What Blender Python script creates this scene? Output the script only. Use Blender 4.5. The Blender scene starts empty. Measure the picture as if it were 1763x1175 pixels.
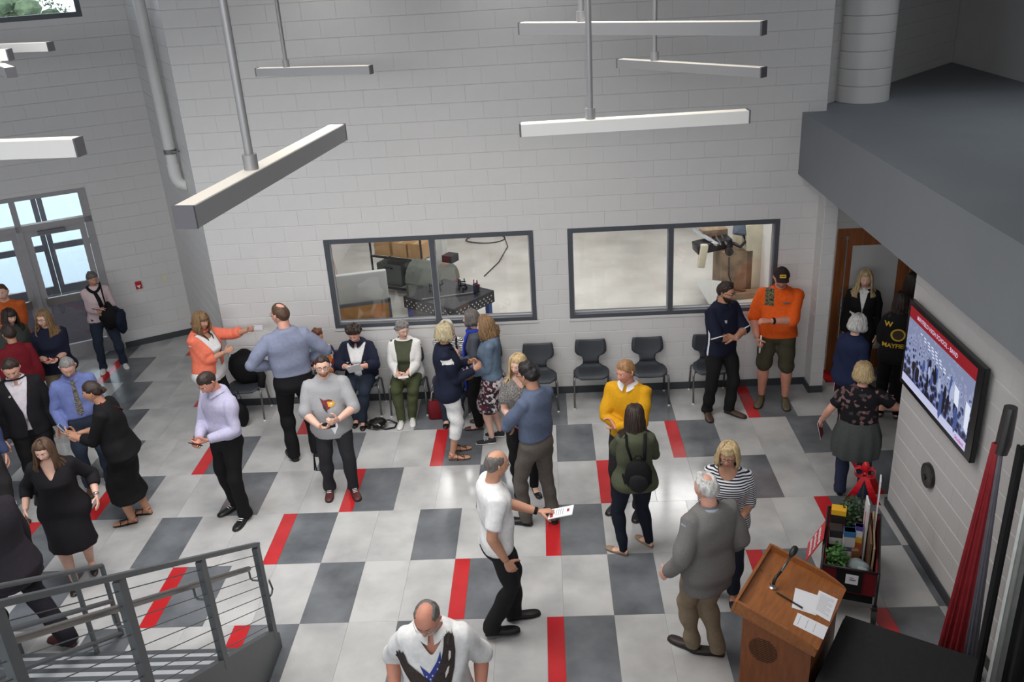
import bpy, bmesh, math, random
import numpy as np
from mathutils import Vector, Matrix, Euler
from mathutils.bvhtree import BVHTree

scene = bpy.context.scene
COL = scene.collection
PI = math.pi
R = math.radians
rnd = random.Random(7)


def S(r, g, b):
    def f(c):
        c /= 255.0
        return c / 12.92 if c <= 0.04045 else ((c + 0.055) / 1.055) ** 2.4
    return (f(r), f(g), f(b), 1.0)


# ------------------------------------------------------------------ camera
CAM = Vector((0.0, 0.0, 5.730))
cam_data = bpy.data.cameras.new('camera')
cam_data.sensor_width = 36.0
cam_data.lens = 1548.33 / 1763.0 * 36.0
cam_data.clip_end = 400
cam = bpy.data.objects.new('camera', cam_data)
COL.objects.link(cam)
_yaw, _pitch, _roll = -0.04899, 0.41216, -0.06114
_f = Vector((math.sin(_yaw) * math.cos(_pitch), math.cos(_yaw) * math.cos(_pitch), -math.sin(_pitch)))
_r = Vector((math.cos(_yaw), -math.sin(_yaw), 0))
_u = _r.cross(_f)
_r2 = _r * math.cos(_roll) + _u * math.sin(_roll)
_u2 = _u * math.cos(_roll) - _r * math.sin(_roll)
cam.matrix_world = Matrix(((_r2.x, _u2.x, -_f.x, CAM.x), (_r2.y, _u2.y, -_f.y, CAM.y), (_r2.z, _u2.z, -_f.z, CAM.z), (0, 0, 0, 1)))
scene.camera = cam

# ------------------------------------------------------------------ world, lights, exposure
scene.view_settings.view_transform = 'Standard'
scene.view_settings.look = 'None'
scene.view_settings.gamma = 1.0
scene.view_settings.exposure = 0.0
world = bpy.data.worlds.new('overcast_sky')
scene.world = world
world.use_nodes = True
_bg = world.node_tree.nodes['Background']
_bg.inputs[0].default_value = (0.82, 0.91, 1.0, 1)
_bg.inputs[1].default_value = 2.6


def area(name, loc, size, power, rot=(0, 0, 0), color=(1, 1, 1), spread=180):
    d = bpy.data.lights.new(name, 'AREA')
    d.shape = 'RECTANGLE'
    d.size, d.size_y = size
    d.energy = power
    d.color = color
    d.spread = R(spread)
    o = bpy.data.objects.new(name, d)
    COL.objects.link(o)
    o.location = loc
    o.rotation_euler = rot
    return o


area('hall_ceiling_light', (-1.5, 7.0, 6.6), (5.0, 2.6), 172, color=(1.0, 0.97, 0.94), spread=124)
area('hall_ceiling_light', (-4.6, 7.6, 6.6), (2.6, 2.6), 78, color=(0.96, 0.98, 1.0), spread=124)
area('hall_ceiling_light', (-1.5, 3.2, 6.7), (6.0, 2.0), 50, color=(1.0, 0.97, 0.94), spread=130)
area('wall_grazing_light', (-2.5, 10.75, 6.4), (0.8, 0.2), 7, rot=(R(-14), 0, 0), color=(1, 0.98, 0.95), spread=100)
area('wall_grazing_light', (-0.3, 10.75, 6.4), (0.8, 0.2), 7, rot=(R(-14), 0, 0), color=(1, 0.98, 0.95), spread=100)
area('rear_fill_light', (-2.2, -2.7, 5.6), (9.0, 2.2), 310, rot=(R(55), 0, 0), color=(0.96, 0.98, 1.0), spread=96)  # unseen fill added behind the viewer to brighten faces and fronts
area('bulkhead_fill_light', (5.2, 9.2, 6.85), (1.6, 4.0), 20, color=(0.86, 0.93, 1.0), spread=120)  # added fill lamp, lifts the bulkhead top and column
area('vestibule_fill_light', (-8.6, 14.6, 2.7), (1.6, 1.6), 30, color=(0.95, 0.98, 1.0))  # added lamp to brighten the dim vestibule and outer door frames
area('workshop_ceiling_light', (2.35, 16.1, 5.1), (1.5, 0.9), 105, color=(1.0, 0.98, 0.955))
area('workshop_ceiling_light', (-1.8, 16.9, 5.1), (1.5, 0.9), 105, color=(1.0, 0.98, 0.955))
area('workshop_ceiling_light', (-0.6, 13.6, 5.1), (4.5, 1.6), 170, color=(1.0, 0.98, 0.955))
area('workshop_ceiling_light', (3.0, 13.6, 5.0), (1.2, 2.0), 45, color=(1.0, 0.98, 0.955))


# ------------------------------------------------------------------ materials
MATS = {}


def mat(name, col, rough=0.6, metal=0.0, var=0.0, scale=8.0, bump=0.0, bscale=60.0, spec=0.5, coat=0.0, col2=None, emit=0.0, stretch=None, detail=4.0, rand=False):
    """procedural principled material: noise colour variation and bump"""
    if name in MATS:
        return MATS[name]
    m = bpy.data.materials.new(name)
    m.use_nodes = True
    nt = m.node_tree
    b = nt.nodes['Principled BSDF']
    b.inputs['Base Color'].default_value = col
    b.inputs['Roughness'].default_value = rough
    b.inputs['Metallic'].default_value = metal
    b.inputs['Specular IOR Level'].default_value = spec
    b.inputs['Coat Weight'].default_value = coat
    if emit:
        b.inputs['Emission Color'].default_value = col
        b.inputs['Emission Strength'].default_value = emit
    tc = nt.nodes.new('ShaderNodeTexCoord')
    vec = tc.outputs['Object']
    if rand:
        oi = nt.nodes.new('ShaderNodeObjectInfo')
        mu = nt.nodes.new('ShaderNodeMath'); mu.operation = 'MULTIPLY'; mu.inputs[1].default_value = 57.0
        nt.links.new(oi.outputs['Random'], mu.inputs[0])
        ad = nt.nodes.new('ShaderNodeVectorMath'); ad.operation = 'ADD'
        nt.links.new(vec, ad.inputs[0]); nt.links.new(mu.outputs[0], ad.inputs[1])
        vec = ad.outputs[0]
    if stretch:
        mp = nt.nodes.new('ShaderNodeMapping')
        mp.inputs['Scale'].default_value = stretch
        nt.links.new(vec, mp.inputs[0])
        vec = mp.outputs[0]
    if var > 0 or col2:
        n = nt.nodes.new('ShaderNodeTexNoise')
        n.inputs['Scale'].default_value = scale
        n.inputs['Detail'].default_value = detail
        nt.links.new(vec, n.inputs['Vector'])
        rp = nt.nodes.new('ShaderNodeValToRGB')
        c = Vector(col[:3])
        a = c * (1 - var)
        z = Vector(col2[:3]) if col2 else c * (1 + var)
        rp.color_ramp.elements[0].position = 0.33
        rp.color_ramp.elements[1].position = 0.68
        rp.color_ramp.elements[0].color = (*a, 1)
        rp.color_ramp.elements[1].color = (*z, 1)
        nt.links.new(n.outputs['Fac'], rp.inputs[0])
        nt.links.new(rp.outputs[0], b.inputs['Base Color'])
    if bump > 0:
        n2 = nt.nodes.new('ShaderNodeTexNoise')
        n2.inputs['Scale'].default_value = bscale
        n2.inputs['Detail'].default_value = 3
        nt.links.new(vec, n2.inputs['Vector'])
        bp = nt.nodes.new('ShaderNodeBump')
        bp.inputs['Strength'].default_value = bump
        bp.inputs['Distance'].default_value = 0.01
        nt.links.new(n2.outputs['Fac'], bp.inputs['Height'])
        nt.links.new(bp.outputs[0], b.inputs['Normal'])
    MATS[name] = m
    return m


def glass_mat(name, tint=(0.9, 0.97, 0.95, 1), refl=0.12):
    if name in MATS:
        return MATS[name]
    m = bpy.data.materials.new(name)
    m.use_nodes = True
    nt = m.node_tree
    nt.nodes.clear()
    out = nt.nodes.new('ShaderNodeOutputMaterial')
    mx = nt.nodes.new('ShaderNodeMixShader')
    tr = nt.nodes.new('ShaderNodeBsdfTransparent'); tr.inputs[0].default_value = tint
    gl = nt.nodes.new('ShaderNodeBsdfGlossy'); gl.inputs['Roughness'].default_value = 0.02
    mx.inputs[0].default_value = refl
    nt.links.new(tr.outputs[0], mx.inputs[1]); nt.links.new(gl.outputs[0], mx.inputs[2])
    nt.links.new(mx.outputs[0], out.inputs[0])
    MATS[name] = m
    return m


# ------------------------------------------------------------------ mesh helpers
class MB:
    def __init__(self):
        self.v, self.f, self.m = [], [], []

    def add(self, v, f, mi=0):
        k = len(self.v)
        self.v.extend([tuple(p) for p in v])
        for q in f:
            self.f.append(tuple(i + k for i in q)); self.m.append(mi)
        return self

    def box(self, c, s, mi=0, rot=None, bev=0.0):
        x, y, z = s[0] / 2, s[1] / 2, s[2] / 2
        if bev > 0:
            bm = bmesh.new()
            bmesh.ops.create_cube(bm, size=1)
            bmesh.ops.scale(bm, vec=s, verts=bm.verts)
            bmesh.ops.bevel(bm, geom=bm.edges[:], offset=bev, segments=2, affect='EDGES', profile=0.6)
            bm.verts.index_update()
            v = [tuple(q.co) for q in bm.verts]; f = [[q.index for q in g.verts] for g in bm.faces]
            bm.free()
        else:
            v = [(-x, -y, -z), (x, -y, -z), (x, y, -z), (-x, y, -z), (-x, -y, z), (x, -y, z), (x, y, z), (-x, y, z)]
            f = [(0, 3, 2, 1), (4, 5, 6, 7), (0, 1, 5, 4), (1, 2, 6, 5), (2, 3, 7, 6), (3, 0, 4, 7)]
        M = (rot.to_matrix() if isinstance(rot, Euler) else rot) if rot is not None else None
        v = [(M @ Vector(p) if M is not None else Vector(p)) + Vector(c) for p in v]
        return self.add(v, f, mi)

    def b2(self, a, b, mi=0, bev=0.0):
        c = [(a[i] + b[i]) / 2 for i in range(3)]; s = [abs(b[i] - a[i]) for i in range(3)]
        return self.box(c, s, mi, None, bev)

    def tube(self, pts, rad, n=10, mi=0, cap=True, flat=1.0, up=None):
        pts = [Vector(p) for p in pts]
        if not hasattr(rad, '__len__'):
            rad = [rad] * len(pts)
        V, Fc = [], []
        prev = None
        for i, p in enumerate(pts):
            t = (pts[min(i + 1, len(pts) - 1)] - pts[max(i - 1, 0)])
            t = t.normalized() if t.length > 1e-9 else Vector((0, 0, 1))
            if prev is None:
                a = Vector(up) if up is not None else (Vector((0, 0, 1)) if abs(t.z) < 0.9 else Vector((0, 1, 0)))
            else:
                a = prev
            x = a.cross(t)
            if x.length < 1e-6:
                x = Vector((1, 0, 0)).cross(t)
            x.normalize()
            y = t.cross(x)
            prev = y
            for k in range(n):
                th = 2 * PI * k / n
                V.append(p + x * (math.cos(th) * rad[i]) + y * (math.sin(th) * rad[i] * flat))
        m = len(pts)
        for i in range(m - 1):
            for k in range(n):
                Fc.append((i * n + k, i * n + (k + 1) % n, (i + 1) * n + (k + 1) % n, (i + 1) * n + k))
        if cap:
            Fc.append(tuple(range(n - 1, -1, -1)))
            Fc.append(tuple((m - 1) * n + k for k in range(n)))
        return self.add(V, Fc, mi)

    def cyl(self, a, b, r, n=16, mi=0, r2=None):
        return self.tube([a, b], [r, r if r2 is None else r2], n, mi)

    def lathe(self, prof, n=20, mi=0, c=(0, 0, 0)):
        V, Fc = [], []
        for r, z in prof:
            for k in range(n):
                th = 2 * PI * k / n
                V.append((c[0] + r * math.cos(th), c[1] + r * math.sin(th), c[2] + z))
        for i in range(len(prof) - 1):
            for k in range(n):
                Fc.append((i * n + k, i * n + (k + 1) % n, (i + 1) * n + (k + 1) % n, (i + 1) * n + k))
        Fc.append(tuple(range(n - 1, -1, -1)))
        Fc.append(tuple((len(prof) - 1) * n + k for k in range(n)))
        return self.add(V, Fc, mi)

    def rings(self, rings, mi=0, cap=True, closed=True):
        """loft of equal-length point rings"""
        n = len(rings[0]); V = [p for r in rings for p in r]; Fc = []
        for i in range(len(rings) - 1):
            for k in range(n if closed else n - 1):
                Fc.append((i * n + k, i * n + (k + 1) % n, (i + 1) * n + (k + 1) % n, (i + 1) * n + k))
        if cap:
            Fc.append(tuple(range(n - 1, -1, -1)))
            Fc.append(tuple((len(rings) - 1) * n + k for k in range(n)))
        return self.add(V, Fc, mi)

    def prism(self, poly, z0, z1, mi=0, M=None):
        n = len(poly)
        v = [Vector((p[0], p[1], z0)) for p in poly] + [Vector((p[0], p[1], z1)) for p in poly]
        if M is not None:
            v = [M @ q for q in v]
        f = [tuple(range(n - 1, -1, -1)), tuple(range(n, 2 * n))] + [(i, (i + 1) % n, n + (i + 1) % n, n + i) for i in range(n)]
        return self.add(v, f, mi)

    def sphere(self, c, r, n=12, mi=0):
        r = (r, r, r) if not hasattr(r, '__len__') else r
        m = n // 2 + 1
        rg = []
        for i in range(m):
            ph = -PI / 2 + PI * (i + 0.02) / (m - 1 + 0.04)
            rg.append([(c[0] + r[0] * math.cos(ph) * math.cos(2 * PI * k / n), c[1] + r[1] * math.cos(ph) * math.sin(2 * PI * k / n), c[2] + r[2] * math.sin(ph)) for k in range(n)])
        return self.rings(rg, mi)

    def mesh(self, name, mats, smooth=False):
        me = bpy.data.meshes.new(name)
        me.from_pydata(self.v, [], self.f)
        for m in (mats if isinstance(mats, (list, tuple)) else [mats]):
            me.materials.append(m)
        if any(self.m):
            me.polygons.foreach_set('material_index', self.m)
        if smooth:
            me.polygons.foreach_set('use_smooth', [True] * len(me.polygons))
            if smooth == 'auto':
                me.set_sharp_from_angle(angle=R(38))
        me.update()
        return me

    def obj(self, name, mats, parent=None, smooth=False, loc=None, rot=None):
        return link(name, self.mesh(name, mats, smooth), parent, loc, rot)


def link(name, data, parent=None, loc=None, rot=None):
    o = bpy.data.objects.new(name, data)
    COL.objects.link(o)
    if parent is not None:
        o.parent = parent
    if loc is not None:
        o.location = loc
    if rot is not None:
        o.rotation_euler = rot
    return o


def tag(o, label=None, cat=None, group=None, kind=None):
    if label: o['label'] = label
    if cat: o['category'] = cat
    if group: o['group'] = group
    if kind: o['kind'] = kind
    return o


def thing(name, label, cat, loc=(0, 0, 0), rz=0.0, group=None):
    return tag(link(name, None, None, loc, (0, 0, rz)), label, cat, group)


def copy_tree(o, parent=None):
    c = o.copy(); COL.objects.link(c); c.parent = parent
    for ch in o.children:
        copy_tree(ch, c)
    return c


def text_mesh(txt, size, extrude=0.0, align='CENTER', bold=0.0):
    cu = bpy.data.curves.new('lettering', 'FONT')
    cu.body = txt; cu.size = size; cu.extrude = extrude; cu.align_x = align; cu.align_y = 'CENTER'
    cu.offset = bold; cu.resolution_u = 2
    o = bpy.data.objects.new('lettering', cu); COL.objects.link(o)
    dg = bpy.context.evaluated_depsgraph_get()
    me = bpy.data.meshes.new_from_object(o.evaluated_get(dg))
    bpy.data.objects.remove(o); bpy.data.curves.remove(cu)
    return me
# ================================================================== STRUCTURE
YW = 11.22                    # back wall plane
U6 = 0.1558                   # six-inch module of the tiled floor
ROW = 0.9144
Y0 = 10.302
m_lt = mat('floor_light', S(176, 175, 174), 0.15, var=0.16, scale=2.2, spec=0.5, rand=True, detail=9, bump=0.03, bscale=9, col2=S(192, 191, 189))
m_gy = mat('floor_grey', S(101, 104, 108), 0.15, var=0.22, scale=2.6, spec=0.5, rand=True, detail=9, bump=0.03, bscale=9, col2=S(117, 120, 124))
m_rd = mat('floor_red', S(186, 40, 44), 0.15, var=0.10, scale=3, spec=0.5, rand=True, detail=6)
m_sub = mat('floor_joint', S(160, 160, 160), 0.7)
m_wall = mat('painted_block', S(211, 209, 207), 0.42, var=0.015, scale=3, bump=0.12, bscale=90, spec=0.35)
m_joint = mat('painted_joint', S(211, 209, 207), 0.45)
m_base = mat('vinyl_baseboard', S(62, 64, 68), 0.45)
m_frame = mat('dark_frame_metal', S(74, 78, 84), 0.38, var=0.04)
m_alu = mat('door_aluminium', S(158, 156, 158), 0.42, 0.0, var=0.04)
m_alud = mat('dark_aluminium', S(112, 112, 118), 0.4, 0.0)
m_glass = glass_mat('window_glass', (0.97, 0.975, 0.98, 1), 0.06)
m_gray = mat('bulkhead_paint', S(130, 134, 138), 0.7, var=0.03, scale=2)
m_ceil = mat('ceiling_paint', S(150, 150, 152), 0.8)


def structure(o, label=None):
    o['kind'] = 'structure'
    if label: o['label'] = label
    return o


# ---- floor
fl = MB(); fl.b2((-12, -1, -0.2), (9, 16.5, -0.006))
floor = structure(fl.obj('floor', m_sub), 'tiled hall floor in pale, grey and red tiles')
tile3 = MB(); tile_mesh = {}
for w, nm, m in ((3, 'light', m_lt), (3, 'grey', m_gy), (1, 'red', m_rd)):
    t = MB(); g = 0.0005; e = 0.0012
    a, b, c, d = g, w * U6 - g, g, ROW - g
    t.add([(a, c, -0.006), (b, c, -0.006), (b, d, -0.006), (a, d, -0.006), (a, c, -e), (b, c, -e), (b, d, -e), (a, d, -e),
           (a + e, c + e, 0), (b - e, c + e, 0), (b - e, d - e, 0), (a + e, d - e, 0)],
          [(0, 1, 5, 4), (1, 2, 6, 5), (2, 3, 7, 6), (3, 0, 4, 7), (4, 5, 9, 8), (5, 6, 10, 9), (6, 7, 11, 10), (7, 4, 8, 11), (8, 9, 10, 11)])
    tile_mesh[nm] = t.mesh('floor_tile', m)
START = {-5: 7, -4: 0, -3: 12, -2: 5, -1: 16, 0: 9, 1: 3, 2: 18, 3: 12, 4: 18, 5: 5, 6: 13, 7: 2, 8: 9, 9: 16}
SEQ = [('red', 0), ('grey', 1), ('light', 4), ('light', 7), ('grey', 10), ('light', 13), ('light', 16)]


def cam_px(p):
    d = Vector(p) - CAM
    z = d.dot(_f)
    if z < 0.1: return (-9999, -9999)
    return (881.5 + 1548.33 * d.dot(_r2) / z, 587.5 - 1548.33 * d.dot(_u2) / z)


far_tiles = {'light': MB(), 'grey': MB(), 'red': MB()}
for row in range(-5, 8):
    y1 = Y0 - row * ROW; y0 = y1 - ROW
    c0 = START[row] - 19 * 4
    for per in range(7):
        for nm, off in SEQ:
            col = c0 + per * 19 + off
            w = 1 if nm == 'red' else 3
            xa, xb = col * U6, (col + w) * U6
            if xb < -11.5 or xa > 6.2: continue
            if y0 > YW - 0.2 and xa > -4.0 and xa < 3.2: continue
            if xa > 3.75 and row < -6: continue
            ps = [cam_px((x, y, 0)) for x in (xa, xb) for y in (y0, y1)]
            vis = any(-60 < p[0] < 1820 and -40 < p[1] < 1240 for p in ps) and not (xa > 3.55 and y1 < 8.0)
            if vis:
                link('floor_tile', tile_mesh[nm], floor, (xa, y0, 0))
            else:
                far_tiles[nm].b2((xa + .001, y0 + .001, -0.006), (xb - .001, y1 - .001, 0))
for nm, m in (('light', m_lt), ('grey', m_gy), ('red', m_rd)):
    far_tiles[nm].obj('floor_tile_field', m, floor)['kind'] = 'stuff'
# dark walk-off mat inside the entrance
lw_o = Vector((-6.10, 14.01, 0)); lw_d = Vector((-0.8746, -0.4848, 0)).normalized(); lw_n = Vector((-lw_d.y, lw_d.x, 0))  # normal towards the room
if lw_n.dot(Vector((0, 0, 0)) - lw_o) < 0: lw_n = -lw_n

# ---- block walls
CH = 0.208; CL = 0.416
_blk = {}


def block_mesh(w, h, m):
    k = (round(w, 3), round(h, 3), m.name)
    if k in _blk: return _blk[k]
    g = 0.0010; e = 0.005; T = 0.007; ex = 0.0007
    x0, x1, z0, z1 = g * .3, w - g * .3, g, h - g
    t = MB()
    t.add([(x0, 0, z0), (x1, 0, z0), (x1, 0, z1), (x0, 0, z1), (x0, -T + e, z0), (x1, -T + e, z0), (x1, -T + e, z1), (x0, -T + e, z1),
           (x0 + ex, -T, z0 + e), (x1 - ex, -T, z0 + e), (x1 - ex, -T, z1 - e), (x0 + ex, -T, z1 - e)],
          [(0, 1, 5, 4), (1, 2, 6, 5), (2, 3, 7, 6), (3, 0, 4, 7), (4, 5, 9, 8), (5, 6, 10, 9), (6, 7, 11, 10), (7, 4, 8, 11), (8, 9, 10, 11)])
    _blk[k] = t.mesh('block', m)
    return _blk[k]


def block_wall(wall, o, d, n, length, zb, zt, holes, zoff=0.078, m=None, s0=0.0):
    """running bond of painted blocks, each an object; o corner, d along, n towards the room"""
    m = m or m_wall
    o = Vector(o); d = Vector(d); n = Vector(n)
    rz = math.atan2(d.y, d.x)
    flip = (Vector((-d.y, d.x, 0)).dot(n) > 0)       # local -Y must look along n
    cand = []
    rows = [zb] + [z for z in [zoff + CH * i for i in range(0, 60)] if zb + 0.01 < z < zt - 0.01] + [zt]
    for i in range(len(rows) - 1):
        z0, z1 = rows[i], rows[i + 1]
        k = round((z0 - zoff) / CH)
        x = -CL * (0.5 if k % 2 else 1.0) + s0
        while x < length:
            segs = [(max(x, 0), min(x + CL, length))]
            for (hx0, hx1, hz0, hz1) in holes:
                zm = (z0 + z1) / 2
                if hz0 < zm < hz1:
                    ns = []
                    for a, b in segs:
                        if b <= hx0 or a >= hx1: ns.append((a, b))
                        else:
                            if a < hx0: ns.append((a, hx0))
                            if b > hx1: ns.append((hx1, b))
                    segs = ns
            for a, b in segs:
                if b - a > 0.02: cand.append((a, b, z0, z1))
            x += CL
    def score(c):
        p = o + d * ((c[0] + c[1]) / 2); q = cam_px((p.x, p.y, (c[2] + c[3]) / 2))
        inside = -20 < q[0] < 1783 and -20 < q[1] < 1195
        return (inside, (c[1] - c[0]) / (Vector((p.x, p.y, (c[2] + c[3]) / 2)) - CAM).length)
    cand.sort(key=score, reverse=True)
    rest = MB()
    for i, (a, b, z0, z1) in enumerate(cand):
        if flip:
            p = o + d * b; ang = rz + PI
        else:
            p = o + d * a; ang = rz
        if i < 300 and score((a, b, z0, z1))[0]:
            link('block', block_mesh(b - a, z1 - z0, m), wall, (p.x, p.y, z0), (0, 0, ang))
        else:
            me = block_mesh(b - a, z1 - z0, m)
            Mx = Matrix.Translation((p.x, p.y, z0)) @ Matrix.Rotation(ang, 4, 'Z')
            rest.add([Mx @ v.co for v in me.vertices], [tuple(f.vertices) for f in me.polygons])
    if rest.v:
        rest.obj('block_field', m, wall)['kind'] = 'stuff'


WZ0, WZ1 = 1.118, 2.366
WIN = [(-2.935, -0.195, -1.525), (0.250, 2.965, 1.585)]     # x0, x1, mullion
XL, XR = -4.47, 3.44
ZT = 7.0
# back wall carcass, pieced round the two windows
bw = MB(); bk = YW + 0.2
bw.b2((XL, YW, 0), (XR, bk, WZ0)); bw.b2((XL, YW, WZ1), (XR, bk, ZT))
xs = [XL, WIN[0][0], WIN[0][1], WIN[1][0], WIN[1][1], XR]
for a, b in ((0, 1), (2, 3), (4, 5)):
    bw.b2((xs[a], YW, WZ0), (xs[b], bk, WZ1))
wall_back = structure(bw.obj('wall_back', m_joint), 'white painted block wall with two workshop windows')
block_wall(wall_back, (XL, YW, 0), (1, 0, 0), (0, -1, 0), XR - XL, 0.0, 5.9, [(w[0] - XL, w[1] - XL, WZ0, WZ1) for w in WIN])
# rowlock sill under each window
for w in WIN:
    s = MB(); s.b2((w[0] - 0.02, YW - 0.022, WZ0 - 0.035), (w[1] + 0.02, YW + 0.02, WZ0))
    s.obj('window_sill', m_wall, wall_back)

# return wall and left (entrance) wall
ret_d = Vector((-6.10 - XL, 14.01 - YW, 0)); ret_len = ret_d.length; ret_d.normalize()
ret_n = Vector((-ret_d.y, ret_d.x, 0))
if ret_n.dot(Vector((-6.5, 11, 0)) - Vector((XL, YW, 0))) < 0: ret_n = -ret_n


def slab(o, d, n, length, z0, z1, thick=0.2):
    o = Vector(o); p = o + d * length
    b = -n * thick
    return [(o.x, o.y, z0), (p.x, p.y, z0), (p.x + b.x, p.y + b.y, z0), (o.x + b.x, o.y + b.y, z0),
            (o.x, o.y, z1), (p.x, p.y, z1), (p.x + b.x, p.y + b.y, z1), (o.x + b.x, o.y + b.y, z1)], \
        [(0, 3, 2, 1), (4, 5, 6, 7), (0, 1, 5, 4), (1, 2, 6, 5), (2, 3, 7, 6), (3, 0, 4, 7)]


t = MB(); t.add(*slab((XL, YW, 0), ret_d, ret_n, ret_len, 0, ZT))
wall_return = structure(t.obj('wall_return', m_joint), 'narrow slanted return wall beside the entrance')
block_wall(wall_return, (XL, YW, 0), ret_d, ret_n, ret_len, 0, 5.9, [])

# left wall: storefront opening s 1.14 .. 6.0 to z 2.70 ; clerestory window s 0.62 .. 5, z 5.20 .. 6.6
D0, D1, DZ = 1.14, 5.6, 2.69
C0, C1, CZ0, CZ1 = 0.60, 5.6, 5.16, 6.7
t = MB(); LL = 6.6
for s0, s1, z0, z1 in ((0, D0, 0, CZ0), (D0, D1, DZ, CZ0), (D1, LL, 0, CZ0), (0, C0, CZ0, CZ1), (C1, LL, CZ0, CZ1), (0, LL, CZ1, ZT)):
    t.add(*slab(lw_o + lw_d * s0, lw_d, lw_n, s1 - s0, z0, z1))
wall_left = structure(t.obj('wall_left', m_joint), 'white painted block wall round the glazed entrance doors')
block_wall(wall_left, lw_o, lw_d, lw_n, LL, 0, 6.1, [(D0, D1, 0, DZ), (C0, C1, CZ0, CZ1)])

# television wall, x = 3.5, from y 8.2 towards the viewer; bulkhead above it
XT = 3.52
t = MB(); t.b2((XT, 1.5, 0), (XT + 0.22, 8.24, 2.96))
wall_tv = structure(t.obj('wall_right', m_joint), 'white painted block wall carrying the screen')
block_wall(wall_tv, (XT, 1.5, 0), (0, 1, 0), (-1, 0, 0), 8.24 - 1.5, 0, 2.95, [])
# end of that wall, seen edge on
t = MB(); t.b2((XT, 8.24, 0), (XT + 0.22, 8.252, 2.96)); t.obj('wall_end', m_wall, wall_tv)

BX, BZ0, BZ1 = 3.24, 2.94, 3.70
t = MB()
poly = [(BX, 1.0), (9.0, 1.0), (9.0, 12.0), (6.95, 12.4), (6.95, 15.42), (BX - 0.09, 11.26)]
t.prism(poly, BZ0, BZ1)
structure(t.obj('bulkhead', m_gray), 'grey painted bulkhead with a flat top above the screen wall')
# slanted wall above the bulkhead, and the far wall beyond
t = MB(); a = Vector((3.16, YW, 0)); d = Vector((6.40 - 3.16, 14.78 - YW, 0)); Ls = d.length; d.normalize(); n = Vector((d.y, -d.x, 0))
t.add(*slab(a, d, n, Ls + .4, BZ1, ZT))
ws = structure(t.obj('wall_slanted', m_joint), 'slanted block wall above the bulkhead')
block_wall(ws, a, d, n, Ls, BZ1, 5.9, [])
t = MB(); t.b2((6.42, 3, BZ1), (6.85, 15.2, ZT)); structure(t.obj('wall_upper_right', m_wall), 'pale wall at the far right above the bulkhead')

# pillar and recessed door wall under the bulkhead
t = MB(); t.b2((XR, 10.95, 0), (3.60, 11.42, 2.96))
pil = structure(t.obj('pillar', m_joint), 'white block pillar beside the wooden door')
block_wall(pil, (XR, 10.95, 0), (1, 0, 0), (0, -1, 0), 0.16, 0, 2.95, [])
block_wall(pil, (XR, 10.95, 0), (0, 1, 0), (-1, 0, 0), 0.27, 0, 2.95, [])
t = MB(); t.b2((3.60, 11.62, 0), (8.0, 11.82, 2.96))
wr = structure(t.obj('wall_recess', m_joint), 'block wall behind the wooden doors')
block_wall(wr, (3.60, 11.62, 0), (1, 0, 0), (0, -1, 0), 3.2, 0, 2.95, [(0.24, 2.25, 0, 2.07)])
t = MB(); t.b2((6.4, 4.0, 0), (6.6, 11.8, 2.96)); structure(t.obj('wall_corridor', m_wall), 'pale corridor wall')

# closing walls and ceiling out of view
t = MB(); t.b2((-13, -3.2, 0), (10, -3.0, ZT)); structure(t.obj('wall_behind', m_wall), 'pale wall behind the viewer')
t = MB(); t.b2((-13, -3, ZT), (10, 17.5, ZT + 0.2)); structure(t.obj('ceiling', m_ceil), 'high pale ceiling')
t = MB(); t.b2((9.0, -3, 0), (9.2, 12, ZT)); structure(t.obj('wall_far_right', m_wall), 'pale wall at the right of the hall')
t = MB(); e = lw_o + lw_d * LL
t.add(*slab(e, Vector((-0.25, -0.97, 0)).normalized(), Vector((0.97, -0.25, 0)).normalized(), 15, 0, ZT))
structure(t.obj('wall_far_left', m_wall), 'pale wall at the left of the hall')
# balcony front below the viewer
t = MB(); t.b2((-2.3, -3, 3.9), (9, 0.9, 4.15)); structure(t.obj('balcony_floor', m_gray), 'grey balcony slab below the viewer')

# baseboards
bb = MB()
bb.b2((XL - 0.01, YW - 0.024, 0), (XR, YW - 0.011, 0.102))
structure(bb.obj('baseboard_back', m_base), 'dark vinyl baseboard along the window wall')
bb = MB(); bb.add(*slab(lw_o + lw_n * 0.024, lw_d, lw_n, D0 - 0.03, 0, 0.102, 0.012)); structure(bb.obj('baseboard_left', m_base), 'dark vinyl baseboard beside the entrance')
bb = MB(); bb.add(*slab(Vector((XL, YW, 0)) + ret_n * 0.024, ret_d, ret_n, ret_len, 0, 0.102, 0.012)); structure(bb.obj('baseboard_return', m_base), 'dark vinyl baseboard on the return wall')
bb = MB(); bb.b2((XT - 0.026, 1.5, 0), (XT - 0.012, 8.26, 0.102)); bb.b2((XT - 0.026, 8.252, 0), (XT + 0.22, 8.266, 0.102)); structure(bb.obj('baseboard_right', m_base), 'dark vinyl baseboard under the screen')
bb = MB(); bb.b2((XR - 0.026, 10.93, 0), (3.60, 10.938, 0.102)); bb.b2((XR - 0.026, 10.93, 0), (XR - 0.012, YW - 0.02, 0.102)); structure(bb.obj('baseboard_pillar', m_base), 'dark vinyl baseboard round the pillar')

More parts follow.
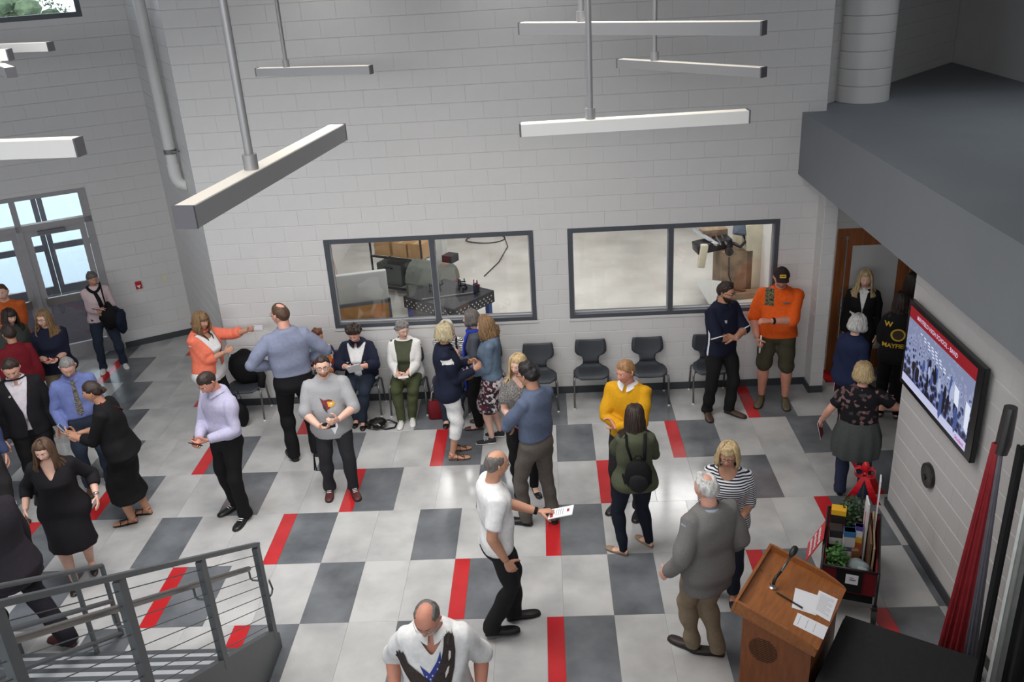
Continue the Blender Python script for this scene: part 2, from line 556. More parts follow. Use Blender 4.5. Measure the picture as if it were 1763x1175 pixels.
# ---- workshop beyond the windows
m_conc = mat('workshop_concrete', S(190, 187, 180), 0.32, var=0.20, scale=0.9, detail=10, col2=S(206, 204, 198), bump=0.02, bscale=3)
t = MB(); t.b2((-7.4, YW + 0.2, -0.2), (8.0, 22, -0.001))
structure(t.obj('floor_workshop', m_conc), 'polished concrete workshop floor')
t = MB(); t.b2((-6.3, 22, 0), (8, 22.2, 5.6)); structure(t.obj('wall_workshop_far', m_wall), 'pale far wall of the workshop')
t = MB(); t.b2((-4.5, 15.0, 0), (-4.28, 22, 5.6)); structure(t.obj('wall_workshop_left', m_wall), 'white block wall at the left of the workshop')
t = MB(); t.b2((3.62, 13.6, 0), (3.8, 22, 5.6)); structure(t.obj('wall_workshop_right', m_wall), 'pale wall at the right of the workshop')
t = MB(); t.b2((-4.46, YW + 0.2, 5.4), (8, 22, 5.6)); structure(t.obj('ceiling_workshop', m_ceil), 'workshop ceiling')

# ---- shop windows
for i, (x0, x1, xm) in enumerate(WIN):
    w = structure(link('window_%d' % (i + 1), None, None, (0, YW, 0)), 'wide two-pane workshop window in a dark metal frame, %s' % ('nearer the entrance' if i == 0 else 'nearer the wooden door'))
    F_ = 0.055
    fr = MB()
    ya, yb = -0.02, 0.16
    fr.b2((x0, ya, WZ0), (x0 + F_, yb, WZ1)); fr.b2((x1 - F_, ya, WZ0), (x1, yb, WZ1))
    fr.b2((x0 + F_, ya, WZ1 - F_), (x1 - F_, yb, WZ1)); fr.b2((x0 + F_, ya, WZ0), (x1 - F_, yb, WZ0 + F_))
    fr.obj('window_frame', m_frame, w)
    mu = MB(); mu.b2((xm - F_ / 2, ya + 0.004, WZ0 + F_), (xm + F_ / 2, yb - 0.004, WZ1 - F_)); mu.obj('mullion', m_frame, w)
    for a, b in ((x0 + F_, xm - F_ / 2), (xm + F_ / 2, x1 - F_)):
        g = MB(); g.b2((a, 0.068, WZ0 + F_), (b, 0.074, WZ1 - F_)); g.obj('pane', m_glass, w)
        st = MB(); s = 0.016
        st.b2((a, 0.045, WZ0 + F_), (b, 0.066, WZ0 + F_ + s)); st.b2((a, 0.045, WZ1 - F_ - s), (b, 0.066, WZ1 - F_))
        st.b2((a, 0.045, WZ0 + F_ + s), (a + s, 0.066, WZ1 - F_ - s)); st.b2((b - s, 0.045, WZ0 + F_ + s), (b, 0.066, WZ1 - F_ - s))
        st.obj('glazing_stop', m_alu, w)
# ================================================================== ENTRANCE, DOORS, FIXED ITEMS
def lwp(s, z=0.0, off=0.0):
    p = lw_o + lw_d * s + lw_n * off
    return Vector((p.x, p.y, z))


LWR = math.atan2(-lw_d.y, -lw_d.x)          # local x runs towards the inner corner, -y into the room


def lw_box(mb, s0, s1, z0, z1, f=0.03, b=-0.09, mi=0):
    a = [lwp(s0, z0, f), lwp(s1, z0, f), lwp(s1, z0, b), lwp(s0, z0, b)]
    mb.add([(*p[:2], z0) for p in a] + [(*p[:2], z1) for p in a], [(0, 3, 2, 1), (4, 5, 6, 7), (0, 1, 5, 4), (1, 2, 6, 5), (2, 3, 7, 6), (3, 0, 4, 7)], mi)


m_dglass = glass_mat('door_glass', (0.93, 0.96, 0.97, 1), 0.05)
m_steel = mat('brushed_steel', S(176, 174, 172), 0.3, 0.9)
m_black = mat('black_plastic', S(24, 24, 26), 0.45)


def storefront(name, label, off, posts, zh, zt, tb, leaf, dark, panic):
    root = structure(link(name, None), label)
    m = m_alud if dark else m_alu
    f0, b0 = off + 0.02, off - 0.10
    fr = MB()
    for s0, s1 in posts: lw_box(fr, s0, s1, 0, zh, f0, b0)
    lw_box(fr, posts[0][0], posts[-1][1], zh, zh + 0.06, f0, b0)
    if tb: lw_box(fr, posts[0][0], posts[-1][1], tb[0], tb[1], f0, b0)
    fr.obj('door_frame', m, root)
    for i in range(len(posts) - 1):
        a, b = posts[i][1], posts[i + 1][0]
        if tb:
            g = MB(); lw_box(g, a, b, tb[1], zh, off - 0.035, off - 0.041); g.obj('transom_pane', m_dglass, root)
        top = tb[0] if tb else zh
        n = leaf
        for k in range(n):
            u0 = a + (b - a) * k / n; u1 = a + (b - a) * (k + 1) / n
            lf = MB(); st = 0.095
            lw_box(lf, u0 + .004, u0 + st, 0.01, top - .005, off, off - 0.05); lw_box(lf, u1 - st, u1 - .004, 0.01, top - .005, off, off - 0.05)
            lw_box(lf, u0 + st, u1 - st, top - 0.10, top - .005, off, off - 0.05); lw_box(lf, u0 + st, u1 - st, 0.01, 0.26, off, off - 0.05)
            d = lf.obj('door_leaf', m, root)
            g = MB(); lw_box(g, u0 + st, u1 - st, 0.26, top - 0.10, off - 0.022, off - 0.028); g.obj('pane', m_dglass, d)
            if panic:
                h = MB(); lw_box(h, u0 + 0.06, u1 - 0.06, 0.98, 1.10, off + 0.05, off); h.obj('panic_bar', m_steel if not dark else m_alud, d)
            h = MB(); lw_box(h, u0 + 0.3, u1 - 0.2, top - 0.075, top - 0.02, off + 0.06, off); h.obj('door_closer', m_alud, d)
    return root


storefront('door_1', 'grey aluminium storefront doors with transom at the hall entrance', 0, [(1.14, 1.25), (2.13, 2.21), (3.09, 3.17), (4.05, 4.13), (5.01, 5.12)], 2.66, None or 2.66, (2.19, 2.28), 1, False, True)
storefront('door_2', 'outer vestibule doors seen through the entrance glass', -3.4, [(0.78, 0.86), (2.98, 3.08), (5.2, 5.3)], 2.2, 2.2, None, 2, True, True)
m_mat = mat('entrance_carpet', S(62, 50, 58), 0.95, var=0.25, scale=14)
t = MB(); lw_box(t, 0.4, 5.6, 0.001, 0.006, -0.12, -3.3); structure(t.obj('floor_vestibule', m_mat), 'dark maroon vestibule carpet')
t = MB(); lw_box(t, 0.4, 5.6, 2.75, 2.85, -0.2, -3.5); structure(t.obj('ceiling_vestibule', m_ceil), 'vestibule ceiling')
t = MB(); lw_box(t, 0.2, 0.4, 0, 2.85, -0.2, -3.6); lw_box(t, 5.6, 5.8, 0, 2.85, -0.2, -3.6); structure(t.obj('wall_vestibule', m_wall), 'vestibule side walls')
t = MB(); lw_box(t, 0.4, 0.78, 0, 2.85, -3.4, -3.5); lw_box(t, 5.3, 5.6, 0, 2.85, -3.4, -3.5); lw_box(t, .78, 5.3, 2.26, 2.85, -3.4, -3.5); structure(t.obj('wall_vestibule_front', m_alud), 'dark front of the vestibule')
# clerestory window
cw = structure(link('window_3', None), 'high clerestory window above the entrance')
fr = MB()
lw_box(fr, C0, C0 + 0.07, CZ0, CZ1, 0.0, -0.14); lw_box(fr, C1 - 0.07, C1, CZ0, CZ1, 0.0, -0.14); lw_box(fr, C0 + .07, C1 - .07, CZ0, CZ0 + 0.07, 0.0, -0.14); lw_box(fr, C0 + .07, C1 - .07, CZ1 - 0.07, CZ1, 0, -0.14); lw_box(fr, 2.6, 2.66, CZ0 + .07, CZ1 - .07, 0, -.14)
fr.obj('window_frame', m_frame, cw)
for a, b in ((C0 + .07, 2.6), (2.66, C1 - .07)):
    g = MB(); lw_box(g, a, b, CZ0 + .07, CZ1 - .07, -0.06, -0.066); g.obj('pane', m_glass, cw)

# outside: ground and trees
m_grd = mat('outdoor_paving', S(205, 212, 216), 0.6, var=0.05, scale=0.3)
t = MB(); t.add([(-160, 14, -0.25), (-2, 14, -0.25), (40, 160, -0.25), (-160, 160, -0.25)], [(0, 1, 2, 3)])
t.add([(-160, -40, -0.25), (-14, -40, -0.25), (-13, 14, -0.25), (-160, 14, -0.25)], [(0, 1, 2, 3)])
structure(t.obj('ground_outside', m_grd), 'pale paved ground outside the entrance')
m_leaf = mat('tree_leaves', S(74, 96, 70), 0.8, var=0.4, scale=1.2, col2=S(112, 130, 96))
m_bark = mat('tree_bark', S(88, 76, 66), 0.9)
TREE_L = ['leftmost green tree outside the high window', 'second green tree from the left outside the high window', 'third green tree from the left outside the high window', 'rightmost green tree outside the high window']
for k in range(4):
    s = 20.5 - k * 9.5
    base = lwp(0, 0, -75) + lw_d * s
    tr = thing('tree', TREE_L[k], 'tree', (base.x, base.y, -0.25), group='trees beyond the high window')
    tk = MB(); tk.tube([(0, 0, 0), (0.1, 0, 1.6), (0, 0.1, 3.0)], [0.3, 0.22, 0.14], 8); tk.obj('trunk', m_bark, tr, True)
    cr = MB()
    rr = random.Random(k)
    for j in range(26):
        a = rr.uniform(0, 2 * PI); q = rr.uniform(0.2, 2.8); z = rr.uniform(1.6, 4.6)
        q *= (1.1 - abs(z - 2.9) / 3.2)
        cr.sphere((q * math.cos(a) * 1.5, q * math.sin(a) * 1.5, z * 0.95), (rr.uniform(.6, 1.2), rr.uniform(.6, 1.2), rr.uniform(.5, .9)), 8)
    for j in range(500):
        a = rr.uniform(0, 2 * PI); z = rr.uniform(1.0, 5.0); q = 3.9 * (1.12 - abs(z - 2.9) / 3.2) * rr.uniform(.85, 1.1)
        p = Vector((q * math.cos(a), q * math.sin(a), z)); e1 = Vector((rr.uniform(-1, 1), rr.uniform(-1, 1), rr.uniform(-1, 1))).normalized() * .3; e2 = Vector((rr.uniform(-1, 1), rr.uniform(-1, 1), rr.uniform(-1, 1))).normalized() * .3
        cr.add([p, p + e1, p + e2], [(0, 1, 2)])
    cr.obj('crown', m_leaf, tr)

# fire alarm pull station, light switch
m_red = mat('alarm_red', S(176, 34, 36), 0.4)
m_white = mat('white_plastic', S(232, 231, 228), 0.4)
t = thing('fire_alarm_pull', 'red fire alarm pull station on the wall beside the entrance doors', 'fire alarm', lwp(0.704, 0.97, 0.013), LWR)
b = MB(); b.box((0, -0.02, 0.06), (0.095, 0.04, 0.125), bev=0.006); b.obj('housing', m_red, t)
b = MB(); b.box((0, -0.045, 0.052), (0.055, 0.012, 0.02), bev=0.003); b.box((0, -0.045, 0.035), (0.016, 0.012, 0.035), bev=0.003); b.obj('pull_handle', m_white, t)
t = thing('light_switch', 'ivory light switch plate on the wall right of the fire alarm', 'light switch', lwp(0.289, 1.0, 0.013), LWR)
b = MB(); b.box((0, -0.004, 0.06), (0.075, 0.008, 0.115), bev=0.002); b.obj('cover_plate', mat('ivory_plate', S(214, 208, 180), 0.5), t)
b = MB(); b.box((0, -0.012, 0.06), (0.012, 0.016, 0.026), bev=0.002); b.obj('toggle', m_white, t)

# drain pipe on the return wall
m_pipe = mat('painted_pipe', S(206, 205, 203), 0.4)
t = thing('drain_pipe', 'white painted drain pipe running down the slanted return wall', 'pipe', (-4.975, 11.86, 0))
b = MB(); b.cyl((0, 0, 3.3), (0, 0, 6.95), 0.075, 18); b.obj('pipe_run', m_pipe, t, 'auto')
b = MB(); b.tube([(0, 0, 3.34), (0.0, 0, 3.2), (0.012, 0, 3.12), (0.045, 0, 3.06), (0.12, 0.01, 3.03), (0.15, 0.01, 3.03)], [0.082, 0.082, 0.08, 0.08, 0.078, 0.078], 16); b.obj('elbow', m_pipe, t, 'auto')
b = MB(); b.tube([(0, 0, 3.47), (0, 0, 3.53)], 0.084, 18); b.box((0.08, -0.05, 3.5), (0.12, 0.03, 0.02)); b.obj('clamp', mat('pipe_clamp', S(120, 118, 116), .4, .6), t, 'auto')

# round column standing on the bulkhead
t = thing('round_column', 'round white masonry column standing on the grey bulkhead', 'column', (4.06, 11.84, BZ1))
for k in range(13):
    b = MB(); rr = 0.325
    b.lathe([(rr - 0.006, 0.001), (rr, 0.006), (rr, CH - 0.008), (rr - 0.006, CH - 0.002)], 40, c=(0, 0, k * CH)); b.obj('drum_course', m_wall, t, 'auto')

# wooden door leaves under the bulkhead
m_oak = mat('door_wood', S(150, 88, 48), 0.4, var=0.22, scale=4, stretch=(6, 6, 0.5), detail=6)
dr = structure(link('door_3', None, None, (3.84, 11.62, 0)), 'wooden double door with large glass panels under the bulkhead')
fm = MB(); fm.b2((0, -0.03, 0), (0.05, 0.06, 2.07)); fm.b2((0.05, -0.03, 2.02), (1.96, 0.06, 2.07)); fm.b2((1.96, -0.03, 0), (2.01, 0.06, 2.07)); fm.obj('door_frame', m_oak, dr)
for k in range(2):
    x0 = 0.055 + k * 0.955; x1 = x0 + 0.945
    lf = MB(); lf.b2((x0, -0.01, 0.01), (x0 + 0.16, 0.035, 2.015)); lf.b2((x1 - 0.16, -0.01, 0.01), (x1, 0.035, 2.015)); lf.b2((x0 + .16, -0.01, 1.83), (x1 - .16, 0.035, 2.015)); lf.b2((x0 + .16, -0.01, 0.01), (x1 - .16, 0.035, 0.30))
    d = lf.obj('door_leaf', m_oak, dr)
    g = MB(); g.b2((x0 + .16, 0.008, .30), (x1 - .16, 0.014, 1.83)); g.obj('pane', mat('dim_glass', S(118, 122, 122), 0.15, spec=0.6), d)
    h = MB(); xs = x0 + 0.075
    h.cyl((xs, -0.035, 0.35), (xs, -0.035, 1.97), 0.011, 8); h.box((xs, -0.022, 1.95), (0.04, 0.03, 0.05)); h.box((xs, -0.022, 1.2), (0.04, 0.03, 0.05)); h.obj('vertical_rod', m_steel, d, 'auto')
    h = MB(); h.box((xs, -0.022, 0.95), (0.055, 0.025, 0.24), bev=.005); h.tube([(xs, -0.04, .96), (xs, -0.09, .96), (xs + 0.1, -0.09, .96)], .012, 8); h.obj('handle', m_steel, d, 'auto')

# ------------------------------------------------------------------ suspended light bars
m_bar = mat('light_bar_metal', S(150, 149, 150), 0.45, 0.35)
m_bar_lit = mat('light_bar_lit', S(225, 222, 218), 0.45)  # light falling on the housing is painted into this paler colour
m_cap = mat('light_bar_cap', S(96, 94, 98), 0.5, 0.2)
m_lens = mat('light_bar_lens', S(236, 230, 218), 0.5, emit=0.12)


def light_bar(p, q, label, fr, w=0.088, hgt=0.088, white=False, top=ZT - .03):  # white picks the housing colour with the light painted in
    """bar between the upper edges p and q; stem at fraction fr"""
    p, q = Vector(p), Vector(q)
    d = (q - p); L = d.length; ang = math.atan2(d.y, d.x)
    slope = math.atan2(d.z, math.hypot(d.x, d.y))
    t = thing('light_bar', label, 'pendant light', p, ang, 'suspended light bars')
    t.rotation_euler = Euler((0, -slope, ang), 'XYZ')
    b = MB(); b.b2((0.012, -w / 2, -hgt), (L - 0.012, w / 2, -0.004)); b.obj('housing', m_bar_lit if white else m_bar, t)
    b = MB(); b.b2((0.02, -w / 2 + 0.006, -0.004), (L - 0.02, w / 2 - 0.006, 0.0)); b.obj('lens', m_lens, t)
    for x in (0, L - 0.012):
        b = MB(); b.b2((x, -w / 2 - .001, -hgt - .001), (x + 0.012, w / 2 + .001, 0.001)); b.obj('end_cap', m_cap, t)
    b = MB(); b.cyl((L * fr, 0, 0.0), (L * fr, 0, top - p.z - d.z * fr), 0.021, 12); b.obj('stem', m_bar, t, 'auto')
    b = MB(); b.cyl((L * fr, 0, 0.0), (L * fr, 0, 0.075), 0.036, 14); b.obj('stem_collar', m_bar, t, 'auto')
    return t


light_bar((-0.140, 7.325, 5.2), (1.467, 6.234, 5.2), 'long grey light bar hanging at the top, nearest the frame edge', 0.28)
light_bar((-0.17, 6.35, 4.605), (1.435, 6.42, 4.605), 'brightly lit light bar, lowest of the three at right', 0.31, white=True)
light_bar((0.72, 8.64, 4.74), (1.785, 7.52, 4.74), 'short light bar sloping down to the right at top right', 0.27, w=.08, hgt=.08)
light_bar((-3.02, 9.85, 4.71), (-1.73, 9.50, 4.71), 'small level light bar in front of the wall at upper left', 0.27, w=.08, hgt=.085)
light_bar((-1.55, 3.70, 4.80), (-1.26, 5.56, 4.80), 'large near light bar with a thick stem pointing at the viewer', 0.36, w=0.10, hgt=0.10)
light_bar((-7.6, 10.1, 5.12), (-4.92, 9.38, 5.12), 'thin lit light bar under the high window at upper left', 0.1, white=True)
light_bar((-4.4, 5.75, 4.79), (-2.92, 5.62, 4.79), 'lit light bar in front of the entrance doors', 0.1, w=.1, hgt=.115, white=True)
light_bar((-6.6, 8.70, 5.12), (-4.99, 8.74, 5.12), 'end of a pale light bar at the left frame edge', 0.1, white=True, w=.1, hgt=.1)
light_bar((-5.75, 9.55, 5.0), (-4.73, 8.22, 5.0), 'dark ended light bar tip at the left frame edge', 0.1)

# ------------------------------------------------------------------ stairs
m_rail = mat('rail_paint', S(84, 88, 90), 0.45, 0.1, var=0.04)
m_tread = mat('stair_tread', S(168, 170, 174), 0.4, var=0.10, scale=5)
m_nose = mat('stair_nosing', S(66, 70, 74), 0.6)
SX0, SX1, SY, SZ = -5.0, -2.64, 6.15, 0.63
t = thing('staircase', 'grey metal staircase coming down at the lower left', 'staircase', (0, 0, 0))
NSTEP = 14
for k in range(NSTEP):
    y = SY - 0.28 * k; z = 0.172 * (k + 1)
    b = MB(); b.b2((SX0, y - 0.30, z - 0.045), (SX1, y - 0.052, z)); b.obj('tread', m_tread, t)
    b = MB(); b.b2((SX0, y - 0.052, z - 0.045), (SX1, y, z + 0.001)); b.obj('nosing', m_nose, t)
    b = MB(); b.b2((SX0, y - 0.062, z - 0.172), (SX1, y - 0.05, z - 0.045)); b.obj('riser', m_tread, t)
for x in (SX0 - 0.03, SX1 + 0.03):
    b = MB(); yE = SY - 0.28 * NSTEP
    prof = [(SY + 0.20, 0), (SY + 0.20, 0.16), (SY + 0.06, 0.30), (yE, 0.30 + (SY + 0.06 - yE) * 0.614), (yE, -0.12 + (SY - yE) * 0.614), (SY - 0.2, 0)]
    b.add([(x - 0.03, p[0], p[1]) for p in prof] + [(x + 0.03, p[0], p[1]) for p in prof],
          [tuple(range(5, -1, -1)), tuple(range(6, 12))] + [(i, (i + 1) % 6, 6 + (i + 1) % 6, 6 + i) for i in range(6)])
    b.obj('stringer', m_rail, t)
# balustrade on the near stringer
t = thing('stair_balustrade', 'dark grey balustrade with wire cables on the near side of the stairs', 'railing', (-2.60, 6.26, 0))
slp = 0.63
ztop = lambda d: 1.19 + slp * d
posts = [0, 1.02, 2.05, 3.05, 4.05]
for d in posts:
    b = MB(); b.b2((-0.022, -d - 0.04, 0.20 + d * 0.614), (0.022, -d + 0.04, ztop(d) - 0.012)); b.obj('post', m_rail, t)
b = MB()
ang = math.atan(slp); Ltop = 4.3 / math.cos(ang)
b.box((0, -2.11, ztop(2.11) + 0.005), (0.055, Ltop, 0.034), rot=Euler((-ang, 0, 0)), bev=0.004); b.obj('top_rail', m_rail, t)
b = MB(); pts = [(-0.115, 0.05 - d, ztop(d) - 0.28) for d in np.linspace(0.02, 4.2, 8)]
b.tube(pts, 0.024, 12); b.obj('handrail', mat('handrail_steel', S(140, 136, 130), 0.35, 0.7), t, 'auto')
for d in posts:
    b = MB(); z = ztop(d) - 0.28
    b.tube([(-0.115, -d + 0.03, z - .02), (-0.115, -d + 0.03, z - 0.09), (-0.10, -d + 0.03, z - 0.11), (-0.02, -d + 0.02, z - 0.11)], 0.009, 8); b.obj('handrail_bracket', m_rail, t, 'auto')
for k in range(8):
    dz = 0.10 + 0.108 * k
    b = MB(); b.cyl((0, -0.0, ztop(0) - dz), (0, -4.2, ztop(4.2) - dz), 0.0035, 6); b.obj('cable', m_rail, t)
b = MB(); b.tube([(0.02, 0.09, .75), (0.02, 0.13, .62), (0.02, .09, .60), (0.02, .045, .61)], .009, 8); b.obj('cable_bracket', m_rail, t, 'auto')
# inner pipe railing
t = thing('stair_pipe_railing', 'grey pipe railing with three rails in the middle of the stairs', 'railing', (-4.17, 6.56, 0))
sl2 = 0.63
for z in (0.80, 0.40, 0.02):
    b = MB(); b.tube([(0, 0, z), (0, -1.3, z + sl2 * 1.3), (0, -2.6, z + sl2 * 2.6)], 0.022, 10); b.obj('rail', m_rail, t, 'auto')
b = MB(); b.cyl((0, 0, 0.0), (0, 0, 0.80), 0.022, 10); b.obj('post', m_rail, t, 'auto')
for d in (0.42, 1.45, 2.45):
    b = MB(); b.cyl((0, -d, 0.0 if d < .5 else sl2 * d - .12), (0, -d, 0.80 + sl2 * d), 0.022, 10); b.obj('post', m_rail, t, 'auto')
# ================================================================== FURNITURE AND OBJECTS
# ---- stacking chair
m_shell = mat('chair_shell', S(54, 58, 64), 0.5, var=0.05)
m_leg = mat('chair_leg_metal', S(128, 128, 128), 0.3, 0.75)


def make_chair(label):
    t = thing('chair', label, 'chair', group='charcoal chairs along the wall')
    # path of the shell from the front lip to the top of the back (y forward is -)
    path = [(-0.235, 0.432, 0.30), (-0.215, 0.452, 0.40), (-0.16, 0.458, 0.455), (-0.06, 0.452, 0.47), (0.05, 0.446, 0.455), (0.13, 0.450, 0.40), (0.175, 0.462, 0.31), (0.205, 0.492, 0.225), (0.222, 0.540, 0.205),
            (0.236, 0.585, 0.235), (0.25, 0.615, 0.37), (0.262, 0.655, 0.425), (0.278, 0.72, 0.425), (0.294, 0.785, 0.405), (0.300, 0.81, 0.385)]
    path = [(y * 0.80 if y > 0 else y, z, w) for (y, z, w) in path]
    nx = 9; th = 0.012

    def strip(pp):
        b = MB(); top, bot = [], []
        for i, (y, z, w) in enumerate(pp):
            a = pp[max(i - 1, 0)]; c = pp[min(i + 1, len(pp) - 1)]
            ty, tz = c[0] - a[0], c[1] - a[1]; l = math.hypot(ty, tz); ny, nz = -tz / l, ty / l
            r1, r2 = [], []
            back = z > 0.6
            for k in range(nx):
                u = -1 + 2 * k / (nx - 1)
                x = u * w / 2
                cv = (0.030 if back else 0.012) * u * u * (w / 0.45)
                yy = y + ny * cv; zz = z + nz * cv
                if back and i >= len(pp) - 2: zz += 0.012 * u * u
                r1.append((x, yy + ny * th / 2, zz + nz * th / 2)); r2.append((x, yy - ny * th / 2, zz - nz * th / 2))
            top.append(r1 + r2[::-1])
        b.rings(top)
        return b
    strip(path[:8]).obj('seat', m_shell, t, True)
    strip(path[7:]).obj('backrest', m_shell, t, True)
    for s in (-1, 1):
        b = MB(); b.tube([(s * 0.13, -0.10, 0.425), (s * 0.215, -0.13, 0.43), (s * 0.238, -0.16, 0.415), (s * 0.242, -0.17, 0.38), (s * 0.245, -0.225, 0.02)], 0.0135, 8)
        lg = b.obj('leg', m_leg, t, True)
        b = MB(); b.lathe([(0.016, 0), (0.018, 0.004), (0.016, 0.02)], 10, c=(s * 0.245, -0.226, 0)); b.obj('glide', m_white, lg)
        b = MB(); b.tube([(s * 0.13, 0.06, 0.425), (s * 0.205, 0.10, 0.43), (s * 0.225, 0.13, 0.41), (s * 0.228, 0.14, 0.38), (s * 0.235, 0.215, 0.02)], 0.0135, 8)
        lg = b.obj('leg', m_leg, t, True)
        b = MB(); b.lathe([(0.016, 0), (0.018, 0.004), (0.016, 0.02)], 10, c=(s * 0.235, 0.216, 0)); b.obj('glide', m_white, lg)
    b = MB(); b.tube([(-0.13, -0.10, 0.425), (-0.13, 0.06, 0.425), (0.13, 0.06, 0.425), (0.13, -0.10, 0.425)], 0.010, 8); b.obj('seat_frame', m_leg, t, True)
    return t


chair0 = make_chair('empty charcoal chair, second of the empty row under the right window')
CH_Y = 10.94
chairs = [(0.51, CH_Y, 0, None), (1.275, CH_Y, 0, 'empty charcoal chair behind the man in mustard yellow'), (-0.20, CH_Y - 0.06, 0, 'empty charcoal chair behind the couple with crossed arms'),
          (2.09, CH_Y + 0.01, 0, 'empty charcoal chair behind the man in the navy polo'), (-0.90, CH_Y, 0, 'charcoal chair hidden behind the woman in the denim jacket'), (-1.40, CH_Y - 0.04, 0, 'charcoal chair with the woman in the zebra print blouse'),
          (-1.97, CH_Y - 0.02, 0, 'charcoal chair with the woman in the white cardigan'), (-2.60, CH_Y, 0, 'charcoal chair with the woman in the navy jacket'), (-3.14, CH_Y, 0, 'charcoal chair with the woman in the colourful blouse'),
          (-4.22, CH_Y + 0.0, 2, 'charcoal chair with a black coat over it at the wall corner')]
for i, (x, y, a, lb) in enumerate(chairs):
    o = chair0 if i == 0 else copy_tree(chair0)
    o.location = (x, y, 0); o.rotation_euler = (0, 0, R(a))
    if lb: o['label'] = lb

# ---- lectern
m_oakl = mat('lectern_wood', S(150, 92, 48), 0.38, var=0.16, scale=5, stretch=(1.2, 8, 8), detail=6)
m_oakd = mat('lectern_side_wood', S(132, 76, 40), 0.42, var=0.16, scale=5, stretch=(8, 8, 1.2), detail=6)
LEC = thing('lectern', 'wooden lectern with a slanted top and side speaker grille', 'lectern', (1.745, 5.54, 0), R(58.2))
sl = math.atan2(0.15, 0.60)
zl = lambda y: 1.075 + y * 0.25
b = MB(); b.add([(-0.36, -0.26, 0.05), (0.36, -0.26, 0.05), (0.36, 0.26, 0.05), (-0.36, 0.26, 0.05), (-0.36, -0.26, zl(-0.26) - 0.02), (0.36, -0.26, zl(-0.26) - 0.02), (0.36, 0.26, zl(0.26) - 0.02), (-0.36, 0.26, zl(0.26) - 0.02)],
                [(0, 3, 2, 1), (4, 5, 6, 7), (0, 1, 5, 4), (1, 2, 6, 5), (2, 3, 7, 6), (3, 0, 4, 7)]); b.obj('body', m_oakd, LEC)
b = MB(); b.box((0, 0, 0.03), (0.76, 0.56, 0.06), bev=0.01); b.obj('plinth', m_oakd, LEC)
b = MB(); b.box((0, 0, 1.075 - 0.008), (0.76, 0.63, 0.022), rot=Euler((sl, 0, 0))); b.obj('reading_board', m_oakl, LEC)
b = MB(); b.box((0, 0.318, zl(0.318) - 0.005), (0.80, 0.022, 0.115), rot=Euler((sl, 0, 0)), bev=0.004); b.obj('front_rim', m_oakl, LEC)
for s in (-1, 1):
    b = MB(); prof = [(-0.315, -0.055), (0.315, -0.055), (0.315, 0.055), (-0.12, 0.05), (-0.22, 0.03), (-0.29, 0.008), (-0.315, -0.01)]
    M = Matrix.Rotation(sl, 3, 'X')
    pts = [[Vector((s * 0.39 + dx, 0, 1.075)) + M @ Vector((0, p[0], p[1])) for p in prof] for dx in (-0.011, 0.011)]
    n = len(prof); b.add(pts[0] + pts[1], [tuple(range(n)), tuple(range(2 * n - 1, n - 1, -1))] + [(i, n + i, n + (i + 1) % n, (i + 1) % n) for i in range(n)])
    b.obj('side_rim', m_oakl, LEC)
gr = MB()
for j in range(13):
    z = 0.80 + (j - 6) * 0.0165; hw = math.sqrt(max(0.11 ** 2 - ((j - 6) * 0.0165) ** 2, 0.0004))
    gr.b2((-0.363, 0.09 - hw, z - 0.0035), (-0.3595, 0.09 + hw, z + 0.0035))
gr.obj('speaker_grille', mat('grille_slots', S(60, 38, 24), 0.8), LEC)
for (x, y) in ((0.10, 0.213), (0.288, -0.248), (-0.335, -0.269)):
    b = MB(); b.cyl((x, y, zl(y) - .002), (x, y, zl(y) + 0.007), 0.006, 8); b.obj('screw', m_steel, LEC)


def LW_(p): return LEC.matrix_basis @ Vector(p)


LEC_M = Matrix.Translation((1.745, 5.54, 0)) @ Matrix.Rotation(R(58.2), 4, 'Z')
t = thing('gooseneck_microphone', 'black gooseneck microphone mounted on the lectern board', 'microphone', LEC_M @ Vector((-0.01, 0.15, zl(0.15) + 0.004)), R(58.2))
b = MB(); b.lathe([(0.03, 0), (0.03, 0.006), (0.016, 0.012), (0.013, 0.03)], 16); b.obj('base_flange', m_steel, t, 'auto')
b = MB(); b.tube([(0, 0, 0.02), (0.01, -0.004, 0.06), (0.03, -0.01, 0.08), (0.10, -0.03, 0.10)], [0.013, 0.013, 0.012, 0.009], 10); b.obj('swivel', m_black, t, True)
b = MB(); b.tube([(0.09, -0.028, 0.10), (0.16, -0.04, 0.125), (0.235, -0.052, 0.155)], 0.010, 10); b.obj('gooseneck', mat('gunmetal', S(110, 110, 112), 0.3, .8), t, True)
b = MB(); b.tube([(0.23, -0.05, 0.152), (0.26, -0.055, 0.166), (0.285, -0.06, 0.178), (0.315, -0.065, 0.19), (0.325, -0.067, 0.194)], [0.012, 0.024, 0.028, 0.024, 0.010], 12); b.obj('capsule', m_black, t, True)
b = MB(); b.tube([(0.0, 0.01, 0.012), (0.05, 0.05, 0.004), (0.10, 0.10, 0.02), (0.12, 0.14, 0.035)], 0.003, 6); b.obj('cable', m_black, t, True)
t = thing('pen', 'dark pen with a clip lying across the lectern papers', 'pen', LEC_M @ Vector((-0.06, 0.0, zl(0.0))), R(58.2))
b = MB(); p0, p1 = Vector((0.012, 0.115, zl(.117) - zl(0) + .013)), Vector((-0.011, -0.10, zl(-.1) - zl(0) + .016))
b.tube([p0, p0.lerp(p1, .07), p1], [.002, .006, .006], 10); b.obj('barrel', m_black, t, True)
b = MB(); b.tube([p0.lerp(p1, .62) + Vector((0, 0, .008)), p1 + Vector((0, 0, .008))], .003, 6); b.obj('clip', m_steel, t, True)
m_paper = mat('paper', S(232, 232, 236), 0.7)
m_ink = mat('ink', S(120, 122, 132), 0.8)


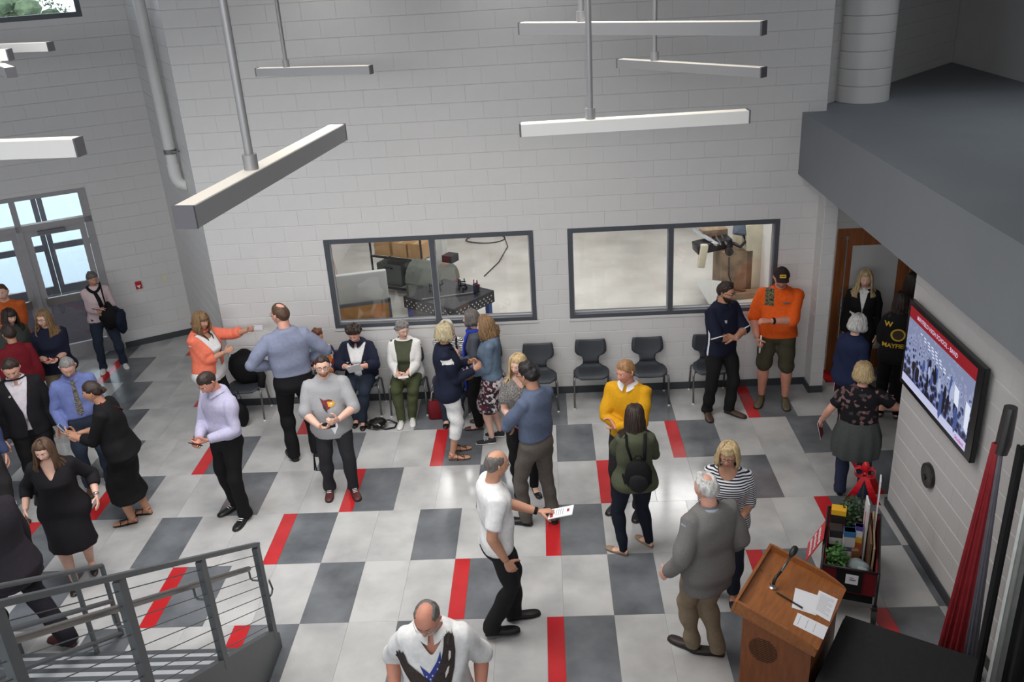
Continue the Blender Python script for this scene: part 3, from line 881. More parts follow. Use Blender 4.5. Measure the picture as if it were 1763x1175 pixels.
def sheet(cs, label, dz, lines=0):
    t = thing('paper_sheet', label, 'paper', (1.745, 5.54, 0), R(58.2), 'papers on the lectern')
    z = [zl(c[1]) + 0.0045 + dz for c in cs]
    b = MB(); V = [(c[0], c[1], zz) for c, zz in zip(cs, z)] + [(c[0], c[1], zz + 0.0012) for c, zz in zip(cs, z)]
    b.add(V, [(3, 2, 1, 0), (4, 5, 6, 7), (0, 1, 5, 4), (1, 2, 6, 5), (2, 3, 7, 6), (3, 0, 4, 7)]); o = b.obj('sheet', m_paper, t)
    if lines:
        b = MB(); A, B, Cc, D = [Vector(v) for v in V[4:]]
        for i in range(lines):
            f = 0.12 + 0.76 * i / lines
            l0, l1 = A.lerp(D, f), B.lerp(Cc, f)
            p, q = l0.lerp(l1, 0.14), l0.lerp(l1, 0.86 - 0.25 * (i % 4 == 3)); e = (D - A).normalized() * 0.0025
            up = Vector((0, 0, .0006)); b.add([p + up, q + up, q + e + up, p + e + up], [(0, 1, 2, 3)])
        b.obj('print', m_ink, t)


sheet([(0.11, 0.012), (-0.111, -0.03), (-0.06, -0.20), (0.16, -0.17)][::-1], 'blank white sheet under the pen on the lectern', 0.0)
sheet([(0.213, -0.142), (0.222, -0.285), (-0.055, -0.30), (-0.045, -0.165)], 'printed white page at the low edge of the lectern board', 0.003, 14)
sheet([(-0.27, -0.09), (-0.13, -0.082), (-0.112, -0.305), (-0.255, -0.31)], 'long white paper strip beside the printed page on the lectern', 0.0, 3)

# ---- black draped table beside the lectern
m_cloth = mat('black_cloth', S(26, 27, 30), 0.85, var=0.15, scale=20, bump=0.2, bscale=200)
TB = thing('draped_table', 'table under a black floor-length cloth beside the lectern', 'table', (2.224, 5.698, 0), R(58.2 - 90))
b = MB(); L_, W_ = 0.95, 1.0
rg = []
for z, o_ in ((0.748, -0.02), (0.75, 0.0), (0.735, 0.008), (0.4, 0.016), (0.004, 0.03)):
    ring = []
    N = 96; per = 2 * (L_ + W_)
    for k in range(N):
        s = per * k / N
        if s < L_: p = (s, 0); nn = (0, 1)
        elif s < L_ + W_: p = (L_, -(s - L_)); nn = (1, 0)
        elif s < 2 * L_ + W_: p = (2 * L_ + W_ - s, -W_); nn = (0, -1)
        else: p = (0, -(per - s)); nn = (-1, 0)
        w = o_ + (0.012 * math.sin(s * 22) * (0.75 - z) if z < 0.7 else 0)
        ring.append((p[0] + nn[0] * w, p[1] + nn[1] * w, z))
    rg.append(ring)
b.rings(rg); b.obj('tablecloth', m_cloth, TB, 'auto')
b = MB(); b.b2((0.03, -W_ + .03, 0.70), (L_ - .03, -0.03, 0.735)); b.obj('tabletop', m_black, TB)

# ---- screen on the right wall
XS = XT - 0.075
TV = thing('television', 'large wall-mounted television showing a high school band slide', 'television', (XT - 0.012, 7.34, 1.572))
m_bez = mat('tv_bezel', S(16, 16, 18), 0.25)
b = MB(); b.b2((-0.078, -0.785, 0), (-0.03, 0.785, 0.872), bev=0.006); b.obj('casing', m_bez, TV)
b = MB(); b.b2((-0.03, -0.4, 0.2), (0.0, 0.4, 0.65)); b.obj('wall_bracket', m_black, TV)


def emit_mat(name, col, st):
    return mat(name, col, 0.3, emit=st)


def screen_quad(y0, y1, z0, z1, m, name, x=-0.0795):
    b = MB(); b.add([(x, y0, z0), (x, y1, z0), (x, y1, z1), (x, y0, z1)], [(0, 1, 2, 3)]); return b.obj(name, m, TV)


yl, yr = 0.735, -0.68
m_pic = bpy.data.materials.new('slide_photo'); m_pic.use_nodes = True
nt = m_pic.node_tree; pb = nt.nodes['Principled BSDF']
tc = nt.nodes.new('ShaderNodeTexCoord'); sx = nt.nodes.new('ShaderNodeSeparateXYZ'); nt.links.new(tc.outputs['Object'], sx.inputs[0])
vo = nt.nodes.new('ShaderNodeTexVoronoi'); vo.inputs['Scale'].default_value = 17; nt.links.new(tc.outputs['Object'], vo.inputs['Vector'])
mr = nt.nodes.new('ShaderNodeMapRange'); mr.inputs[1].default_value = 0.10; mr.inputs[2].default_value = 0.72
nt.links.new(sx.outputs['Z'], mr.inputs[0])
ad = nt.nodes.new('ShaderNodeMath'); ad.operation = 'MULTIPLY_ADD'; nt.links.new(vo.outputs['Distance'], ad.inputs[0]); ad.inputs[1].default_value = 1.1; nt.links.new(mr.outputs[0], ad.inputs[2])
sb = nt.nodes.new('ShaderNodeMath'); sb.operation = 'SUBTRACT'; nt.links.new(ad.outputs[0], sb.inputs[0]); sb.inputs[1].default_value = 0.38
rp = nt.nodes.new('ShaderNodeValToRGB'); nt.links.new(sb.outputs[0], rp.inputs[0])
el = rp.color_ramp.elements; el[0].color = S(24, 24, 40); el[0].position = 0.12; el[1].color = S(128, 136, 168); el[1].position = 0.95
e_ = el.new(0.35); e_.color = S(48, 50, 84); e_ = el.new(0.52); e_.color = S(92, 104, 152); e_ = el.new(0.62); e_.color = S(150, 160, 190)
nt.links.new(rp.outputs[0], pb.inputs['Base Color']); nt.links.new(rp.outputs[0], pb.inputs['Emission Color']); pb.inputs['Emission Strength'].default_value = 0.55; pb.inputs['Roughness'].default_value = 0.2
screen_quad(yl, yr, 0.135, 0.71, m_pic, 'slide_picture')
screen_quad(yl, yr, 0.71, 0.825, emit_mat('slide_red', S(150, 20, 34), 0.35), 'slide_header')
screen_quad(yl, yr, 0.05, 0.132, emit_mat('slide_white', S(196, 200, 232), 0.5), 'slide_footer')
m_txt = emit_mat('slide_text', S(205, 190, 214), 0.5)
m_dk = emit_mat('slide_dark', S(26, 26, 40), 0.2)


def tv_text(s, size, y, z, m, nm, bold=0.0):
    me = text_mesh(s, size, 0, 'CENTER', bold); me.materials.clear(); me.materials.append(m)
    o = link(nm, me, TV, (-0.081, y, z), (R(90), 0, R(-90)))
    return o


tv_text('MAYFIELD HIGH SCHOOL - BAND', 0.058, 0.12, 0.765, m_txt, 'slide_title', 0.0012)
tv_text('Student', 0.055, -0.56, 0.088, emit_mat('slide_pink', S(196, 50, 150), 0.4), 'slide_caption', 0.001)
# picture content: ceiling lamps, drums and players as flat print on the slide
rr = random.Random(3)
lm = emit_mat('slide_lamp', S(214, 222, 236), 0.6)
b = MB()
for i in range(4):
    for j in range(5):
        y = 0.45 - i * 0.10 - j * 0.085; z = 0.66 - i * 0.035 - j * 0.008
        b.add([(-0.0805, y, z), (-0.0805, y - 0.045, z), (-0.0805, y - 0.05, z - 0.012), (-0.0805, y - 0.004, z - 0.012)], [(0, 1, 2, 3)])
b.obj('slide_lamps', lm, TV)['kind'] = 'stuff'
b = MB()
for i in range(26):
    y = rr.uniform(-0.45, 0.66); z = rr.uniform(0.20, 0.46); w = rr.uniform(.02, .05); h = rr.uniform(.05, .14)
    pts = [(y + w * math.cos(a) * rr.uniform(.7, 1.1), z + h * math.sin(a) * rr.uniform(.7, 1.1)) for a in np.linspace(0, 2 * PI, 9)[:-1]]
    b.add([(-0.0803 - i * 0.00001, p[0], p[1]) for p in pts], [tuple(range(8))], rr.choice([0, 0, 1, 2]))
b.obj('slide_players', [m_dk, emit_mat('slide_blue', S(70, 90, 150), 0.4), emit_mat('slide_pale', S(170, 180, 210), 0.5)], TV)['kind'] = 'stuff'
b = MB()
b.add([(-0.0806, -0.35, 0.52), (-0.0806, -0.44, 0.50), (-0.0806, -0.46, 0.34), (-0.0806, -0.37, 0.36)], [(0, 1, 2, 3)])
b.add([(-0.0806, -0.58, 0.48), (-0.0806, -0.67, 0.46), (-0.0806, -0.67, 0.20), (-0.0806, -0.6, 0.24)], [(0, 1, 2, 3)])
b.obj('slide_window', lm, TV)

# round metal plate on the right wall
t = thing('wall_plate', 'round dark metal plate on the wall below the television', 'wall plate', (XT - 0.012, 7.375, 0.935))
b = MB(); b.tube([(0, 0, 0), (-0.03, 0, 0)], [0.125, 0.12], 28, 0); b.obj('disc', mat('dark_plate', S(64, 64, 62), 0.3, 0.7), t, 'auto')
b = MB(); b.tube([(-0.03, 0, 0), (-0.034, 0, 0)], [0.095, 0.085], 24, 0); b.obj('inset', mat('plate_inset', S(92, 90, 88), 0.35, 0.6), t, 'auto')
b = MB(); b.tube([(-0.034, 0.01, -0.02), (-0.05, 0.01, -0.02)], 0.028, 14); b.obj('knob', mat('plate_knob', S(70, 66, 58), 0.3, .7), t, 'auto')

# ---- standing flag and drapes in the lower right corner
m_fred = mat('flag_red', S(150, 34, 42), 0.7, var=0.15, scale=8); m_fgr = mat('flag_grey', S(120, 118, 128), 0.7, var=0.1)
t = thing('flag_stand', 'furled red and grey flag on a silver tipped pole at lower right', 'flag', (3.24, 5.82, 0))
b = MB(); b.cyl((0, 0, 0.06), (0, 0, 2.24), 0.018, 12); b.obj('pole', mat('flag_pole', S(90, 70, 50), .5), t, 'auto')
b = MB(); b.tube([(0.02, 0.0, 2.12), (0.03, 0.0, 2.2), (0.035, 0.0, 2.42), (0.035, 0, 2.5)], [0.05, 0.055, 0.05, 0.046], 16); b.obj('pole_sleeve', mat('sleeve_steel', S(96, 94, 94), 0.25, 0.8), t, 'auto')
b = MB(); b.lathe([(0.17, 0), (0.17, 0.03), (0.05, 0.06), (0.03, 0.1)], 20); b.obj('base', mat('flag_base', S(70, 64, 50), .4, .5), t, 'auto')
N = 56
for nm, m, off, sc in (('red_fold', m_fred, (-0.01, 0.0), 1.0), ('grey_fold', m_fgr, (0.035, -0.045), 0.6), ('inner_red_fold', m_fred, (-0.075, 0.04), 0.75)):
    b = MB(); rg = []
    for z in np.linspace(2.2, 0.10, 9):
        g = (2.2 - z) / 2.1; ring = []
        for k in range(N):
            a = 2 * PI * k / N; q = sc * (0.032 + 0.045 * g) * (1 + 0.25 * math.sin(9 * a + 3 * g) * (0.3 + g))
            ring.append((off[0] * (0.3 + g) + q * math.cos(a), off[1] * (0.3 + g) + q * math.sin(a) * 0.7, z))
        rg.append(ring)
    b.rings(rg); b.obj(nm, m, t, True)


def drape(name, label, cat, x, y, w, ztop, col, amp=0.03, fold=7, yaw=0.0, zb=0.02):
    t = thing(name, label, cat, (x, y, 0), yaw)
    b = MB(); rg = []
    for z in np.linspace(ztop, zb, 8):
        ring = []; N = 40
        for k in range(N):
            u = k / (N - 1); ring.append(((u - 0.5) * w, amp * math.sin(u * 2 * PI * fold) * (0.5 + (ztop - z) / ztop) - 0.012, z))
        for k in range(N - 1, -1, -1):
            u = k / (N - 1); ring.append(((u - 0.5) * w, amp * math.sin(u * 2 * PI * fold) * (0.5 + (ztop - z) / ztop) + 0.012, z))
        rg.append(ring)
    b.rings(rg); b.obj('fabric', mat(name + '_fabric', col, 0.85, var=0.1), t, 'auto')
    b = MB(); b.tube([(-w / 2 - 0.02, 0, ztop + 0.01), (w / 2 + 0.02, 0, ztop + 0.01)], 0.012, 8); b.obj('rod', m_black, t)
    b = MB(); b.tube([(0, 0.03, ztop + 0.01), (0, 0.03, 0.0)], 0.012, 8); b.box((0, 0.03, 0.01), (0.25, 0.2, 0.02)); b.obj('stand', m_black, t)
    return t


drape('pale_banner', 'narrow white banner standing right of the furled flag', 'banner', 3.30, 5.40, 0.15, 2.75, S(222, 224, 220), 0.008, 2, R(28))
drape('black_banner', 'narrow black banner between the flag and the white banner', 'banner', 3.225, 5.50, 0.06, 2.35, S(26, 26, 28), 0.008, 2, R(28))
drape('black_curtain', 'black curtain filling the lower right corner', 'curtain', 3.37, 4.98, 0.50, 2.9, S(24, 24, 26), 0.02, 5, R(-55))

# ---- workshop contents
m_blk = mat('workshop_black_steel', S(44, 44, 48), 0.4, 0.5)
m_blue = mat('blue_table_leg', S(40, 70, 130), 0.5)
t = thing('welding_table', 'black perforated welding table on blue legs behind the left window', 'table', (-1.57, 12.98, 0), R(-38))
TW, TD = 1.06, 0.92
M = None
b = MB(); b.box((0, 0, 0.885), (TW, TD, 0.03), bev=.004); b.obj('tabletop', m_blk, t)
for (cx, cy, sx_, sy_) in ((0, -TD / 2 + .012, TW, .024), (0, TD / 2 - .012, TW, .024), (-TW / 2 + .012, 0, .024, TD - .05), (TW / 2 - .012, 0, .024, TD - .05)):
    b = MB(); b.box((cx, cy, 0.79), (sx_, sy_, 0.16)); b.obj('apron', m_blk, t)
m_hole = mat('table_hole', S(200, 196, 186), .5); m_holed = mat('table_hole_dark', S(14, 14, 16), .6)
b = MB()
for i in range(10):
    for j in range(3):
        x = -0.46 + i * 0.102 + (0.05 if j % 2 else 0); z = 0.745 + j * 0.045
        if x < .5:
            b.cyl((x, -TD / 2 - 0.0012, z), (x, -TD / 2 + .001, z), 0.012, 8)
            b.cyl((TW / 2 + 0.0012, x * .85, z), (TW / 2 - .001, x * .85, z), 0.012, 8)
b.obj('side_holes', m_hole, t)['kind'] = 'stuff'
b = MB()
for i in range(10):
    for j in range(9):
        b.cyl((-0.47 + i * .104, -0.4 + j * .1, 0.899), (-0.47 + i * .104, -0.4 + j * .1, 0.9012), 0.010, 6)
b.obj('top_holes', m_holed, t)['kind'] = 'stuff'
for sx_ in (-1, 1):
    for sy_ in (-1, 1):
        b = MB(); b.box((sx_ * (TW / 2 - .07), sy_ * (TD / 2 - .07), .40), (.075, .075, .80)); b.obj('leg', m_blue, t)
WT = Matrix.Translation((-1.57, 12.98, 0)) @ Matrix.Rotation(R(-38), 4, 'Z')
CLAMP_L = ['steel clamp at the left end of the welding table', 'steel clamp second from the left end of the welding table', 'red-handled clamp in the middle of the welding table', 'low steel clamp between the two red clamps on the welding table', 'tall red-handled clamp near the far right corner of the welding table', 'small red-handled clamp nearest the right corner of the welding table', 'steel clamp at the far edge of the welding table', 'short steel clamp at the front of the welding table']
for i, (x, y, hh, rd) in enumerate(((-0.30, -0.1, .14, False), (-0.2, 0.02, .12, False), (0.02, 0.22, .16, True), (0.12, 0.26, .10, False), (0.28, 0.36, .15, True), (0.36, 0.30, .12, True), (-0.05, .33, .11, False), (.2, .12, .09, False))):
    p = WT @ Vector((x, y, 0.9))
    c = thing('clamp', CLAMP_L[i], 'clamp', p, i, 'clamps on the welding table')
    b = MB(); b.lathe([(0.022, 0), (0.022, .015), (.009, .02), (.009, hh)], 10); b.obj('post', m_blk, c)
    b = MB(); b.box((.04, 0, hh * .7), (.10, .014, .018)); b.obj('arm', m_blk, c)
    b = MB(); b.tube([(.07, 0, hh * .7), (.07, 0, hh * 1.2)], .009, 8); b.obj('handle', mat('clamp_red', S(176, 40, 44), .5) if rd else m_blk, c)
p = WT @ Vector((0.12, -0.12, 0.915))
t = thing('steel_bar', 'long thin steel bar lying across the welding table', 'bar', p, R(-38))
b = MB(); b.box((0, 0, 0), (0.82, .022, .022), rot=Euler((0, 0, R(52)))); b.obj('bar', m_steel, t)
b = MB(); b.box((.26, .33, .06), (.014, .09, .14)); b.obj('stop_plate', m_blk, t)
# grey panel with an amber welding window in the near left corner of the workshop
t = thing('grey_partition', 'pale grey partition with an amber screen behind the left window', 'partition', (-2.86, 12.75, 0), R(14))
b = MB(); b.box((0.0, 0.42, 0.62), (0.84, 0.10, 1.24), bev=.02); b.obj('panel', mat('partition_grey', S(186, 188, 184), .6), t)
b = MB(); b.box((0.02, 0.05, 0.86), (0.78, 0.03, 0.05)); b.box((.40, .05, .45), (.04, .03, .9)); b.obj('screen_frame', m_frame, t)
b = MB(); b.box((0.0, 0.05, 0.42), (0.76, 0.012, 0.82)); b.obj('amber_panel', mat('amber_panel', S(150, 108, 58), .4, var=.15), t)
b = MB(); b.lathe([(.05, 0), (.05, .01)], 18, c=(-.2, .03, .6)); b.obj('dial', m_blk, t)
# shelving unit
SH = thing('shelving_unit', 'black wire shelving unit behind the left window', 'shelf', (-2.62, 15.6, 0), R(-26))
for x in (-0.55, 0.55):
    for y in (-0.28, 0.28):
        b = MB(); b.cyl((x, y, 0), (x, y, 1.9), .02, 8); b.obj('post', m_blk, SH)
for z in (0.14, 0.72, 1.30, 1.82):
    b = MB()
    for k in range(12): b.cyl((-.55, -.28 + k * .05, z), (.55, -.28 + k * .05, z), .006, 6)
    b.b2((-.56, -.3, z - .015), (.56, -.27, z + .015)); b.b2((-.56, .27, z - .015), (.56, .3, z + .015)); b.obj('wire_shelf', m_blk, SH)
SM = Matrix.Translation((-2.62, 15.6, 0)) @ Matrix.Rotation(R(-26), 4, 'Z')
m_card = mat('cardboard', S(176, 138, 92), .8, var=.08)
for i, (x, z, w, h, lb) in enumerate(((-0.33, 0.735, .34, .3, 'left cardboard box on the wire shelf'), (0.05, 0.735, .30, .26, 'middle cardboard box on the wire shelf'), (.38, 0.735, .28, .28, 'right cardboard box on the wire shelf'))):
    t = thing('cardboard_box', lb, 'box', SM @ Vector((x, -.05, z)), R(-26), 'cardboard boxes on the shelving unit')
    b = MB(); b.box((0, 0, h / 2), (w, .36, h)); b.obj('carton', m_card, t); b = MB(); b.box((0, 0, h + .001), (.05, .362, .003)); b.obj('tape', mat('tape', S(196, 170, 120), .4), t)
for i, (x, z, w, h, col, lb) in enumerate(((-.24, .155, .54, .42, S(70, 76, 74), 'dark grey welder case on the bottom of the shelving'), (.32, .155, .40, .33, S(60, 58, 56), 'dark crate beside the welder case on the bottom of the shelving'), (-.28, 1.315, .42, .3, S(96, 98, 90), 'olive grey crate on the upper shelf of the shelving'))):
    t = thing('equipment_case', lb, 'case', SM @ Vector((x, -.02, z)), R(-26))
    b = MB(); b.box((0, 0, h / 2), (w, .4, h), bev=.03); b.obj('case', mat('case%d' % i, col, .4), t, 'auto'); b = MB(); b.tube([(-.08, -.2, h * .8), (-.08, -.24, h * .85), (.08, -.24, h * .85), (.08, -.2, h * .8)], .012, 8); b.obj('handle', m_black, t)
t = thing('bending_machine', 'dark green machine with a clear hood beside the shelving unit', 'machine', (-2.0, 14.45, 0), R(-30))
b = MB(); b.box((0, 0, .3), (.75, .6, .6), bev=.05); b.obj('base', mat('machine_green', S(64, 68, 58), .45), t, 'auto')
b = MB(); b.rings([[(x, .3 * math.cos(a), .6 + .34 * math.sin(a)) for a in np.linspace(0, PI, 10)] for x in (-.36, -.33, .33, .36)]); b.obj('hood', mat('smoke_hood', S(92, 96, 88), .15), t, 'auto')
b = MB(); b.box((0, -.1, .72), (.5, .1, .14)); b.obj('amber_strip', mat('machine_amber', S(150, 120, 70), .4), t)
t = thing('tool_post', 'pale upright tool post with black bins behind the left window', 'post', (-1.86, 14.95, 0), R(-30))
b = MB(); b.box((0, 0, .65), (.14, .14, 1.3)); b.obj('post', mat('post_white', S(206, 206, 200), .5), t)
for z in (.35, .85):
    b = MB(); b.box((.17, 0, z), (.20, .22, .13)); b.obj('bin', m_blk, t)
b = MB(); b.box((0.05, 0, 1.31), (.5, .12, .03)); b.obj('tray', m_steel, t)
t = thing('hose_loop', 'black hose loop lying on the workshop floor', 'hose', (-1.35, 18.6, .015))
b = MB(); b.tube([(.42 * math.cos(a), .3 * math.sin(a), .0 + .01 * math.sin(2 * a)) for a in np.linspace(0, 2 * PI * .97, 30)], .014, 8); b.tube([(.42, 0, 0), (.5, -.6, 0), (.35, -1.6, 0), (.1, -2.4, 0)], .010, 8); b.obj('hose', m_black, t, True)
t = thing('wall_outlet', 'black outlet with a cord on the workshop wall', 'outlet', (-4.275, 16.6, .55))
b = MB(); b.box((0.012, 0, 0), (.024, .3, .12)); b.obj('box', m_black, t); b = MB(); b.tube([(.03, -.02, 0), (.15, -.25, -.2), (.25, -.5, -.5)], .01, 6); b.obj('cord', mat('cord_pink', S(190, 150, 140), .6), t)
# horizontal band saw behind the right window
t = thing('band_saw', 'worn cream and black band saw machine behind the right window', 'machine', (3.0, 14.9, 0), R(8))
m_cream = mat('machine_cream', S(196, 188, 166), .5, var=.12, scale=4); m_rust = mat('machine_rust', S(132, 112, 90), .6, var=.35, scale=5)
b = MB(); b.box((.18, .0, .40), (.55, .5, .8), bev=.02); b.obj('pedestal', m_rust, t, 'auto')
b = MB(); b.box((.52, .1, .62), (.42, .7, 1.24), bev=.03); b.obj('cabinet', m_cream, t, 'auto')
b = MB(); b.box((-.18, .05, .86), (.62, .34, .16), rot=Euler((0, R(-8), 0)), bev=.02); b.obj('saw_bow', m_blk, t, 'auto')
b = MB(); b.box((-.40, -.12, .72), (.13, .10, .42), rot=Euler((0, R(8), 0)), bev=.03); b.obj('blade_guard', m_cream, t, 'auto')
b = MB(); b.box((-.30, .05, 1.0), (.05, .62, .04), rot=Euler((R(12), 0, R(24)))); b.obj('guide_bar', mat('bright_steel', S(220, 226, 236), .12, .9), t)
b = MB(); b.box((-.1, .25, 1.02), (.46, .2, .12), bev=.02); b.obj('motor_cover', m_rust, t, 'auto')
for k in range(3):
    b = MB(); b.cyl((-.22 + k * .1, -.2, .93), (-.18 + k * .1, .2, .97), .016, 8); b.obj('rod', m_steel, t)
b = MB(); b.tube([(.02, -.22, .80), (.02, -.27, .80)], .07, 16); b.tube([(.02, -.27, .80), (.02, -.285, .80)], .03, 12); b.obj('hand_wheel', m_blk, t, 'auto')
b = MB(); b.box((.28, -.1, 1.18), (.26, .18, .30), rot=Euler((R(-25), R(14), 0)), bev=.03); b.obj('control_box', mat('control_blue', S(84, 96, 112), .4), t, 'auto')
b = MB(); b.tube([(.10, -.15, .92), (.2, -.28, .88), (.33, -.2, .95), (.3, -.1, 1.08)], .03, 8); b.obj('conduit', m_blk, t, True)
b = MB(); b.tube([(.02, -.26, .7), (.0, -.34, .4), (.1, -.38, .14), (.3, -.36, .1)], .012, 8); b.obj('cable', m_black, t, True)
b = MB(); b.box((.1, -.38, .05), (.9, .2, .1)); b.obj('foot_rail', m_rust, t)
b = MB(); b.add([(-.62, -.35, .42), (-.2, -.55, .40), (-.1, -.3, .02), (-.45, -.9, .02), (-.60, -.35, .44), (-.2, -.53, .42)], [(0, 1, 2), (0, 3, 1), (0, 2, 3), (1, 3, 2)]); b.obj('chip_chute', mat('chute_grey', S(150, 150, 146), .4, .4), t)
t = thing('floor_ledge', 'low pale blue grey ledge under the right window inside the workshop', 'ledge', (2.15, 11.95, 0))
b = MB(); b.box((0, 0, .4), (1.9, .5, .8), bev=.01); b.obj('ledge_top', mat('ledge_grey', S(176, 180, 184), .5), t)
b = MB(); b.box((0, -.26, .78), (1.9, .03, .06)); b.obj('ledge_edge', m_alu, t)
# ================================================================== PEOPLE: figure builder
TMP = bpy.data.scenes.new('scratch')


def V3(*a): return np.array(a, float)


def unit(v): 
    v = np.asarray(v, float); n = np.linalg.norm(v)
    return v / n if n > 1e-9 else v


def rotm(axis, ang):
    return np.array(Matrix.Rotation(ang, 3, axis))


class Geo:
    """numpy mesh accumulator"""
    def __init__(self): self.v, self.f, self.m, self.n = [], [], [], 0

    def add(self, v, f, mi=0):
        v = np.asarray(v, float)
        self.v.append(v)
        self.f.extend([tuple(i + self.n for i in q) for q in f]); self.m.extend([mi] * len(f)); self.n += len(v)

    def loft(self, rings, mi=0):
        n = len(rings[0]); m = len(rings)
        f = [(i * n + k, i * n + (k + 1) % n, (i + 1) * n + (k + 1) % n, (i + 1) * n + k) for i in range(m - 1) for k in range(n)]
        f.append(tuple(range(n - 1, -1, -1))); f.append(tuple((m - 1) * n + k for k in range(n)))
        self.add(np.concatenate([np.asarray(r) for r in rings]), f, mi)

    def tube(self, pts, rad, n=14, mi=0, flat=1.0, up=None):
        b = MB(); b.tube([tuple(p) for p in pts], list(rad) if hasattr(rad, '__len__') else rad, n, 0, True, flat, up)
        self.add(b.v, b.f, mi)

    def ball(self, c, r, n=14, mi=0):
        b = MB(); b.sphere(tuple(c), r if not hasattr(r, '__len__') else tuple(r), n); self.add(b.v, b.f, mi)

    def arrays(self): return (np.concatenate(self.v) if self.v else np.zeros((0, 3)))


def to_mesh(name, v, f, mats, mi=None, smooth=True):
    me = bpy.data.meshes.new(name)
    me.from_pydata([tuple(p) for p in v], [], f)
    for m in (mats if isinstance(mats, (list, tuple)) else [mats]): me.materials.append(m)
    if mi is not None: me.polygons.foreach_set('material_index', mi)
    if smooth: me.polygons.foreach_set('use_smooth', [True] * len(me.polygons))
    me.update()
    return me


def remesh(jobs):
    """jobs: list of (Geo, voxel) -> list of (verts, quads)"""
    obs = []
    for g, vox in jobs:
        me = bpy.data.meshes.new('scratch'); me.from_pydata([tuple(p) for p in g.arrays()], [], g.f)
        o = bpy.data.objects.new('scratch', me); TMP.collection.objects.link(o)
        md = o.modifiers.new('r', 'REMESH'); md.mode = 'VOXEL'; md.voxel_size = vox; md.adaptivity = 0
        obs.append(o)
    vl = TMP.view_layers[0]; vl.update(); dg = vl.depsgraph
    out = []
    for o in obs:
        ev = o.evaluated_get(dg); me = ev.to_mesh()
        v = np.empty(len(me.vertices) * 3); me.vertices.foreach_get('co', v); v = v.reshape(-1, 3)
        f = np.empty(len(me.polygons) * 4, int)
        if len(me.loops) == len(f): me.loops.foreach_get('vertex_index', f); f = f.reshape(-1, 4)
        else: f = np.array([tuple(p.vertices)[:4] for p in me.polygons])
        out.append((v, f)); ev.to_mesh_clear()
    for o in obs:
        me = o.data; bpy.data.objects.remove(o); bpy.data.meshes.remove(me)
    return out


def smooth(v, f, it=3, lam=0.5, mu=-0.45):
    e = np.concatenate([f[:, [0, 1]], f[:, [1, 2]], f[:, [2, 3]], f[:, [3, 0]]])
    n = len(v); deg = np.bincount(e[:, 0], minlength=n) + np.bincount(e[:, 1], minlength=n)
    deg = np.maximum(deg, 1)[:, None]
    for k in range(it * 2):
        s = np.zeros_like(v)
        for a in range(3):
            s[:, a] = np.bincount(e[:, 0], v[e[:, 1], a], n) + np.bincount(e[:, 1], v[e[:, 0], a], n)
        v = v + (lam if k % 2 == 0 else mu) * (s / deg - v)
    return v


def normals(v, f):
    nn = np.cross(v[f[:, 2]] - v[f[:, 0]], v[f[:, 3]] - v[f[:, 1]])
    o = np.zeros_like(v)
    for k in range(4):
        for a in range(3): o[:, a] += np.bincount(f[:, k], nn[:, a], len(v))
    l = np.linalg.norm(o, axis=1, keepdims=True)
    return o / np.maximum(l, 1e-12)


def folds(v, f, amp, seed, kz=(14, 40), kxy=(4, 20), n=7):
    rs = np.random.RandomState(seed)
    d = np.zeros(len(v))
    for i in range(n):
        k = np.array([rs.uniform(-1, 1) * rs.uniform(*kxy), rs.uniform(-1, 1) * rs.uniform(*kxy), rs.choice([-1, 1]) * rs.uniform(*kz)])
        d += np.sin(v @ k + rs.uniform(0, 6.3) + 1.2 * np.sin(v @ (k[[1, 2, 0]] * 0.4)))
    return v + normals(v, f) * (amp * (d / math.sqrt(n) + .55))[:, None]


def ik(a, c, l1, l2, pole):
    d = c - a; L = np.linalg.norm(d)
    if L > (l1 + l2) * 0.998:
        c = a + d / L * (l1 + l2) * 0.998; d = c - a; L = np.linalg.norm(d)
    u = d / L
    x = (l1 * l1 - l2 * l2 + L * L) / (2 * L)
    h = math.sqrt(max(l1 * l1 - x * x, 0))
    p = np.asarray(pole, float); p = p - u * (p @ u); p = unit(p)
    return a + u * x + p * h, c


# ---- hand templates (right hand, wrist at origin, fingers +Y, palm -Z, thumb -X)
def hand_geo(curl, spread=0.0, thumb=0.3):
    g = Geo()
    rg = []
    for y, w, t in ((-0.03, .025, .019), (0.0, .025, .017), (.025, .034, .017), (.05, .041, .016), (.08, .043, .0135), (.098, .040, .011)):
        rg.append([(w * math.cos(a), y, t * math.sin(a)) for a in np.linspace(0, 2 * PI, 13)[:-1]])
    g.loft(rg)
    for i, (x, L, r) in enumerate(((-.030, .074, .0094), (-.010, .083, .0097), (.011, .077, .0094), (.030, .060, .0083))):
        p = V3(x, .088 + (-.004 if i in (0, 3) else .002), 0); ang = 0.06; sp = spread * (i - 1.5) * 0.12
        pts = [p]; c = curl[i] if hasattr(curl, '__len__') else curl
        for fr, q in ((.45, .8), (.31, 1.15), (.24, .8)):
            ang += c * q
            p = p + L * fr * V3(math.sin(sp) * math.cos(ang), math.cos(ang) * math.cos(sp), -math.sin(ang)); pts.append(p)
        g.tube(pts, [r, r * .98, r * .88, r * .72], 10)
    p = V3(-.026, .022, -.006); pts = [p]
    d = unit(V3(-.75, .62, -.25)); 
    for k, L in enumerate((.042, .034, .027)):
        d = unit(d + V3(.45 * thumb * k, .25 * k, -.55 * thumb)); p = p + d * L; pts.append(p)
    g.tube(pts, [.0135, .0125, .0108, .0082], 10)
    return g


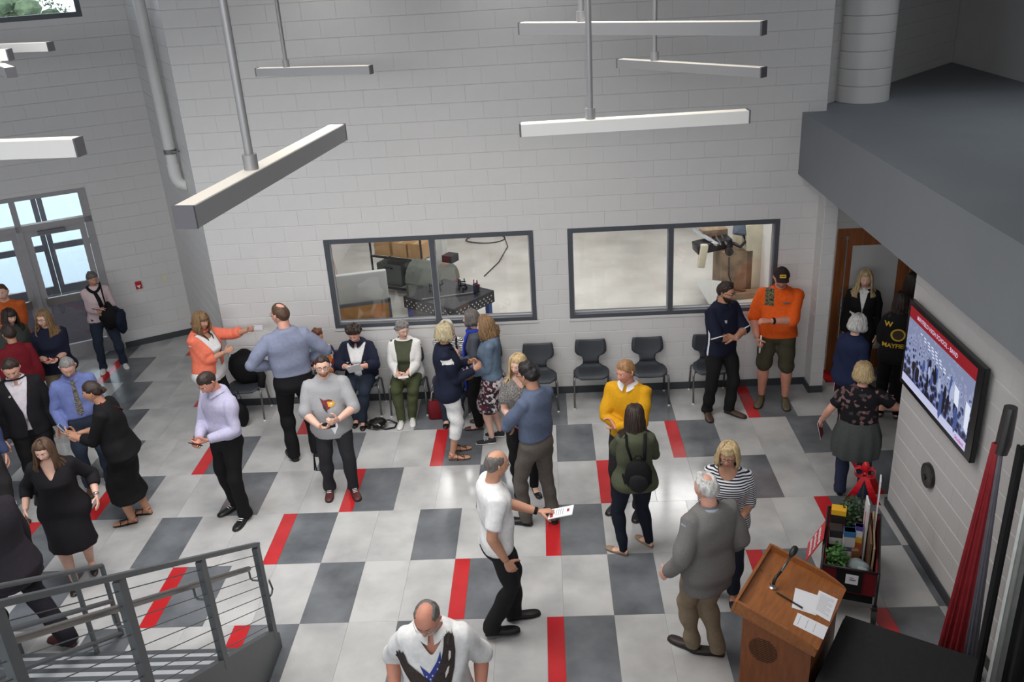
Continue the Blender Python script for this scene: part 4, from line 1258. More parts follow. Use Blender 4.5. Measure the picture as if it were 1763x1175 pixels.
_hn = ['relax', 'flat', 'grip', 'fist', 'hold', 'point']
_hr = remesh([(hand_geo(.32), .0052), (hand_geo(.06, .6), .0052), (hand_geo(.72), .0052), (hand_geo(1.2, 0, 1.0), .0052), (hand_geo((.45, .5, .55, .6), .3, .6), .0052), (hand_geo((.08, .9, 1.1, 1.1), 0, .8), .0052)])
HANDS = {}
for k, (v, f) in zip(_hn, _hr): HANDS[k] = (smooth(v, f, 2), [tuple(q) for q in f])


# ---- head template
def head_geo(jaw=1.0, nose=1.0, fem=0.0, chin=0.0, smile=0.0):
    nu, nv = 56, 44
    V, rows = [], []
    for j in range(nv + 1):
        ph = -PI / 2 + PI * j / nv
        for i in range(nu):
            t = 2 * PI * i / nu
            th = t - 0.42 * math.sin(t)          # denser towards the face (th = 0 at front)
            V.append((math.cos(ph) * math.sin(th), math.cos(ph) * math.cos(th), math.sin(ph)))
    d = np.array(V); x, y, z = d[:, 0], d[:, 1], d[:, 2]
    X = x * .0765; Y = y * np.where(y > 0, .094, .102); Z = z * np.where(z > 0, .112, .118)
    lo = np.clip(-z, 0, 1)
    X *= 1 - (.30 + .06 * fem) / jaw * lo ** 1.6
    Y = np.where(y < 0, Y * (1 - .42 * lo ** 1.3), Y * (1 - .10 * lo ** 2)) + .010 * lo ** 1.5
    X *= 1 - .05 * np.clip(z, 0, 1) ** 2
    front = np.clip(y, 0, 1)
    def G(cx, cz, sx, sz): return np.exp(-((X - cx) / sx) ** 2 - ((Z - cz) / sz) ** 2) * (front > .25)
    Y = Y - .006 * np.exp(-(X / .05) ** 2) * front * 0 
    for s in (-1, 1):
        Y -= .0085 * G(s * .031, .008, .016, .012)
        Y += .0035 * G(s * .036, -.028, .018, .018)
        X += s * .002 * G(s * .045, -.02, .02, .02)
    Y += (.0045 - .003 * fem) * (G(-.028, .030, .018, .008) + G(.028, .030, .018, .008))
    nz = np.clip((.016 - Z) / .050, 0, 1) * (Z > -.036) + np.clip(1 - (-.034 - Z) / .008, 0, 1) * (Z <= -.034) * (Z > -.044)
    Y += nose * .0235 * nz * np.exp(-(X / (.0085 + .007 * nz)) ** 2) * (front > .3)
    Y += .0050 * G(0, -.0585, .019, .0055) + .0055 * G(0, -.0705, .017, .0065) - .0030 * G(0, -.0645, .022, .0028)
    Y += (.008 + chin) * G(0, -.098, .020, .014)
    V = np.stack([X, Y, Z], 1)
    f, mi = [], []
    for j in range(nv):
        for i in range(nu):
            q = (j * nu + i, j * nu + (i + 1) % nu, (j + 1) * nu + (i + 1) % nu, (j + 1) * nu + i)
            c = V[list(q)].mean(0)
            lip = c[1] > .05 and abs(c[0]) < .024 and (((c[2] + .0645) / .011) ** 2 + (c[0] / .024) ** 2) < 1
            f.append(q[::-1]); mi.append(1 if lip else 0)
    return V, f, mi, d


def surf(m, jit=0.0):
    return m


SKIN = {}


def skin_mat(tone):
    cs = {'fair': S(218, 174, 154), 'pink': S(212, 158, 138), 'ruddy': S(202, 140, 118), 'tan': S(190, 140, 114), 'brown': S(140, 96, 70)}
    return mat('skin_' + tone, cs[tone], 0.5, var=0.07, scale=16, spec=0.35, bump=.05, bscale=90)


def hair_mat(name, col, col2=None):
    return mat('hair_' + name, col, 0.48, var=.30, scale=70, stretch=(1, 1, .18), spec=.4, col2=col2, bump=.5, bscale=90)


HAIRC = {'black': S(26, 22, 22), 'dark': S(50, 38, 32), 'brown': S(82, 60, 44), 'lightbrown': S(126, 98, 68), 'blond': S(178, 154, 114), 'ash': S(172, 158, 126), 'grey': S(128, 124, 120), 'white': S(196, 194, 190), 'sandy': S(150, 112, 76), 'red': S(104, 62, 44), 'saltpepper': S(98, 92, 88)}
m_lip = mat('lips', S(176, 100, 94), .45); m_eye = mat('eye_white', S(222, 220, 216), .2); m_iris = mat('iris', S(48, 40, 34), .15)
m_lens = glass_mat('spectacle_lens', (.95, .96, .97, 1), .02)


class Person:
    pass


def person(label, pos, face, H=1.72, fem=0, tone='fair', feet=None, pelvis=None, lean=0, side=0, twist=0, head=(0, 0, 0), hl=None, hr=None, el=None, er=None,
           handl='relax', handr='relax', fl=None, fr=None, pl=None, pr=None, belly=0.0, bust=None, hip=None, sh=None, fat=1.0, top=None, under=None, bottom=None, shoes=None, hair=None, jaw=1.0, nose=1.0, seed=1, smile=0, cat='person', hpitch=None, pz=None):
    """full figure: x right, y forward, z up in the person's own frame"""
    P = Person()
    bust = (.020 if fem else 0.0) if bust is None else bust
    hip = (1.07 if fem else .98) if hip is None else hip
    sh = (.90 if fem else 1.03) if sh is None else sh
    root = thing('person', label, cat, (pos[0], pos[1], 0), R(face))
    P.root = root; P.H = H
    feet = feet or ((-.10, 0, 6), (.10, 0, -6))
    k = H / 1.75
    lth, lsh = .245 * H, .245 * H; ank = .048 * H
    fx = np.array([[f[0], f[1], 0] for f in feet])
    if pelvis is None:
        pv = fx.mean(0) + V3(0, -.015, 0)
        dmax = max(np.linalg.norm((pv + V3(s * .05 * H, 0, 0))[:2] - f[:2]) for s, f in zip((-1, 1), fx))
        pv[2] = min(.538 * H, ank + math.sqrt(max((lth + lsh) ** 2 - dmax ** 2, .01)) - .004) if pz is None else pz
    else: pv = np.array(pelvis, float)
    # torso frames
    Rl = rotm('X', -R(lean)) @ rotm('Y', R(side))
    Rc = Rl @ rotm('Z', R(twist))
    spine = lambda zr: pv + (Rl @ V3(0, 0.0, (zr - .53) * H))       # zr in fractions of H, .53 at the pelvis
    def fr_at(zr):
        t = np.clip((zr - .53) / .2, 0, 1)
        Rp = np.eye(3) if t <= 0 else None
        a = Euler((-R(lean) * t, R(side) * t, 0)).to_matrix()
        return np.array(a) @ rotm('Z', R(twist) * t)
    # ring table: zr, half width, front, back
    RT = [(.455, .080, .052, .055), (.475, .094 * hip, .058, .066), (.50, .101 * hip, .062, .073), (.535, .100 * hip, .062 + .35 * belly, .066), (.575, .092 * (hip * .5 + .5), .062 + .85 * belly, .056), (.615, .088, .062 + belly, .051),
          (.655, .091 * (sh * .4 + .6), .063 + .75 * belly + .1 * bust, .055), (.70, .098 * sh, .065 + .3 * belly + bust, .061), (.735, .103 * sh, .064 + .7 * bust, .063), (.77, .101 * sh, .057 + .2 * bust, .061), (.796, .088 * sh, .046, .055), (.817, .066 * sh, .037, .047), (.838, .043, .033, .039), (.856, .034, .031, .034)]
    fat_w = 1 + (fat - 1) * .8

    def ring(zr, w, df, db, ease, n=28):
        c = spine(zr); A = fr_at(zr)
        out = []
        tw = 1 if zr > .83 else fat_w
        for i in range(n):
            a = 2 * PI * i / n
            ca, sa = math.cos(a), math.sin(a); e = .86
            xx = math.copysign(abs(ca) ** e, ca) * (w * H * tw + ease)
            dd = (df if sa > 0 else db) * H * (1 + (fat - 1) * .6) + ease
            yy = math.copysign(abs(sa) ** e, sa) * dd
            out.append(c + A @ V3(xx, yy - .004 * H, 0))
        return out

    def torso(g, z0, z1, ease, flare=0.0, blouse=0.0):
        rs = [r for r in RT if z0 <= r[0] <= z1]
        lo = np.interp(z0, [r[0] for r in RT], range(len(RT)))
        def lerp(z): return (z, *[np.interp(z, [r[0] for r in RT], [r[i] for r in RT]) for i in (1, 2, 3)])
        if rs[0][0] > z0 + .004: rs = [lerp(z0)] + rs
        if rs[-1][0] < z1 - .004: rs = rs + [lerp(z1)]
        zz0 = rs[0][0]
        g.loft([ring(*r, ease + flare * max(0, (.60 - r[0]) / .1) + blouse * math.exp(-((r[0] - .605) / .04) ** 2)) for r in rs])
    # joints
    shj = {}
    for s in (-1, 1):
        shj[s] = spine(.782) + Rc @ V3(s * .0935 * H * sh * (1 + (fat - 1) * .5), -.006 * H, 0)
    hipj = {s: pv + V3(s * .052 * H, 0, -.005 * H) for s in (-1, 1)}
    anks, knees, fdir = {}, {}, {}
    for s, f in zip((-1, 1), feet):
        d = np.array(Matrix.Rotation(R(f[2]), 3, 'Z')) @ V3(0, 1, 0)
        fdir[s] = d
        lift = f[3] if len(f) > 3 else 0
        a = V3(f[0], f[1], ank + lift) - d * .02 * k
        pole = d + (V3(0, 0, .8) if pelvis is not None else V3(0, 0, 0)) + V3(s * .06, 0, 0)
        knees[s], anks[s] = ik(hipj[s], a, lth, lsh, pole)
    lua, lfa = .170 * H, .150 * H
    elb, wri = {}, {}
    for s, tgt, pole in ((-1, hl, el), (1, hr, er)):
        if tgt is None: tgt = shj[s] - spine(.53) * 0 + V3(s * (.055 + .25 * (fat - 1)), .035, -(lua + lfa) * .985)
        else: tgt = np.array(tgt, float)
        pole = V3(s * .45, -1, -.35) if pole is None else np.array(pole, float)
        elb[s], wri[s] = ik(shj[s], tgt, lua, lfa, pole)
    P.shj, P.elb, P.wri, P.spine, P.frame = shj, elb, wri, spine, fr_at
    afat = 1 + (fat - 1) * .7
    am = (.92 if fem else 1.0) * afat

    def arm(g, s, ease, end=1.0, n=14, hemout=0.0):
        """sleeve/arm tube; end in 0..2 (1 = elbow, 2 = wrist)"""
        A, E_, W_ = shj[s], elb[s], wri[s]
        inn = spine(.775) + Rc @ V3(s * .05 * H, 0, 0)
        P_ = [(inn, .034), (A, .0335), (A * .62 + E_ * .38, .0305), (A * .25 + E_ * .75, .0285), (E_, .0262), (E_ * .72 + W_ * .28, .0262), (E_ * .35 + W_ * .65, .0212), (W_, .0165)]
        ts = [-1, 0, .38, .75, 1, 1.28, 1.65, 2]
        pts, rad = [], []
        for t, (p, r) in zip(ts, P_):
            if t <= end + 1e-6: pts.append(p); rad.append(r * H * am + (ease if t > -.5 else 0))
        if ts[len(pts) - 1] < end - .02:
            i = len(pts); f_ = (end - ts[i - 1]) / (ts[i] - ts[i - 1])
            pts.append(P_[i - 1][0] * (1 - f_) + P_[i][0] * f_); rad.append((P_[i - 1][1] * (1 - f_) + P_[i][1] * f_) * H * am + ease)
        if hemout: rad[-1] += hemout
        g.tube(pts, rad, n)
        g.ball(A + Rc @ V3(-s * .006 * H, 0, -.002 * H), (.0335 * H * am + ease))
        if end >= 1: g.ball(E_, .0258 * H * am + ease)
    lf = (1.03 if fem else 1.0) * (1 + (fat - 1) * .8)

    def leg(g, s, ease, end=2.0, hem=None, n=16):
        A, K, N = hipj[s], knees[s], anks[s]
        P_ = [(A + V3(-s * .008 * H, 0, .03 * H), .046), (A, .054), (A * .6 + K * .4, .047), (K, .0345), (K * .72 + N * .28, .0345), (K * .4 + N * .6, .027), (N, .021)]
        ts = [-.1, 0, .4, 1, 1.28, 1.6, 2]
        pts, rad = [], []
        for t, (p, r) in zip(ts, P_):
            if t <= end + 1e-6: pts.append(p); rad.append(r * H * lf + ease)
        if ts[len(pts) - 1] < end - .02:
            i = len(pts); f_ = (end - ts[i - 1]) / (ts[i] - ts[i - 1])
            pts.append(P_[i - 1][0] * (1 - f_) + P_[i][0] * f_); rad.append((P_[i - 1][1] * (1 - f_) + P_[i][1] * f_) * H * lf + ease)
        if hem is not None:
            # straight trouser leg down to the shoe
            for i in range(len(pts)):
                t = min(max((ts[i] if i < len(ts) else 2) - .4, 0) / 1.6, 1)
                rad[i] = rad[i] * (1 - t) + max(rad[i], hem) * t
            if end >= 2: pts.append(N + V3(0, 0, -.022 * H)); rad.append(rad[-1] * 1.02)
        g.tube(pts, rad, n)
        if end >= 1: g.ball(K, .0345 * H * lf + ease * .9)
        else: pass
    # ---- head placement
    nb = spine(.838)
    hy, hp, hro = head
    Rh = Rc @ np.array(Euler((R(-hp), R(hro), R(hy)), 'XYZ').to_matrix()) if False else rotm('Z', R(twist + hy)) @ rotm('X', -R(hp)) @ rotm('Y', R(hro))
    hs = (k * .985 if k > .9 else .9) * (0.96 if fem else 1.0)
    hc = nb + V3(0, 0, 0) + Rl @ V3(0, .012 * H, .030 * H) + Rh @ V3(0, .014 * hs, .088 * hs)
    P.hc, P.Rh, P.hs = hc, Rh, hs
    # ---- body surface
    gb = Geo()
    torso(gb, .455, .71, -.014); torso(gb, .69, .83, -.004)
    cov = bool(bottom) and bottom.get('kind', 'trousers') in ('trousers', 'capri')
    for s in (-1, 1):
        arm(gb, s, -.001, 2.0)
        if bottom and bottom.get('kind', 'trousers') == 'trousers': leg(gb, s, -.012, 2.0)
        else:
            leg(gb, s, -.014, .7 if not cov else 1.2); leg(gb, s, -.004, 2.0) if not cov else leg(gb, s, -.008, 2.0)
    nr = (.0325 if not fem else .0275) * H * (1 + (fat - 1) * .5)
    gb.tube([spine(.80), nb, hc + Rh @ V3(0, -.018, -.055) * hs, hc + Rh @ V3(0, -.01, .0) * hs], [nr * 1.25, nr * 1.05, nr * .98, nr * .9], 16)
    jobs = [(gb, .0145)]
    names = ['body']
    # ---- clothes geometry
    def cloth_top(sp):
        g = Geo()
        z0 = sp.get('hem', .50); ease = sp.get('ease', .011)
        torso(g, z0, sp.get('neck', .842), ease, sp.get('flare', 0.0), sp.get('blouse', .016 if .55 <= z0 < .60 else 0.0))
        for s in (-1, 1):
            e_ = {'long': 1.97, 'short': .72, 'elbow': 1.0, 'three': 1.5, 'cap': .3, 'none': 0.08}[sp.get('sleeve', 'long')]
            if under and sp is under: e_ = .05
            if s == -1 and 'sleevel' in sp: e_ = sp['sleevel']
            arm(g, s, (min(ease, .012) if not (under and sp is top) else .019) + .5 * sp.get('sease', .006), e_, hemout=.004 if e_ < 1.2 else 0)
        if 'skirt' in sp: skirt(g, sp['skirt'], sp.get('waist', .60), ease, sp.get('sflare', .05))
        return g

    def skirt(g, zh, zw, ease, flare):
        rs = []
        for z in np.linspace(zw, zh, 9):
            if z > .47:
                r = [np.interp(z, [q[0] for q in RT], [q[i] for q in RT]) for i in (1, 2, 3)]
                rs.append(ring(z, *r, ease + .036 * max(0, (.57 - z) / .09)))
            else:
                t = (.47 - z) / max(.47 - zh, .01)
                zz = z * H
                cs = []
                for s in (-1, 1):
                    if zz > knees[s][2]: q = (hipj[s][2] - zz) / max(hipj[s][2] - knees[s][2], .01); cs.append(hipj[s] * (1 - q) + knees[s] * q)
                    else: q = (knees[s][2] - zz) / max(knees[s][2] - anks[s][2], .01); cs.append(knees[s] * (1 - q) + anks[s] * q)
                c = (cs[0] + cs[1]) / 2; c[2] = zz
                hw = abs(cs[1][0] - cs[0][0]) / 2; hd = abs(cs[1][1] - cs[0][1]) / 2
                rl_ = float(np.interp(zz, [anks[1][2], knees[1][2], hipj[1][2]], [.03, .042, .060])); wv = max(hw + rl_ * H * lf, .093 * H * hip * fat_w * (1 - .12 * t)) + ease + flare * t; dv = max(hd + rl_ * H * lf, .066 * H * (1 - .1 * t)) + ease + flare * t
                rs.append([c + V3(wv * math.cos(a), dv * math.sin(a), 0) * (1 + .035 * t * math.sin(a * 9 + seed)) * V3(1, 1, 1) for a in np.linspace(0, 2 * PI, 29)[:-1]])
        g.loft(rs)
    tops = []
    for nm, sp in (('inner_shirt', under), ('shirt', top)):
        if sp:
            tops.append((sp.get('name', nm), sp)); jobs.append((cloth_top(sp), sp.get('vox', .0135))); names.append('top')
    bots = []
    if bottom:
        g = Geo(); kind = bottom.get('kind', 'trousers'); ease = bottom.get('ease', .008)
        if kind in ('trousers', 'shorts', 'capri'):
            torso(g, .455, bottom.get('waist', .585 if not top or top.get('hem', .5) >= .55 else max(top.get('hem', .5) + .025, .49)), ease)
            for s in (-1, 1):
                leg(g, s, ease, {'trousers': 2.0, 'shorts': bottom.get('end', .95), 'capri': 1.5}[kind], (.79 * bottom['hem'] if 'hem' in bottom else (.040 * H if not fem else .034 * H)) if kind != 'shorts' else .058 * H)
            g.ball(pv + V3(0, 0, -.045 * H), (.075 * H, .062 * H, .05 * H))
        else:
            skirt(g, bottom.get('zh', .25), bottom.get('waist', .60), ease, bottom.get('flare', .05))
        bots.append((bottom.get('name', kind), bottom)); jobs.append((g, .0145)); names.append('bottom')
    res = remesh(jobs)
    # body mesh
    v, f = res[0]; v = smooth(v, f, 3)
    G = Geo(); G.add(v, [tuple(q) for q in f], 0)
    hv, hf, hmi, hd_ = head_geo(jaw, nose, fem)
    hv = (hv * hs * V3(fat ** .35, 1, 1)) @ Rh.T + hc
    n0 = G.n; G.add(hv, hf, 0); G.m[-len(hf):] = hmi
    for s in (-1, 1):
        e = Geo(); e.tube([V3(s * .070, -.006, -.026), V3(s * .079, -.012, -.012), V3(s * .083, -.016, .008), V3(s * .079, -.014, .026)], [.008, .012, .015, .009], 10, flat=.5, up=(0, 1, 0))
        G.add((e.arrays() * hs) @ Rh.T + hc, e.f, 0)
        b = MB(); b.sphere((s * .031, .0735, .0085), .0125, 12); 
        G.add((np.array(b.v) * hs) @ Rh.T + hc, b.f, 2)
        b = MB(); b.sphere((s * .031, .0815, .0080), .0064, 8); G.add((np.array(b.v) * hs) @ Rh.T + hc, b.f, 3)
        e = Geo(); e.tube([V3(s * .013, .0915, .0225), V3(s * .028, .0905, .0275), V3(s * .045, .079, .0235)], [.0028, .0034, .0018], 6); G.add((e.arrays() * hs) @ Rh.T + hc, e.f, 4)
    P.hand = {}
    for s, pose, fd, pn in ((-1, handl, fl, pl), (1, handr, fr, pr)):
        W_ = wri[s]; E_ = elb[s]
        fw = unit(W_ - E_) if fd is None else unit(fd)
        palm = V3(-s, .15, -.1) if pn is None else np.array(pn, float)
        up = -palm; up = unit(up - fw * (up @ fw)); xx = np.cross(fw, up)
        M = np.stack([xx, fw, up], 1)
        hv_, hf_ = HANDS[pose]; sc = k * (.92 if fem else 1.03)
        vv = hv_ * V3(1 if s == 1 else -1, 1, 1) * sc
        vv = vv @ M.T + W_ + fw * .006
        G.add(vv, hf_ if s == 1 else [q[::-1] for q in hf_], 0)
        P.hand[s] = (W_, M, sc)
    hcol = HAIRC[hair['col']] if hair else HAIRC['grey']
    hm = hair_mat(hair['col'] if hair else 'grey', hcol)
    # bare feet for sandals are added below
    body_mats = [skin_mat(tone), m_lip, m_eye, m_iris, hm]
    # ---- shoes
    sh_obs = []
    if shoes:
        kind = shoes.get('kind', 'shoe'); Ls = (.295 if not fem else .262) * k
        for s in (-1, 1):
            d = fdir[s]; r_ = np.cross(d, V3(0, 0, 1)); o = anks[s] + d * .02 * k; base = o[2] - ank
            o = V3(o[0], o[1], base)
            g = Geo()
            prof = [(-.27, .018, .055), (-.24, .030, .070), (-.10, .034, .074), (.08, .036, .066), (.25, .044, .052), (.42, .048, .045), (.58, .044, .040), (.68, .034, .034), (.725, .016, .026)]
            low = {'shoe': 1, 'sneaker': 1.08, 'flat': .72, 'sandal': .5, 'boot': 1.25, 'clog': 1.05}[kind]
            foot = Geo()
            def sect(y, w, h, z0=0.0, up=1.0):
                w *= k * (1.0 if not fem else .9); h *= k
                return [o + d * (y * Ls) + r_ * (w * math.copysign(abs(math.cos(a)) ** .8, math.cos(a))) + V3(0, 0, z0 + max(0, (h * up - z0)) * (.5 + .5 * math.sin(a))) for a in np.linspace(0, 2 * PI, 17)[:-1]]
            if kind in ('sandal', 'flat'):
                foot.loft([sect(y, w * .9, h * (1.0 if y < .2 else .85), .010) for y, w, h in prof])
                foot.tube([o + V3(0, 0, .03) - d * .13 * Ls, anks[s] + V3(0, 0, .012)], [.030 * k, .0215 * H * lf * .95], 12)
                G.add(foot.arrays(), foot.f, 0)
            if kind == 'sandal':
                g.loft([sect(y, w * 1.02, .014) for y, w, h in prof])
                for yy, hh in ((.42, .046), (.12, .066)):
                    ps = [o + d * (yy * Ls + .01 * math.sin(2 * a)) + r_ * (.048 * k * .9 * math.cos(a)) + V3(0, 0, .006 + hh * k * math.sin(a)) for a in np.linspace(0, PI, 11)]
                    g.tube(ps, .007, 6, flat=.5)
                ps = [anks[s] + d * (.03 * math.cos(a)) + r_ * (.026 * math.sin(a)) * 1.15 + V3(0, 0, -.01 * k) for a in np.linspace(0, 2 * PI, 17)]
                g.tube([p - d * .012 for p in ps], .0055, 6)
                g.tube([o + d * .42 * Ls + r_ * .03 + V3(0, 0, .04 * k), o + d * .12 * Ls - r_ * .02 + V3(0, 0, .07 * k)], .006, 6)
            elif kind == 'flat':
                g.loft([sect(y, w * 1.0, h * (.62 if y < .3 else .95)) for y, w, h in prof])
            else:
                g.loft([sect(y, w * 1.02, h * low) for y, w, h in prof])
                if kind in ('shoe', 'boot', 'sneaker'):
                    g.tube([o + V3(0, 0, .03 * k) - d * .10 * Ls, o - d * .085 * Ls + V3(0, 0, (.085 if kind != 'boot' else .13) * k)], [.036 * k, .034 * k], 14)
            mats = [shoes['mat']]
            sg = Geo()
            if kind in ('sneaker', 'shoe', 'boot', 'clog'):
                sg.loft([sect(y * 1.015, w * 1.09, .018 if kind != 'sneaker' else .026) for y, w, h in prof])
            ob = link('shoe', to_mesh('shoe', g.arrays(), g.f, mats), root)
            if sg.n: link('sole', to_mesh('sole', sg.arrays(), sg.f, shoes.get('sole', mat('dark_sole', S(30, 26, 24), .7))), ob)
            if kind == 'sneaker' or shoes.get('laces'):
                lg = Geo()
                for q in range(3): lg.tube([o + d * (.14 + .08 * q) * Ls - r_ * .025 * k + V3(0, 0, (.066 - .006 * q) * k * low), o + d * (.14 + .08 * q) * Ls + r_ * .025 * k + V3(0, 0, (.066 - .006 * q) * k * low)], .004, 6)
                link('laces', to_mesh('laces', lg.arrays(), lg.f, m_white), ob)
    P.body = link('body', to_mesh('body', G.arrays(), G.f, body_mats, G.m), root)
    # ---- clothes
    P.cloth = {}
    i = 1
    for (nm, sp) in tops + bots:
        v, f = res[i]; i += 1
        v = smooth(v, f, 2)
        amp = sp.get('fold', .0048) * 1.25
        isb = (nm, sp) in bots
        v = folds(v, f, amp, seed * 7 + i, (10, 30) if not isb else (14, 38), (6, 24) if not isb else (3, 12))
        c = v[f].mean(1)
        keep = np.ones(len(f), bool)
        A = fr_at(.75); L = (c - spine(.70)) @ A; zr = L[:, 2] / H + .70
        if sp.get('vneck'):
            zv, wv = sp['vneck'], sp.get('vwidth', .050)
            keep &= ~((L[:, 1] > -.02 * H) & (zr > zv) & (np.abs(L[:, 0]) < wv * H * ((zr - zv) / (.825 - zv)) ** .9))
        if sp.get('scoop'):
            keep &= ~((L[:, 1] > -.01) & ((L[:, 0] / (.052 * H)) ** 2 + ((zr - .835) / (.835 - sp['scoop'])) ** 2 < 1))
        if sp.get('open'):
            wo = sp['open']; zb = sp.get('button', .60)
            wz = np.where(zr > zb, wo * (zr - zb) / (.82 - zb), sp.get('openlow', 0.0) * (zb - zr) / .1)
            keep &= ~((L[:, 1] > 0) & (np.abs(L[:, 0] + .0 * H) < np.maximum(wz, sp.get('slit', .004)) * H) & (zr < .835))
        fs = f[keep]
        if not keep.all():
            ed = np.sort(np.concatenate([fs[:, [0, 1]], fs[:, [1, 2]], fs[:, [2, 3]], fs[:, [3, 0]]]), axis=1)
            key = ed[:, 0].astype(np.int64) * len(v) + ed[:, 1]
            uq, ix, ct = np.unique(key, return_index=True, return_counts=True)
            be = ed[ix[ct == 1]]
            if len(be):
                dg_ = np.bincount(be[:, 0], minlength=len(v)) + np.bincount(be[:, 1], minlength=len(v)); on = dg_ > 0
                for _ in range(10):
                    sm = np.zeros_like(v)
                    for a_ in range(3): sm[:, a_] = np.bincount(be[:, 0], v[be[:, 1], a_], len(v)) + np.bincount(be[:, 1], v[be[:, 0], a_], len(v))
                    v = v.copy(); v[on] = .5 * v[on] + .5 * sm[on] / dg_[on][:, None]
        mats = [sp['mat']]
        mi = None
        if sp.get('paint'):
            mats, fn = [sp['mat']] + sp['paint'][0], sp['paint'][1]
            mi = fn(L / H, zr, c, P)[keep]
        ob = link(nm, to_mesh(nm, v, [tuple(q) for q in fs], mats, mi), root)
        P.cloth[nm] = (ob, v, fs)
        if sp.get('collar'):
            cg = Geo(); rw = .043 * H + sp.get('ease', .011)
            cm = sp['collar'] if not isinstance(sp['collar'], bool) else sp['mat']
            A2 = fr_at(.8); cc = spine(.838) + A2 @ V3(0, -.002, 0)
            inner, mid, outr = [], [], []
            for a in np.linspace(R(90 + 10), R(450 - 10), 30):
                dr = A2 @ V3(math.cos(a), math.sin(a) * .88, 0)
                fr_ = max(0, math.sin(a)) ** 3
                inner.append(cc + dr * (nr + .010) + A2 @ V3(0, 0, .012 - .026 * fr_)); mid.append(cc + dr * (nr + .016) + A2 @ V3(0, .004 * fr_, .026 - .026 * fr_)); outr.append(cc + dr * (rw + .016 + .014 * fr_) + A2 @ V3(0, .010 * fr_, -.010 - .050 * fr_))
            n_ = 30; vv = np.array(inner + mid + outr); ff = [(q, q + 1, n_ + q + 1, n_ + q) for q in range(n_ - 1)] + [(n_ + q, n_ + q + 1, 2 * n_ + q + 1, 2 * n_ + q) for q in range(n_ - 1)]
            link('collar', to_mesh('collar', vv, ff, cm), ob)
    P.bvh = {}
    # ---- belt
    if bottom and bottom.get('belt'):
        g = Geo(); zr = bottom.get('waist', .585) - .006
        r = [np.interp(zr, [q[0] for q in RT], [q[j] for q in RT]) for j in (1, 2, 3)]
        g.loft([ring(zr - .010, *r, bottom.get('ease', .008) + .006), ring(zr + .010, *r, bottom.get('ease', .008) + .006)])
        bo = link('belt', to_mesh('belt', g.arrays(), g.f, mat('belt_leather', S(34, 28, 26), .4)), root)
        b = MB(); c = spine(zr) + fr_at(zr) @ V3(0, (r[1]) * H * (1 + (fat - 1) * .6) + .012 + bottom.get('ease', .008) - .004 * H, 0); b.box(tuple(c), (.045, .008, .036), bev=.002); b.obj('buckle', m_steel, bo)
    # ---- hair
    if hair and hair.get('style') != 'none':
        build_hair(P, hair, hm, seed, fem)
    if hair and hair.get('beard'):
        beard(P, hair['beard'], hair_mat(hair.get('bcol', hair['col']), HAIRC[hair.get('bcol', hair['col'])]))
    if hair and hair.get('glasses'):
        glasses(P, hair['glasses'])
    return P


